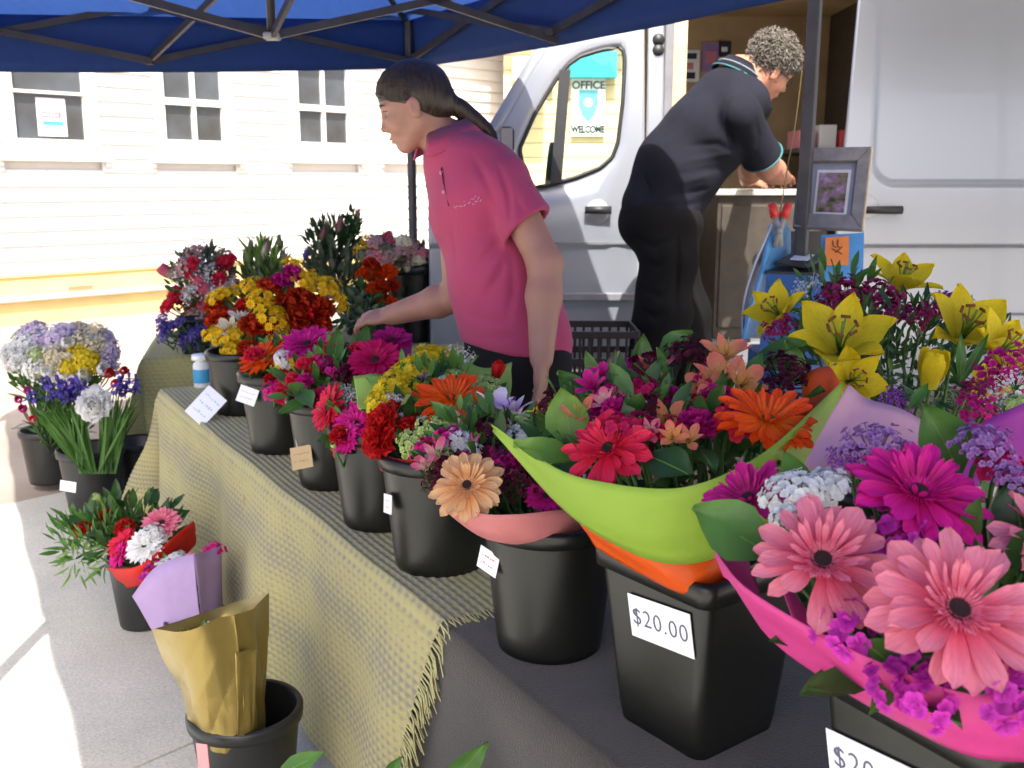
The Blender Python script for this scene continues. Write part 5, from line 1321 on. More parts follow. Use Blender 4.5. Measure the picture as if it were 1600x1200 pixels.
# ---- yellow lilies
lb = T(2.86, .80, .601)
bucket(lb, 'black bucket behind the square ones holding yellow lilies', 1.1)
q = Bouquet(lb, 'loose bouquet of yellow lilies, maroon waxflower and purple statice', seed=9)
for a in [('lily', 'lemon', 1312, 548, 1.78, 88, (-.15, -.55, .8)), ('lily', 'lemon', 1405, 448, 2.1, 60, (.15, -.3, .9)), ('lily', 'lemon', 1218, 494, 2.0, 54, (-.6, -.4, .6)), ('lily', 'lemon', 1502, 530, 1.78, 84, (.1, -.5, .8)), ('lily', 'lemon', 1555, 556, 1.72, 72, (.4, -.5, .6)), ('tulip', 'lemon', 1455, 588, 1.66, 46, (.05, -.2, .95)), ('lily', 'lemon', 1326, 596, 1.74, 56, (.1, -.8, .3)), ('lily', 'lemon', 1530, 600, 1.70, 46, (.2, -.8, .3)),
          ('wax', 'waxpink', 1318, 465, 2.0, 34), ('wax', 'waxpink', 1300, 480, 1.98, 26), ('wax', 'waxpink', 1372, 470, 2.0, 34), ('wax', 'waxpink', 1395, 492, 1.96, 28), ('wax', 'waxpink', 1430, 500, 1.94, 26), ('wax', 'waxpink', 1452, 492, 1.95, 24), ('wax', 'waxpink', 1220, 518, 1.92, 26), ('statice', 'statice', 1488, 478, 1.98, 28), ('statice', 'statice', 1515, 500, 1.94, 20), ('statice', 'statice', 1465, 470, 2.02, 18),
          ('tiny', 'white', 1262, 455, 2.05, 26), ('tiny', 'white', 1268, 485, 2.0, 20), ('wax', 'waxpink', 1280, 500, 1.94, 16), ('wax', 'magenta', 1580, 575, 1.6, 34), ('wax', 'magenta', 1545, 590, 1.62, 28), ('wax', 'waxpink', 1520, 620, 1.58, 26), ('tiny', 'white', 1592, 605, 1.52, 30), ('tiny', 'white', 1560, 622, 1.54, 22), ('wax', 'magenta', 1530, 650, 1.5, 30), ('statice', 'statice', 1400, 630, 1.62, 26), ('statice', 'statice', 1360, 545, 1.78, 16), ('hyd', 'lime', 1590, 640, 1.5, 22)]: q.f(*a)
c9 = P(1405, 565, 1.98)
q.foliage(c9, (.25, .20, .12), 520, .040, 'leafdark', seed=91, asp=.26, up=.2); q.foliage(c9 + V(0, 0, .0), (.25, .2, .12), 260, .036, 'leaf', seed=92, asp=.24, up=.2)
q.foliage(P(1300, 470, 2.05), (.09, .08, .07), 60, .05, 'leaf', seed=93, asp=.25)
for a in [((1270, 560, 1.8), (1250, 490, 1.85), .03, 'leaf'), ((1500, 600, 1.66), (1545, 520, 1.66), .018, 'leaf'), ((1500, 600, 1.66), (1500, 520, 1.66), .018, 'leaf'), ((1500, 600, 1.66), (1460, 530, 1.68), .018, 'leafdark'), ((1330, 450, 2.05), (1352, 425, 2.05), .02, 'leafdark'), ((1440, 640, 1.6), (1405, 600, 1.62), .02, 'leaf'), ((1420, 640, 1.58), (1450, 600, 1.6), .02, 'leaf')]: q.leaf(*a)
q.stems()

# ---- back table: proteas, pastel bouquets, violets
def back_p(u, v): return PZ(u, v, HT + .008)
p_ = V(-1.28, 5.12, HT + .008)
bucket(p_, 'black bucket on the back table with pink and white sprays', .9)
q = Bouquet(p_, 'bunch of dusty pink and white sprays on the back table', seed=20)
rn = random.Random(20)
for k in range(46):
    u, v = rn.gauss(315, 30), rn.gauss(440, 32)
    q.f(*(('ruffle', 'coral') if k % 5 == 0 else ('tiny', 'white') if k % 3 == 0 else ('wax', 'dusty') if k % 2 else ('rosebud', 'alstropink')), min(max(u, 262), 368), min(max(v, 398), 505), 5.0 + rn.uniform(-.12, .15), rn.uniform(13, 21))
q.foliage(P(315, 440, 5.1), (.17, .12, .17), 300, .055, 'leafgrey', seed=23); q.foliage(P(315, 470, 5.1), (.16, .12, .16), 90, .05, 'leafdark', seed=24)
q.foliage(P(312, 405, 5.1), (.17, .1, .06), 40, .05, 'leafgrey', seed=26); q.stems()
p_ = V(-1.55, 4.82, HT + .008)
bucket(p_, 'small black bucket on the back table with violet hyacinths', .7)
q = Bouquet(p_, 'bunch of violet blue hyacinths leaning from the back table', seed=21)
for k in range(22): q.f('tiny' if k % 3 == 0 else 'wax', 'violet' if k % 2 else 'iris', 250 + rn.random() * 66, 498 + rn.random() * 44, 4.62 + rn.uniform(-.1, .1), rn.uniform(9, 14), (-.5, -.4, .7))
q.foliage(P(295, 540, 4.7), (.08, .08, .07), 60, .06, 'leaf', seed=27, asp=.15); q.stems()
p_ = V(-1.12, 5.3, HT + .008)
bucket(p_, 'black bucket on the back table with pale green proteas', .9)
q = Bouquet(p_, 'upright bunch of pale green and grey proteas', seed=22)
for (u, v, r, col) in [(385, 405, 14, 'protea'), (445, 405, 14, 'protea'), (412, 395, 15, 'cream'), (392, 388, 12, 'protea'), (418, 385, 12, 'proteapink'), (438, 380, 12, 'protea'), (405, 410, 13, 'protea'), (425, 415, 13, 'protea'), (398, 430, 12, 'cream')]: q.f('protea', col, u, v, 5.1, r, (rn.uniform(-.2, .2), -.1, 1))
q.foliage(P(415, 425, 5.15), (.12, .1, .14), 260, .09, 'leaflime', seed=28, asp=.16, up=1.2); q.foliage(P(415, 440, 5.15), (.11, .1, .12), 160, .08, 'leafgrey', seed=29, asp=.2, up=1.2); q.stems()
p_ = V(-.82, 5.45, HT + .008)
bucket(p_, 'black bucket on the back table with tall dark foliage', 1.0)
q = Bouquet(p_, 'tall bunch of dark foliage with blue-grey and maroon proteas', seed=23)
for (u, v, r, col) in [(505, 368, 13, 'proteapink'), (530, 355, 14, 'proteapink'), (560, 335, 8, 'proteapink'), (520, 415, 14, 'protea'), (545, 405, 14, 'protea'), (500, 425, 13, 'protea'), (535, 440, 14, 'protea'), (478, 400, 11, 'violet')]: q.f('protea', col, u, v, 5.25, r, (rn.uniform(-.1, .3), -.1, 1))
q.foliage(P(518, 380, 5.35), (.13, .1, .13), 380, .06, 'leafdark', seed=33, asp=.25, up=1.1); q.foliage(P(522, 425, 5.3), (.16, .1, .14), 320, .08, 'leafgrey', seed=34, asp=.28, up=1.0); q.foliage(P(552, 365, 5.35), (.05, .04, .13), 110, .045, 'leafdark', seed=35, up=1.2); q.stems()
p_ = V(-.52, 5.2, HT + .008)
bucket(p_, 'black bucket on the back table beside the gazebo leg holding pastel blooms', 1.15, hs=1.4)
q = Bouquet(p_, 'dome of faded dusty pink and grey-green blooms in cellophane', seed=24)
for k in range(64):
    a = rn.uniform(0, math.pi * 2); rr = math.sqrt(rn.random())
    u, v = 614 + 46 * rr * math.cos(a), 398 + 26 * rr * math.sin(a)
    q.f(('ruffle', 'rosebud', 'hyd')[k % 3], ('dusty', 'alstropink', 'cream', 'dusty', 'protea')[k % 5], u, v, 5.0 + .1 * rn.random() + .001 * (u - 614), rn.uniform(12, 17))
q.f('daisy', 'yellow', 570, 392, 5.05, 16); q.f('daisy', 'yellow', 575, 378, 5.1, 12)
q.foliage(P(618, 400, 5.12), (.17, .12, .08), 120, .05, 'leafgrey', seed=36); q.foliage(P(640, 425, 5.15), (.12, .1, .08), 80, .06, 'leafdark', seed=37)
q.stems()
p_ = V(-.66, 4.92, HT + .008)
bucket(p_, 'small black bucket under the orange blooms by the girl in pink', .8)
q = Bouquet(p_, 'little bunch of burnt orange blooms on the back table', seed=25)
for k in range(12): q.f('ruffle', 'rust' if k % 2 else 'orange', 585 + rn.gauss(0, 14), 446 + rn.gauss(0, 14), 4.8 + rn.uniform(-.05, .08), rn.uniform(11, 16))
q.foliage(P(575, 480, 4.85), (.12, .1, .13), 130, .06, 'leafdark', seed=38); q.foliage(P(565, 490, 4.8), (.1, .1, .1), 60, .06, 'leafgrey', seed=39); q.stems()

# ---- on the ground
q = Bouquet(G[1], 'tall bunches of blue irises with long green stems and one white bloom', seed=30)
mb = MB()
def blades(u0, v0, u1a, u1b, v1, n, zb, zt):
    for k in range(n):
        a, b = P(u0 + rn.uniform(-14, 14), v0, zb + rn.uniform(-.08, .08)), P(u1a + (u1b - u1a) * rn.random(), v1 + rn.uniform(-14, 18), zt + rn.uniform(-.1, .1))
        y = (b - a).normalized(); x = y.cross(V(rn.uniform(-.5, .5), -1, .2)).normalized(); z = x.cross(y)
        M = Matrix((x, y, z)).transposed().to_4x4(); M.translation = a
        petal_to(mb, M, (b - a).length, rn.uniform(.008, .014), curl=rn.uniform(-.12, .12), cup=.3, shape='blade', nt=6, ns=2)
blades(138, 740, 55, 132, 640, 90, 4.25, 4.1); blades(165, 740, 160, 215, 625, 70, 4.25, 4.12)
mb.build('stems', C['leaf'], q.t, smooth=True, kind='stuff')
for k in range(26): q.f('irisf', 'iris', 45 + rn.random() * 92, 600 + rn.random() * 26 - .1 * k, 4.08 + rn.uniform(-.1, .1), rn.uniform(11, 17), (rn.uniform(-.4, .1), -.2, 1))
for k in range(14): q.f('irisf', 'iris', 182 + rn.random() * 32, 592 + rn.random() * 22, 4.12 + rn.uniform(-.08, .08), rn.uniform(10, 15), (rn.uniform(-.1, .4), -.2, 1))
q.f('ruffle', 'white', 148, 632, 4.02, 28, (0, -.9, .4)); q.f('rosebud', 'white', 148, 634, 3.98, 20, (0, -.9, .4))
q.heads = []
q = Bouquet(G[5], 'broad sunlit bunch of white, lilac and yellow blooms behind the irises', seed=31)
for k in range(84):
    a = rn.uniform(0, 6.283); rr = math.sqrt(rn.random()); u, v = 98 + 84 * rr * math.cos(a), 554 + 44 * rr * math.sin(a)
    col = 'palelilac' if (v < 535 and k % 2) or u > 160 else ('lemon' if k % 2 else 'cream') if 60 < u < 140 and 545 < v < 578 else 'palelilac' if v < 530 and k % 3 == 0 else 'cream' if k % 5 == 0 else 'lime' if k % 7 == 0 else 'white'
    q.f(('ruffle', 'hyd', 'statice', 'rosebud')[k % 4], col, u, v, 4.45 + .003 * (560 - v) + rn.uniform(-.05, .08), rn.uniform(13, 22))
for (u, v, col, r) in [(170, 585, 'red', 16), (192, 580, 'red', 14), (178, 600, 'coral', 14), (36, 640, 'magenta', 14), (30, 625, 'magenta', 12), (52, 655, 'coral', 12), (110, 598, 'mauve', 14), (44, 612, 'magenta', 12)]: q.f('rosebud', col, u, v, 4.3, r)
q.foliage(P(95, 590, 4.55), (.22, .15, .12), 140, .07, 'leaf', seed=43); q.foliage(P(95, 640, 4.5), (.14, .1, .2), 120, .09, 'leafdark', seed=44, asp=.15); q.stems()
q = Bouquet(G[2], 'low bouquet of red blooms and pink gerberas in red paper on the ground', seed=32)
for a in [('ruffle', 'red', 132, 823, 3.2, 20), ('ruffle', 'red', 160, 810, 3.22, 18), ('gerbera', 'coral', 190, 848, 3.06, 30, (-.5, -.4, .7)), ('gerbera', 'hotpink', 186, 868, 3.02, 24, (-.6, -.5, .5)), ('gerbera', 'lightpink', 253, 816, 3.04, 32, (.1, -.5, .8)), ('gerbera', 'white', 226, 852, 2.98, 34, (-.2, -.6, .7)), ('hyd', 'white', 238, 838, 3.0, 20), ('protea', 'proteapink', 205, 782, 3.2, 14), ('tulip', 'lime', 155, 782, 3.24, 14), ('ruffle', 'red', 196, 825, 3.12, 16)]: q.f(*a)
g2c = P(180, 840, 3.22)
q.foliage(g2c, (.20, .14, .10), 260, .07, 'leaf', seed=45, asp=.2); q.foliage(P(130, 870, 3.12), (.07, .09, .06), 80, .045, 'leaflime', seed=46, asp=.15, up=-.2); q.foliage(g2c + V(.05, 0, .03), (.16, .13, .1), 90, .07, 'leafdark', seed=47)
q.paper('wrap_front', PR, [(166, 888, 3.06), (212, 886, 2.95), (260, 848, 2.98), (304, 814, 3.1)], [(200, 918, 3.08), (228, 912, 3.0), (262, 892, 3.03), (306, 852, 3.12)], bulge=.008, wr=.004)
q.stems()
q = Bouquet(G[3], 'tall lilac paper cone of pink flowers standing behind the gold one', seed=33)
q.paper('wrap_left', PLI, [(206, 932, 2.86), (246, 884, 2.82), (302, 866, 2.80)], [(282, 1050, 2.93), (302, 1056, 2.89), (326, 1054, 2.88)], wr=.003, bulge=.012)
q.paper('wrap_right', PLI, [(302, 866, 2.80), (325, 862, 2.88), (344, 852, 2.96)], [(326, 1054, 2.88), (340, 1048, 2.92), (352, 1040, 2.97)], wr=.003, n=14)
q.paper('wrap_back', PLI, [(208, 932, 2.87), (270, 900, 3.1), (344, 854, 2.97)], [(283, 1048, 2.94), (318, 1038, 3.0), (351, 1038, 2.98)], wr=.002)
for a in [('dian', 'dianthus', 240, 896, 2.88, 20), ('hyd', 'white', 275, 880, 2.86, 20), ('dian', 'hotpink', 334, 860, 2.95, 16), ('hyd', 'white', 255, 888, 2.9, 16), ('gerbera', 'lightpink', 295, 880, 2.92, 24)]: q.f(*a)
q.foliage(P(285, 905, 2.96), (.08, .08, .05), 40, .05, 'leaf', seed=48); q.stems()
q = Bouquet(G[4], 'crumpled gold paper cone bouquet standing in a dark grey bucket', seed=34)
q.paper('wrap_left', PG, [(236, 984, 2.14), (280, 986, 2.06), (325, 974, 2.04), (366, 962, 2.08)], [(312, 1150, 2.22), (336, 1166, 2.17), (360, 1170, 2.165), (382, 1168, 2.17)], wr=.010, bulge=.012, n=48, m=40, flat=True)
q.paper('wrap_right', PG, [(366, 962, 2.08), (396, 950, 2.18), (419, 926, 2.30)], [(382, 1168, 2.17), (400, 1162, 2.20), (412, 1150, 2.26)], wr=.008, n=26, m=40, flat=True)
q.paper('wrap_back', PG, [(238, 984, 2.15), (310, 960, 2.38), (370, 940, 2.42), (419, 928, 2.31)], [(314, 1146, 2.23), (345, 1130, 2.33), (385, 1130, 2.35), (412, 1148, 2.27)], wr=.003)
q.paper('wrap_flap', PG, [(368, 1020, 2.09), (400, 1012, 2.15)], [(372, 1150, 2.12), (398, 1150, 2.17)], wr=.003, n=10)
for a in [('hyd', 'white', 328, 984, 2.12, 13), ('hyd', 'white', 362, 972, 2.15, 10), ('tiny', 'lime', 290, 996, 2.14, 14)]: q.f(*a)
q.foliage(P(325, 1010, 2.22), (.05, .06, .02), 30, .035, 'leaf', seed=49); q.stems()
# leafy bunch at the foot of the felt cover, mostly below the picture
lp = V(-.22, 1.42, .03)
bucket(lp, 'dark bucket on the ground at the foot of the felt cover', .9, BKM2)
q = Bouquet(lp, 'leafy green bunch standing at the foot of the felt cover', seed=35)
q.leaf((690, 1240, 1.68), (764, 1156, 1.66), .045, 'leaf', .05, (.2, -1, .5)); q.leaf((430, 1215, 1.86), (512, 1174, 1.84), .04, 'leaf', .15, (0, -.7, .7)); q.leaf((600, 1230, 1.8), (630, 1180, 1.78), .03, 'leaf', .1)
q.foliage(lp + V(-.05, 0, .30), (.16, .12, .07), 90, .09, 'leaf', seed=50, asp=.3)

# ================================================================== PEOPLE (bodies as smooth implicit surfaces)
class Field:
    def __init__(s, lo, hi, h):
        s.lo, s.h = np.array(lo, float), h
        s.n = np.ceil((np.array(hi) - s.lo) / h).astype(int) + 1
        s.d = np.full(s.n, 9.0, np.float32)
    def window(s, lo, hi):
        i0 = np.clip(np.floor((np.array(lo) - s.lo) / s.h).astype(int), 0, s.n); i1 = np.clip(np.ceil((np.array(hi) - s.lo) / s.h).astype(int) + 1, 0, s.n)
        sl = tuple(slice(a, b) for a, b in zip(i0, i1))
        ax = [s.lo[k] + s.h * np.arange(i0[k], i1[k]) for k in range(3)]
        return sl, np.meshgrid(*ax, indexing='ij')
    def put(s, sl, e, k, op='u'):
        a = s.d[sl]
        if a.size == 0: return
        if op == 'u':
            h = np.maximum(k - np.abs(a - e), 0) / max(k, 1e-6); s.d[sl] = np.minimum(a, e) - h * h * k * .25
        else:
            h = np.maximum(k - np.abs(a + e), 0) / max(k, 1e-6); s.d[sl] = np.maximum(a, -e) + h * h * k * .25
    def cap(s, a, b, ra, rb, k=.02, op='u'):
        a, b = np.array(a, float), np.array(b, float); m = max(ra, rb) + max(k, .03)
        sl, (X, Y, Z) = s.window(np.minimum(a, b) - m, np.maximum(a, b) + m)
        ab = b - a; t = ((X - a[0]) * ab[0] + (Y - a[1]) * ab[1] + (Z - a[2]) * ab[2]) / max(ab @ ab, 1e-9); t = np.clip(t, 0, 1)
        e = np.sqrt((X - a[0] - t * ab[0]) ** 2 + (Y - a[1] - t * ab[1]) ** 2 + (Z - a[2] - t * ab[2]) ** 2) - (ra + (rb - ra) * t)
        s.put(sl, e.astype(np.float32), k, op)
    def chain(s, pts, rs, k=.02):
        for i in range(len(pts) - 1): s.cap(pts[i], pts[i + 1], rs[i], rs[i + 1], k)
    def ell(s, M, c, r, k=.02, op='u'):
        """ellipsoid: centre c and radii r in the frame M (4x4, rotation + translation)"""
        cw = np.array(M @ Vector(c)); R_ = np.array(M.to_3x3()); m = max(r) + max(k, .03)
        sl, (X, Y, Z) = s.window(cw - m, cw + m)
        q = [(X - cw[0]) * R_[0, i] + (Y - cw[1]) * R_[1, i] + (Z - cw[2]) * R_[2, i] for i in range(3)]
        k0 = np.sqrt(sum((q[i] / r[i]) ** 2 for i in range(3))); k1 = np.sqrt(sum((q[i] / r[i] ** 2) ** 2 for i in range(3))) + 1e-6
        s.put(sl, (k0 * (k0 - 1) / k1).astype(np.float32), k, op)
    def join(s, o, k=.02):
        s.put(tuple(slice(0, q) for q in s.n), o.d, k)
    def like(s):
        o = Field(s.lo, s.lo, s.h); o.n = s.n; o.d = np.full(s.n, 9.0, np.float32); return o
    def cut(s, p, n, r=None, k=.004):
        """remove what lies on the +n side of the plane through p (within radius r of p)"""
        p = np.array(p, float); n = np.array(Vector(n).normalized())
        sl, (X, Y, Z) = s.window(p - r, p + r) if r else s.window(s.lo, s.lo + s.n * s.h)
        e = -((X - p[0]) * n[0] + (Y - p[1]) * n[1] + (Z - p[2]) * n[2])
        s.put(sl, e.astype(np.float32), k, 's')
    def mesh(s, smooth=2):
        d = s.d; ins = d < 0
        c = [ins[a:ins.shape[0]-1+a, b:ins.shape[1]-1+b, g:ins.shape[2]-1+g] for a in (0, 1) for b in (0, 1) for g in (0, 1)]
        cnt = sum(x.astype(np.int8) for x in c); act = (cnt > 0) & (cnt < 8)
        idx = np.full(act.shape, -1, np.int32); I = np.argwhere(act); idx[act] = np.arange(len(I))
        off = [(a, b, g) for a in (0, 1) for b in (0, 1) for g in (0, 1)]
        val = np.stack([d[I[:, 0] + o[0], I[:, 1] + o[1], I[:, 2] + o[2]] for o in off], 1)
        acc = np.zeros((len(I), 3)); num = np.zeros(len(I))
        for i in range(8):
            for j in range(i + 1, 8):
                df = [off[j][q] - off[i][q] for q in range(3)]
                if sum(abs(q) for q in df) != 1: continue
                v0, v1 = val[:, i], val[:, j]; m = (v0 < 0) != (v1 < 0); t = np.where(m, v0 / np.where(m, v0 - v1, 1), 0)
                for q in range(3): acc[:, q] += np.where(m, off[i][q] + t * df[q], 0)
                num += m
        V_ = s.lo + (I + acc / num[:, None]) * s.h
        faces = []
        for ax in range(3):
            o1, o2 = [(1, 2), (2, 0), (0, 1)][ax]
            sh = [slice(None)] * 3; sh2 = [slice(None)] * 3; sh[ax] = slice(0, -1); sh2[ax] = slice(1, None)
            a, b = ins[tuple(sh)], ins[tuple(sh2)]
            E = np.argwhere(a != b); E = E[(E[:, o1] > 0) & (E[:, o2] > 0) & (E[:, o1] < ins.shape[o1] - 1) & (E[:, o2] < ins.shape[o2] - 1)]
            fl = a[E[:, 0], E[:, 1], E[:, 2]]
            def g_(da, db):
                q = E.copy(); q[:, o1] -= da; q[:, o2] -= db; return idx[q[:, 0], q[:, 1], q[:, 2]]
            Q = np.stack([g_(0, 0), g_(1, 0), g_(1, 1), g_(0, 1)], 1)
            Q[~fl] = Q[~fl][:, ::-1]; faces.append(Q)
        F = np.concatenate(faces); F = F[(F >= 0).all(1)]
        for _ in range(smooth):
            A = np.zeros_like(V_); N_ = np.zeros(len(V_))
            for i in range(4):
                a, b = F[:, i], F[:, (i + 1) % 4]
                for q in range(3): A[:, q] += np.bincount(a, V_[b, q], len(V_)) + np.bincount(b, V_[a, q], len(V_))
                N_ += np.bincount(a, minlength=len(V_)) + np.bincount(b, minlength=len(V_))
            V_ = V_ * .5 + .5 * A / np.maximum(N_, 1)[:, None]
        return V_, F
def field_obj(name, V_, F, mt, parent, disp=None):
    if disp is not None: V_ = V_ + disp(V_)
    me = bpy.data.meshes.new(name); o3 = np.array(WO[parent])
    me.from_pydata((V_ - o3).tolist(), [], F.tolist()); me.materials.append(mt); me.shade_smooth(); me.update()
    o = bpy.data.objects.new(name, me); COL.objects.link(o); o.parent = parent; WO[o] = WO[parent]
    return o
def head(F, M, s=1.0, female=True):
    r = lambda *a: tuple(x * s for x in a)
    F.ell(M, r(-.014, 0, .034), r(.098, .076, .090), .02); F.ell(M, r(.026, 0, -.026), r(.064, .060, .086), .03)
    for y in (-1, 1):
        F.cap(M @ Vector(r(-.004, y * .046, -.052)), M @ Vector(r(.056, y * .010, -.098)), .021 * s, .016 * s, .025)
        F.ell(M, r(.060, y * .034, -.034), r(.026, .022, .026), .02)                       # cheek
        F.ell(M, r(.078, y * .031, .004), r(.012, .017, .011), .006, 's')                 # eye socket
        F.ell(M, r(.068, y * .031, .003), r(.0125, .0125, .0125), .004)                   # eyeball bulge
        F.ell(M, r(.070 if female else .074, y * .030, .020), r(.016, .024, .008), .012)                      # brow
        F.ell(M @ Matrix.Rotation(-.25, 4, 'Y'), r(-.006, y * .080, -.014), r(.019, .010, .032), .004); F.ell(M @ Matrix.Rotation(-.25, 4, 'Y'), r(-.001, y * .091, -.010), r(.011, .006, .020), .003, 's'); F.ell(M, r(-.006, y * .08, -.040), r(.009, .006, .009), .004)
    F.ell(M, r(.064, 0, -.098), r(.018, .019, .016), .02)
    F.cap(M @ Vector(r(.080, 0, .004)), M @ Vector(r(.101, 0, -.029)), .0065 * s, .009 * s, .012); F.ell(M, r(.101, 0, -.033), r(.011, .011, .009), .007)
    for y in (-1, 1): F.ell(M, r(.094, y * .010, -.038), r(.010, .008, .008), .005)
    F.ell(M, r(.084, 0, -.061), r(.012, .022, .007), .006); F.ell(M, r(.082, 0, -.073), r(.012, .019, .008), .006)
def hand(F, w, d, nrm, s=1.0, curl=.5, mirror=1):
    """w wrist, d direction of the palm, nrm back of the hand"""
    d = Vector(d).normalized(); n = Vector(nrm); n = (n - d * n.dot(d)).normalized(); x = d.cross(n) * mirror
    M = Matrix((d, x, n)).transposed().to_4x4(); M.translation = w
    F.ell(M, (.045 * s, 0, 0), (.052 * s, .040 * s, .017 * s), .012)
    for i, (y, L_) in enumerate(((-.030, .072), (-.010, .082), (.010, .077), (.029, .060))):
        p_ = Vector((.082 * s, y * s, 0)); a = 0.0; L_ *= s
        for k, (fr, rr) in enumerate(((.45, .0095), (.32, .0085), (.25, .0075))):
            a += curl * (.6 if k == 0 else .8); q_ = p_ + Vector((math.cos(a), y * 1.2, -math.sin(a))) * L_ * fr
            F.cap(M @ p_, M @ q_, rr * s, (rr - .001) * s, .004); p_ = q_
    t0 = Vector((.020, -.032, -.004)) * s; t1 = Vector((.055, -.060, -.016)) * s; t2 = Vector((.082, -.062, -.030)) * s
    F.cap(M @ t0, M @ t1, .014 * s, .011 * s, .012); F.cap(M @ t1, M @ t2, .011 * s, .0085 * s, .004)
def folds(seed, amp, dirs):
    rn = np.random.RandomState(seed); ph = rn.uniform(0, 6.3, 12)
    def f(V_):
        q = V_ - V_.mean(0); a = 0
        for i, (dx, dy, dz, fq) in enumerate(dirs):
            ax = q @ np.array((dx, dy, dz)); w = np.sin(q @ rn.uniform(-4, 4, 3) + ph[i])
            a = a + np.sin(ax * fq + ph[i + 4] + 1.5 * w) * (.5 + .5 * w)
        c = q.copy(); c[:, 2] *= .2; c /= np.linalg.norm(c, axis=1)[:, None] + 1e-6
        return c * (amp * a)[:, None]
    return f
def creases(V_, lines):
    """press cloth folds into a garment: each line is a chain of points on it, a width and a depth (negative = ridge)"""
    c0 = V_.mean(0)
    for pts, wd, dp in lines:
        best = np.full(len(V_), 9.0); along = np.zeros(len(V_)); n = len(pts) - 1
        for i in range(n):
            a, b = np.array(pts[i]), np.array(pts[i + 1]); ab = b - a; t = np.clip(((V_ - a) @ ab) / (ab @ ab + 1e-9), 0, 1)
            dd = np.linalg.norm(V_ - a - t[:, None] * ab, axis=1); m = dd < best; best[m] = dd[m]; along[m] = (i + t[m]) / n
        cam_ = V_ - np.array((0, 0, CAM_H)); cam_ /= np.linalg.norm(cam_, axis=1)[:, None]
        V_ = V_ + cam_ * (dp * np.exp(-(best / wd) ** 2) * np.sin(np.pi * np.clip(along * .9 + .08, 0, 1)))[:, None]
    return V_
def make_surf(V_):
    def surf(u, v, out=.004):
        c = np.array((0, 0, CAM_H)); d = np.array(P(u, v, 1)) - c; d /= np.linalg.norm(d)
        q = V_ - c; t = q @ d; r = np.linalg.norm(q - t[:, None] * d, axis=1); m = r < .014
        i = np.where(m)[0][np.argmin(t[m])] if m.any() else np.argmin(r)
        return Vector(V_[i]) - Vector(d) * out
    return surf
def fold_lines(V_, px, wd, dp):
    s_ = make_surf(V_); return [([s_(u, v, 0) for u, v in pl], wd * k, dp * k2) for pl, k, k2 in px]
def skin_mat(name, col, red):
    m = bpy.data.materials.new(name); nt, b = nodes_of(m); L = nt.links.new; N = nt.nodes.new
    tc = N('ShaderNodeTexCoord'); n = N('ShaderNodeTexNoise'); n.inputs['Scale'].default_value = 16; n.inputs['Detail'].default_value = 5; L(tc.outputs['Object'], n.inputs['Vector'])
    r = N('ShaderNodeValToRGB'); r.color_ramp.elements[0].position, r.color_ramp.elements[1].position = .35, .7
    r.color_ramp.elements[0].color, r.color_ramp.elements[1].color = (*col, 1), (*red, 1); L(n.outputs['Fac'], r.inputs['Fac']); L(r.outputs[0], b.inputs['Base Color'])
    b.inputs['Roughness'].default_value = .5; b.inputs['Subsurface Weight'].default_value = .15; b.inputs['Subsurface Radius'].default_value = (.012, .005, .003); b.inputs['Subsurface Scale'].default_value = .6
    n2 = N('ShaderNodeTexNoise'); n2.inputs['Scale'].default_value = 300; L(tc.outputs['Object'], n2.inputs['Vector']); bp = N('ShaderNodeBump'); bp.inputs['Strength'].default_value = .12; bp.inputs['Distance'].default_value = .002
    L(n2.outputs['Fac'], bp.inputs['Height']); L(bp.outputs[0], b.inputs['Normal'])
    return m
def hair_mat(name, c1, c2, scale=(60, 60, 6), rough=.42):
    m = bpy.data.materials.new(name); nt, b = nodes_of(m); L = nt.links.new; N = nt.nodes.new
    tc = N('ShaderNodeTexCoord'); mp = N('ShaderNodeMapping'); mp.inputs['Scale'].default_value = scale; L(tc.outputs['Object'], mp.inputs['Vector'])
    n = N('ShaderNodeTexNoise'); n.inputs['Scale'].default_value = 2.4; n.inputs['Detail'].default_value = 5; L(mp.outputs[0], n.inputs['Vector'])
    r = N('ShaderNodeValToRGB'); r.color_ramp.elements[0].position, r.color_ramp.elements[1].position = .35, .68; r.color_ramp.elements[0].color, r.color_ramp.elements[1].color = (*c1, 1), (*c2, 1)
    L(n.outputs['Fac'], r.inputs['Fac']); L(r.outputs[0], b.inputs['Base Color']); b.inputs['Roughness'].default_value = rough
    bp = N('ShaderNodeBump'); bp.inputs['Strength'].default_value = .6; bp.inputs['Distance'].default_value = .004; L(n.outputs['Fac'], bp.inputs['Height']); L(bp.outputs[0], b.inputs['Normal'])
    return m
M_skin = skin_mat('fair_skin', (.38, .195, .135), (.43, .21, .15)); M_skin2 = skin_mat('ruddy_skin', (.42, .20, .125), (.48, .20, .13))
M_hair = hair_mat('brown_hair', (.012, .007, .004), (.045, .027, .014)); M_curl = hair_mat('grey_curls', (.05, .042, .034), (.22, .195, .16), (30, 30, 30), .75)
M_pink = mat('pink_polo', (.42, .046, .125), .85, var=.06, vscale=5, bump=.25, bscale=500, sheen=.12)
M_navy = mat('dark_polo', (.009, .0095, .017), .9, var=.25, vscale=6, bump=.3, bscale=400, spec=.25)
M_trs = mat('black_trousers', (.006, .0055, .0055), .9, var=.3, vscale=6, bump=.4, bscale=300, spec=.2)
M_trs2 = mat('charcoal_trousers', (.010, .010, .012), .9, var=.25, vscale=6, bump=.3, bscale=300, spec=.25)
M_eyew = mat('eye_white', (.34, .31, .29), .25); M_iris = mat('eye_iris', (.04, .03, .02), .1)

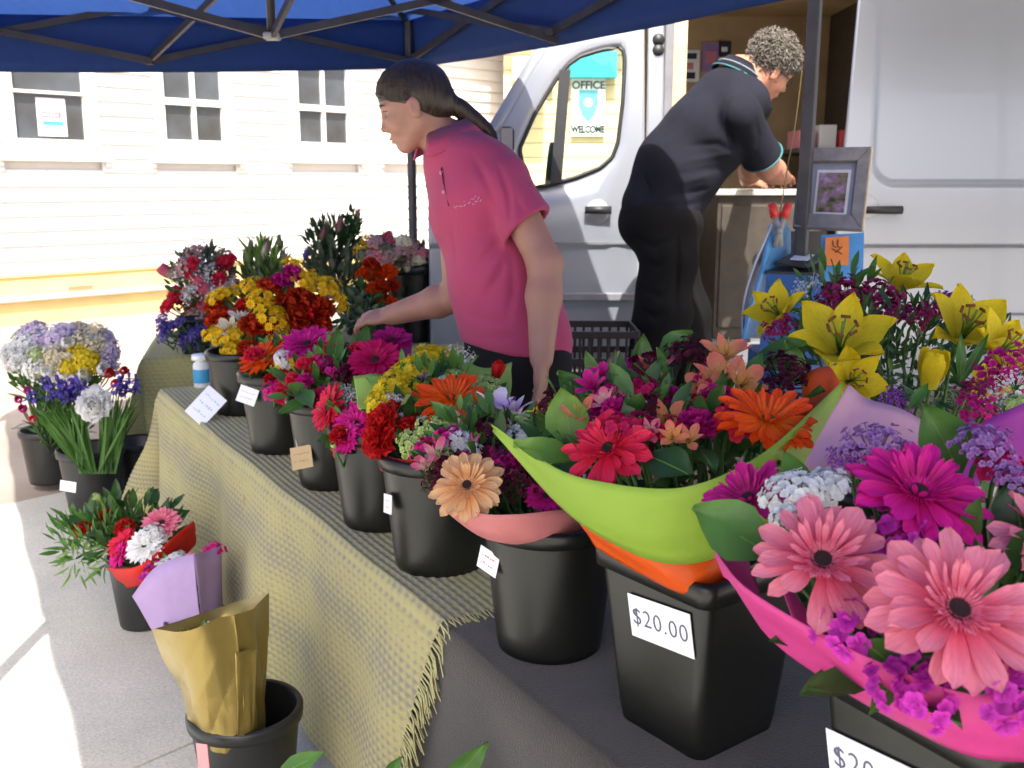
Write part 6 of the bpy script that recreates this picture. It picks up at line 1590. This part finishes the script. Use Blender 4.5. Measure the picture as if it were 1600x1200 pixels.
# ---------------------------------------------------------------- girl in pink
gp = P(800, 540, 2.72)
girl = thing('person', (gp.x, gp.y, .03), 'person in pink polo shirt, brown ponytail, leaning and reaching across to the back table', 'person')
foot = .03
neckb = P(706, 230, 2.64); chest = P(752, 320, 2.66); belly = P(778, 430, 2.68); pel = P(806, 530, 2.70)
lsh, lel, lwr = P(788, 284, 2.54), P(852, 412, 2.50), P(846, 560, 2.47)
rsh, rel, rwr = P(712, 268, 2.80), P(716, 462, 2.86), P(612, 492, 2.98)
fc = V(-.80, -.55, 0).normalized(); lf = V(-fc.y, fc.x, 0)     # facing, her left
def torso_frame(c, up): 
    z = up.normalized(); y = (lf - z * lf.dot(z)).normalized(); x = y.cross(z)
    M = Matrix((x, y, z)).transposed().to_4x4(); M.translation = c; return M
upv = (neckb - pel)
HM = frame((-.93, -.10, -.32), (.22, -.95, .05), P(641, 170, 2.60))
hx = Vector((-.90, -.12, -.36)).normalized(); hy = Vector((.10, -1, .06)); hy = (hy - hx * hy.dot(hx)).normalized(); hz = hx.cross(hy)
if hz.z < 0: hy = -hy; hz = -hz
HM = Matrix((hx, hy, hz)).transposed().to_4x4(); HM.translation = P(643, 166, 2.60)
HS = .88
F = Field((-.62, 2.15, 0), (.50, 3.35, 1.95), .0055)
head(F, HM, HS)
F.cap(HM @ Vector((-.030, 0, -.045)), neckb + V(0, 0, -.02), .044, .052, .03)
F.ell(torso_frame(chest, upv), (0, 0, .035), (.10, .145, .16), .05); F.ell(torso_frame(belly, upv), (0, 0, 0), (.10, .135, .16), .06); F.ell(torso_frame(pel, upv), (0, 0, 0), (.115, .155, .14), .06)
F.chain([neckb, lsh], [.045, .048], .05); F.chain([neckb, rsh], [.045, .048], .05)
F.chain([lsh, lel, lel.lerp(lwr, .35), lwr], [.050, .043, .044, .030], .02); hand(F, lwr, lwr - lel + V(0, 0, -.1), (1, -.3, 0), 1.0, .35)
F.chain([rsh, rel, rel.lerp(rwr, .3), rwr], [.055, .044, .046, .031], .02); hand(F, rwr, P(560, 498, 3.02) - rwr, (0, -.5, 1), 1.0, .6, -1)
lh, rh = pel + lf * .085 + V(0, 0, -.06), pel - lf * .085 + V(0, 0, -.06)
la, ra_ = V(lh.x + .02, lh.y, foot + .08), V(rh.x + .02, rh.y, foot + .08)
for h_, a_ in ((lh, la), (rh, ra_)):
    kn = h_.lerp(a_, .5) + fc * .03; F.chain([h_, kn, kn.lerp(a_, .35), a_], [.082, .056, .058, .036], .03)
    F.cap(a_ - fc * .04 + V(0, 0, -.04), a_ + fc * .14 + V(0, 0, -.055), .036, .026, .02)
field_obj('body', *F.mesh(), M_skin, girl)
# shirt
F = Field((-.36, 2.2, .80), (.50, 3.2, 1.65), .006)
g_ = .016
F.ell(torso_frame(chest, upv), (.004, 0, .035), (.106 + g_, .150 + g_, .165), .05); F.ell(torso_frame(chest, upv), (.06, .0, -.01), (.075, .125, .085), .05)
F.ell(torso_frame(belly, upv), (.0, 0, 0), (.115 + g_, .148 + g_, .17), .08); F.ell(torso_frame(pel, upv), (0, 0, 0), (.125 + g_, .162 + g_, .17), .08)
F.chain([neckb + V(0, 0, -.016), lsh], [.050, .056], .06); F.chain([neckb + V(0, 0, -.016), rsh], [.050, .056], .05)
ls2 = lsh.lerp(lel, .56); rs2 = rsh.lerp(rel, .5)
for s_, e_, cutp, r_, tilt in ((lsh, lel, ls2, .066, V(.25, 0, .05)), (rsh, rel, rs2, .062, Vector())):
    F2 = F.like(); F2.chain([s_, cutp, s_.lerp(e_, .85)], [r_, r_ + .002, r_ + .004], .02); F2.cut(cutp, (e_ - s_).normalized() + tilt)
    F2.cap(s_.lerp(e_, .50), s_.lerp(e_, .95), r_ - .011, r_ - .008, .003, 's'); F.join(F2, .014)
hem = pel + V(0, 0, -.02)
F.cut(hem, V(-.10, 0, -1)); F.cut(neckb + V(-.005, 0, .035), (HM.translation - neckb).normalized() + V(.2, 0, .6), .12)
V_, Fa = F.mesh(2)
V_ = creases(V_, fold_lines(V_, [([(790, 345), (770, 380), (735, 420)], 1, 1), ([(795, 365), (778, 420), (752, 470)], 1, 1), ([(786, 350), (752, 368), (715, 378)], 1.2, .8), ([(800, 390), (800, 450), (782, 510)], 1, 1), ([(705, 310), (700, 370), (706, 430)], 1.2, .8),
    ([(720, 455), (750, 470), (800, 468)], 1.2, .9), ([(715, 490), (755, 505), (810, 500)], 1.2, .9), ([(735, 235), (752, 285), (770, 330)], 1, .9), ([(775, 250), (788, 300), (792, 345)], .6, 1.3), ([(820, 270), (830, 300), (826, 330)], 1, .7), ([(805, 300), (815, 320), (812, 340)], .8, .7),
    ([(775, 392), (750, 440), (730, 480)], 1.2, -.8), ([(770, 355), (740, 395), (712, 420)], 1.2, -.7), ([(735, 525), (780, 530), (815, 520)], 1.2, .6), ([(870, 440), (872, 480), (880, 510)], 1, .8)], .011, .007))
shirt = field_obj('polo_shirt', V_, Fa, M_pink, girl, folds(3, .0046, [(.5, 0, .86, 24), (-.5, .3, .8, 33), (.9, 0, .3, 28), (.2, .6, .7, 46)]))
# collar, placket, lettering
def ringpts(c, ax, ref, r1, r2, a0, a1, n):
    ax = ax.normalized(); x = (ref - ax * ref.dot(ax)).normalized(); y = ax.cross(x)
    return [c + x * (r1 * math.cos(a)) + y * (r2 * math.sin(a)) for a in np.linspace(a0, a1, n)]
nax = (HM @ Vector((-.035, 0, -.045)) - neckb).normalized(); nax = (nax + V(.1, 0, .5)).normalized()
i0 = ringpts(neckb + nax * .042, nax, fc, .066, .064, .22, 6.06, 40); i1 = ringpts(neckb + nax * .058, nax, fc, .068, .066, .22, 6.06, 40); i2 = ringpts(neckb + nax * .002 + fc * .008, nax, fc, .102, .098, .30, 5.98, 40)
mb = MB(); v = i0 + i1 + i2; mb.add(v, [(k, k + 1, 41 + k, 40 + k) for k in range(39)] + [(40 + k, 41 + k, 81 + k, 80 + k) for k in range(39)])
mb.build('collar', M_pink, shirt, smooth=True, solid=.003)
surf = make_surf(V_)
pl = [surf(u, v, .005) for u, v in ((683, 258), (686, 280), (690, 300), (693, 322))]
mb = MB(); mb.tube(pl, .0022, 6); mb.build('placket_seam', mat('dark_pink_seam', (.16, .01, .05), .9), shirt, smooth=True)
for u, v in ((687, 270), (691, 298)):
    MB().lathe([(0, .002), (.005, .002), (.006, 0)], 12).build('button', mat('pink_button', (.6, .2, .3), .4), shirt, smooth=True, origin=(0, 0, 0)).matrix_basis = Matrix.Translation(surf(u - 6, v, .006) - WO[shirt]) @ qz((-.5, -.8, .2))
rn = random.Random(2)
for (ua, va, ub, vb) in ((706, 317, 742, 309), (702, 326, 746, 316)):          # stitched lettering, too small to read
    u_ = ua; mb = MB()
    while u_ < ub:
        l_ = rn.uniform(2, 5); t0, t1 = (u_ - ua) / (ub - ua), (u_ + l_ - ua) / (ub - ua)
        mb.tube([surf(u_, va + (vb - va) * t0 + rn.uniform(-1, 1), .006), surf(u_ + l_, va + (vb - va) * t1 + rn.uniform(-1, 1), .006)], .0016, 4); u_ += l_ + rn.uniform(1, 2.2)
    mb.build('embroidery', mat('pale_thread', (.62, .30, .42), .8), shirt, smooth=True)
# trousers
F = Field((-.30, 2.3, 0.02), (.50, 3.2, 1.2), .008)
F.ell(torso_frame(pel, upv), (0, 0, .0), (.126, .166, .15), .05)
for h_, a_ in ((lh, la), (rh, ra_)):
    kn = h_.lerp(a_, .5) + fc * .03; F.chain([h_, kn, a_ + V(0, 0, .02)], [.096, .072, .062], .04)
F.cut(pel + V(0, 0, .05), (0, 0, 1)); F.cut(V(0, 2.7, .12), (0, 0, -1))
field_obj('trousers', *F.mesh(), M_trs2, girl, folds(8, .004, [(.3, 0, .9, 40), (0, .4, .8, 30)]))
# hair
F = Field(tuple(np.array(HM.translation) - .22), tuple(np.array(HM.translation) + .30), .004)
HB = HM @ Matrix.Scale(HS / 1.06, 4); hs_ = HS / 1.06
def hell(c, r, k, op='u'): F.ell(HM, tuple(x * hs_ for x in c), tuple(x * hs_ for x in r), k, op)
hell((-.018, 0, .042), (.110, .088, .098), .01); hell((-.055, 0, -.005), (.075, .080, .075), .03)
hell((.086, 0, -.058), (.082, .12, .092), .010, 's')
for y_ in (-1, 1): hell((.022, y_ * .094, -.056), (.046, .040, .046), .010, 's'); hell((-.006, y_ * .106, -.018), (.022, .040, .036), .006, 's')
pb = P(693, 160, 2.60); F.cap(HB @ Vector((-.07, 0, .012)), pb, .050, .022, .05)
hell((-.02, 0, -.135), (.10, .1, .062), .012, 's')
F.cap(pb, pb + V(.012, 0, -.006), .019, .019, .004)
pts = spline([pb, P(712, 165, 2.60), P(738, 185, 2.62), P(764, 206, 2.63), P(775, 222, 2.62)], 10); rs = [.015, .019, .022, .023, .023, .022, .020, .017, .013, .009, .004]
F.chain(pts, rs, .008)
field_obj('hair', *F.mesh(), M_hair, girl)
mb = MB(); rn = random.Random(3)
for k in range(70):
    o_ = V(rn.uniform(-1, 1), rn.uniform(-1, 1), rn.uniform(-1, 1)).normalized() * .018
    mb.tube([p_ + o_ * (rs[i] / .020) * rn.uniform(.9, 1.12) for i, p_ in enumerate(pts)], [.0022] * 9 + [.0015, .0008], 4, cap=False)
for k in range(460):
    a = rn.uniform(-1.5, 1.5); st_ = Vector((.088 + rn.uniform(-.02, .008), .085 * math.sin(a) * .98, .050 + .052 * math.cos(a) - .034 * rn.random()))
    e_ = Vector((-.095, .02 * math.sin(a), .02)); ps = []
    for i in range(7):
        t_ = i / 6; q_ = st_.lerp(e_, t_); cdir = Vector(((q_.x + .018) / .113, q_.y / .089, (q_.z - .042) / .101)); q_ = Vector((-.018, 0, .042)) + Vector((cdir.normalized().x * .113, cdir.normalized().y * .089, cdir.normalized().z * .101)); ps.append(HB @ q_)
    mb.tube(ps, [.0009, .0013, .0013, .0013, .0013, .0012, .0008], 4, cap=False)
mb.build('hair_strands', M_hair, girl, smooth=True)
mb = MB(); mb.tube([pb + (P(705, 150, 2.6) - P(690, 170, 2.6)).normalized() * 0 + Vector((0, math.cos(a) * .021, math.sin(a) * .021)) for a in np.linspace(0, 6.3, 14)], .006, 6); mb.build('hair_tie', M_blk, girl, smooth=True)
def face_bits(M, s, parent, brow, sides=(1, -1)):
    for y in sides:
        MB().lathe([(0, .0125 * s), (.006 * s, .011 * s), (.0105 * s, .0067 * s), (.0125 * s, 0)], 14).build('eye', M_eyew, parent, smooth=True, origin=(0, 0, 0)).matrix_basis = Matrix.Translation(M @ Vector((.0695 * s, y * .031 * s, .003 * s)) - WO[parent]) @ qz(M.to_3x3() @ Vector((1, 0, -.15)))
        MB().lathe([(0, .0005), (.0055 * s, .0)], 12).build('iris', M_iris, parent, smooth=True, origin=(0, 0, 0)).matrix_basis = Matrix.Translation(M @ Vector((.0826 * s, y * .031 * s, .001 * s)) - WO[parent]) @ qz(M.to_3x3() @ Vector((1, 0, -.15)))
        MB().tube([M @ Vector(q) for q in ((.086 * s, y * .014 * s, .025 * s), (.086 * s, y * .030 * s, .030 * s), (.074 * s, y * .050 * s, .024 * s))], [.003, .0035, .0015], 6).build('eyebrow', brow, parent, smooth=True)
        MB().tube([M @ Vector(q) for q in ((.083 * s, y * .020 * s, .009 * s), (.084 * s, y * .031 * s, .0125 * s), (.075 * s, y * .045 * s, .007 * s))], [.0015, .002, .0015], 5).build('eyelash', M_iris, parent, smooth=True)
    MB().tube([M @ Vector(q) for q in ((.083 * s, -.020 * s, -.067 * s), (.096 * s, 0, -.066 * s), (.083 * s, .020 * s, -.067 * s))], [.001, .003, .001], 6).build('lips', mat('lips', (.42, .14, .12), .4), parent, smooth=True)
face_bits(HM, HS, girl, M_hair)

# ---------------------------------------------------------------- man at the van
mp_ = P(1030, 345, 4.34)
man = thing('person', (mp_.x, 4.36, .40), 'person with grey curly hair in dark polo bending over the van counter', 'person')
foot = .40
neckb = P(1152, 118, 4.34); chest = P(1108, 178, 4.36); belly = P(1066, 258, 4.38); pel = P(1026, 332, 4.40)
fc = V(.93, .36, 0).normalized(); lf = V(-fc.y, fc.x, 0)
upv = neckb - pel
rsh, rel, rwr = P(1158, 178, 4.14), P(1196, 262, 4.28), P(1228, 280, 4.98)
rwr = V(1.30, 4.86, 1.47); rel = P(1200, 262, 4.36)
lsh, lel, lwr = P(1150, 160, 4.55), P(1175, 262, 4.72), V(1.22, 5.28, 1.46)
hx = Vector((.80, .22, -.55)).normalized(); hy = Vector((.12, 1, 0)); hy = (hy - hx * hy.dot(hx)).normalized(); hz = hx.cross(hy)
HM = Matrix((hx, hy, hz)).transposed().to_4x4(); HM.translation = P(1204, 108, 4.32)
F = Field((.35, 3.85, .36), (1.75, 5.5, 2.25), .008)
head(F, HM, 1.05)
F.cap(HM @ Vector((-.035, 0, -.04)), neckb, .060, .070, .03)
TQ = [P(1138, 160, 4.34), P(1099, 212, 4.36), P(1058, 267, 4.38), P(1029, 322, 4.40)]
F.chain(TQ, [.13, .15, .16, .14], .05)
F.chain([neckb, rsh], [.06, .07], .06); F.chain([neckb, lsh], [.06, .07], .06)
F.chain([rsh, rel, rel.lerp(rwr, .3), rwr], [.066, .052, .056, .036], .02); hand(F, rwr, V(.35, .9, -.05), (-.2, 0, 1), 1.08, .4)
F.chain([lsh, lel, lel.lerp(lwr, .3), lwr], [.066, .052, .056, .036], .02); hand(F, lwr, V(.6, .6, -.05), (0, -.1, 1), 1.08, .4, -1)
rh, lh = pel - lf * .10 + V(.02, 0, -.07), pel + lf * .10 + V(.06, 0, -.07)
ra_, la = V(P(1015, 500, 4.3).x - .02, 4.25, foot + .09), V(P(1095, 500, 4.5).x, 4.52, foot + .09)
for h_, a_ in ((rh, ra_), (lh, la)):
    kn = h_.lerp(a_, .5) + fc * .03; F.chain([h_, kn, kn.lerp(a_, .35), a_], [.10, .068, .068, .042], .03)
field_obj('body', *F.mesh(), M_skin2, man)
F = Field((.35, 3.8, 1.1), (1.6, 5.0, 2.15), .007)
F.chain(TQ, [.150, .178, .184, .160], .05)
for q_, ry in zip(TQ, (.205, .225, .220, .205)): F.ell(torso_frame(q_, upv), (.02, 0, 0), (.15, ry, .15), .05)
F.chain([neckb + V(0, 0, -.02), rsh], [.060, .078], .05); F.chain([neckb + V(0, 0, -.02), lsh], [.060, .078], .05)
r2, l2 = rsh.lerp(rel, .80), lsh.lerp(lel, .75)
for s_, e_, cutp in ((rsh, rel, r2), (lsh, lel, l2)):
    F2 = F.like(); F2.chain([s_, cutp, s_.lerp(e_, 1.1)], [.084, .084, .088], .02); F2.cut(cutp, e_ - s_); F2.cap(s_.lerp(e_, .72), s_.lerp(e_, 1.1), .070, .074, .003, 's'); F.join(F2, .018)
F.cut(pel + V(0, 0, -.035), V(-.03, 0, -1)); F.cut(neckb + upv.normalized() * .02, (HM.translation - neckb).normalized() + V(0, 0, .3), .14)
V_, Fa = F.mesh(2)
V_ = creases(V_, fold_lines(V_, [([(1165, 250), (1120, 230), (1070, 225)], 1, 1), ([(1160, 265), (1110, 262), (1050, 275)], 1.1, 1), ([(1150, 285), (1100, 300), (1040, 305)], 1.1, 1), ([(1135, 310), (1080, 322), (1010, 325)], 1, .9), ([(1130, 165), (1135, 205), (1150, 245)], .8, 1.3), ([(1090, 150), (1060, 190), (1030, 220)], 1.2, .7),
    ([(1185, 180), (1190, 215), (1180, 240)], 1, .9), ([(1150, 270), (1100, 280), (1045, 290)], 1, -.8), ([(1160, 240), (1110, 245), (1060, 250)], 1, -.8), ([(1000, 270), (1010, 300), (1000, 330)], 1, .8)], .014, .010))
shirt = field_obj('polo_shirt', V_, Fa, M_navy, man, folds(12, .0065, [(.5, 0, .86, 22), (-.7, .2, .7, 30), (.9, 0, .3, 26)]))
M_trim = mat('teal_trim', (.035, .15, .16), .85)
nax = upv.normalized()
i0 = ringpts(neckb + nax * .028, nax, fc, .084, .088, .4, 5.88, 36); i1 = ringpts(neckb + nax * .050, nax, fc, .082, .086, .4, 5.88, 36); i2 = ringpts(neckb - nax * .010, nax, fc, .112, .128, .5, 5.78, 36)
mb = MB(); mb.add(i0 + i1 + i2, [(k, k + 1, 37 + k, 36 + k) for k in range(35)] + [(36 + k, 37 + k, 73 + k, 72 + k) for k in range(35)]); col_ = mb.build('collar', M_navy, shirt, smooth=True, solid=.004)
MB().tube([p_.lerp(q_, -.02) for p_, q_ in zip(i2, i1)], .004, 6).build('collar_trim', M_trim, shirt, smooth=True)
MB().tube([p_.lerp(q_, .35) + nax * .006 for p_, q_ in zip(i2, i1)], .003, 6).build('collar_trim', mat('pale_trim', (.20, .25, .28), .85), shirt, smooth=True)
ax_ = (rel - rsh).normalized()
MB().tube(ringpts(r2 - ax_ * .006, ax_, V(1, 0, 0), .0875, .0875, 0, 6.283, 30), .0045, 6, cap=False).build('cuff_trim', M_trim, shirt, smooth=True)
F = Field((.35, 3.9, .40), (1.5, 5.0, 1.6), .009)
F.ell(torso_frame(pel, upv), (0.012, 0, -.04), (.150, .19, .15), .05)
for h_, a_ in ((rh, ra_), (lh, la)):
    kn = h_.lerp(a_, .5) + fc * .02; F.chain([h_, kn, a_ + V(0, 0, -.02)], [.130, .122, .112], .05)
F.cut(pel + V(0, 0, .12), (0, 0, 1)); F.cut(V(.8, 4.4, foot + .05), (0, 0, -1))
V_, Fa = F.mesh()
V_ = creases(V_, fold_lines(V_, [([(990, 375), (1020, 385), (1060, 370)], 1, 1), ([(995, 400), (1025, 415), (1055, 400)], 1, 1), ([(1000, 450), (1030, 462), (1055, 450)], 1, 1), ([(1062, 370), (1062, 430), (1060, 500)], 1, 1.6), ([(990, 480), (1020, 492), (1050, 485)], 1, 1), ([(1075, 390), (1095, 400), (1115, 385)], 1, 1)], .014, .010))
field_obj('trousers', V_, Fa, M_trs, man, folds(9, .006, [(.2, 0, .95, 30), (.4, .3, .8, 38), (.9, .1, .2, 22)]))
for h_, a_ in ((rh, ra_), (lh, la)):
    F = Field(tuple(a_ - V(.3, .3, .12)), tuple(a_ + V(.35, .3, .1)), .006); F.cap(a_ - fc * .05 + V(0, 0, -.045), a_ + fc * .17 + V(0, 0, -.05), .045, .036, .02); F.cap(a_, a_ + V(0, 0, -.04), .05, .05, .02); F.cut(V(a_.x, a_.y, foot + .004), (0, 0, -1))
    field_obj('shoe', *F.mesh(1), M_blk, man)
# curly hair: a close cap with many short curls
F = Field(tuple(np.array(HM.translation) - .2), tuple(np.array(HM.translation) + .2), .006)
F.ell(HM, (-.020, 0, .048), (.104, .084, .090), .01); F.ell(HM, (.082, 0, -.045), (.075, .12, .095), .01, 's'); F.ell(HM, (.0, 0, -.12), (.12, .12, .08), .01, 's')
V_, Fa = F.mesh(1); field_obj('hair', V_, Fa, M_curl, man)
mb = MB(); rn = random.Random(9)
cen = np.array(HM @ Vector((-.02, 0, .045)))
sel = [i for i in range(len(V_))]; rn.shuffle(sel)
Mi = HM.inverted()
cnt = 0
for i in sel:
    p_ = Vector(V_[i]); l_ = Mi @ p_
    if l_.x > .06 and l_.z < .02 or l_.z < -.045: continue
    nn = (p_ - Vector(cen)).normalized(); tx = nn.cross(V(rn.uniform(-1, 1), rn.uniform(-1, 1), rn.uniform(-1, 1))).normalized(); ty = nn.cross(tx)
    r0 = rn.uniform(.005, .013); L_ = rn.uniform(.008, .036)
    ps = [p_ + nn * (L_ * t_ + .001) + (tx * math.cos(t_ * 7) + ty * math.sin(t_ * 7)) * r0 for t_ in np.linspace(0, 1, 8)]
    k_ = rn.uniform(.4, .75); mb.tube(ps, [x_ * k_ for x_ in (.0035, .004, .004, .004, .0038, .0034, .003, .001)], 4, cap=False); cnt += 1
    if cnt > 1700: break
mb.build('hair_curls', M_curl, man, smooth=True)
face_bits(HM, 1.05, man, M_curl)
gl = MB()
for y in (-1, 1):
    c_ = Vector((.094, y * .032, .002)); gl.tube([HM @ (c_ + Vector((0, .022 * math.cos(a), .017 * math.sin(a)))) for a in np.linspace(0, 6.3, 16)], .0016, 5, cap=False); gl.tube([HM @ Vector((.092, y * .054, .006)), HM @ Vector((.0, y * .086, .004))], .0016, 5)
gl.build('glasses', M_blk, man, smooth=True)
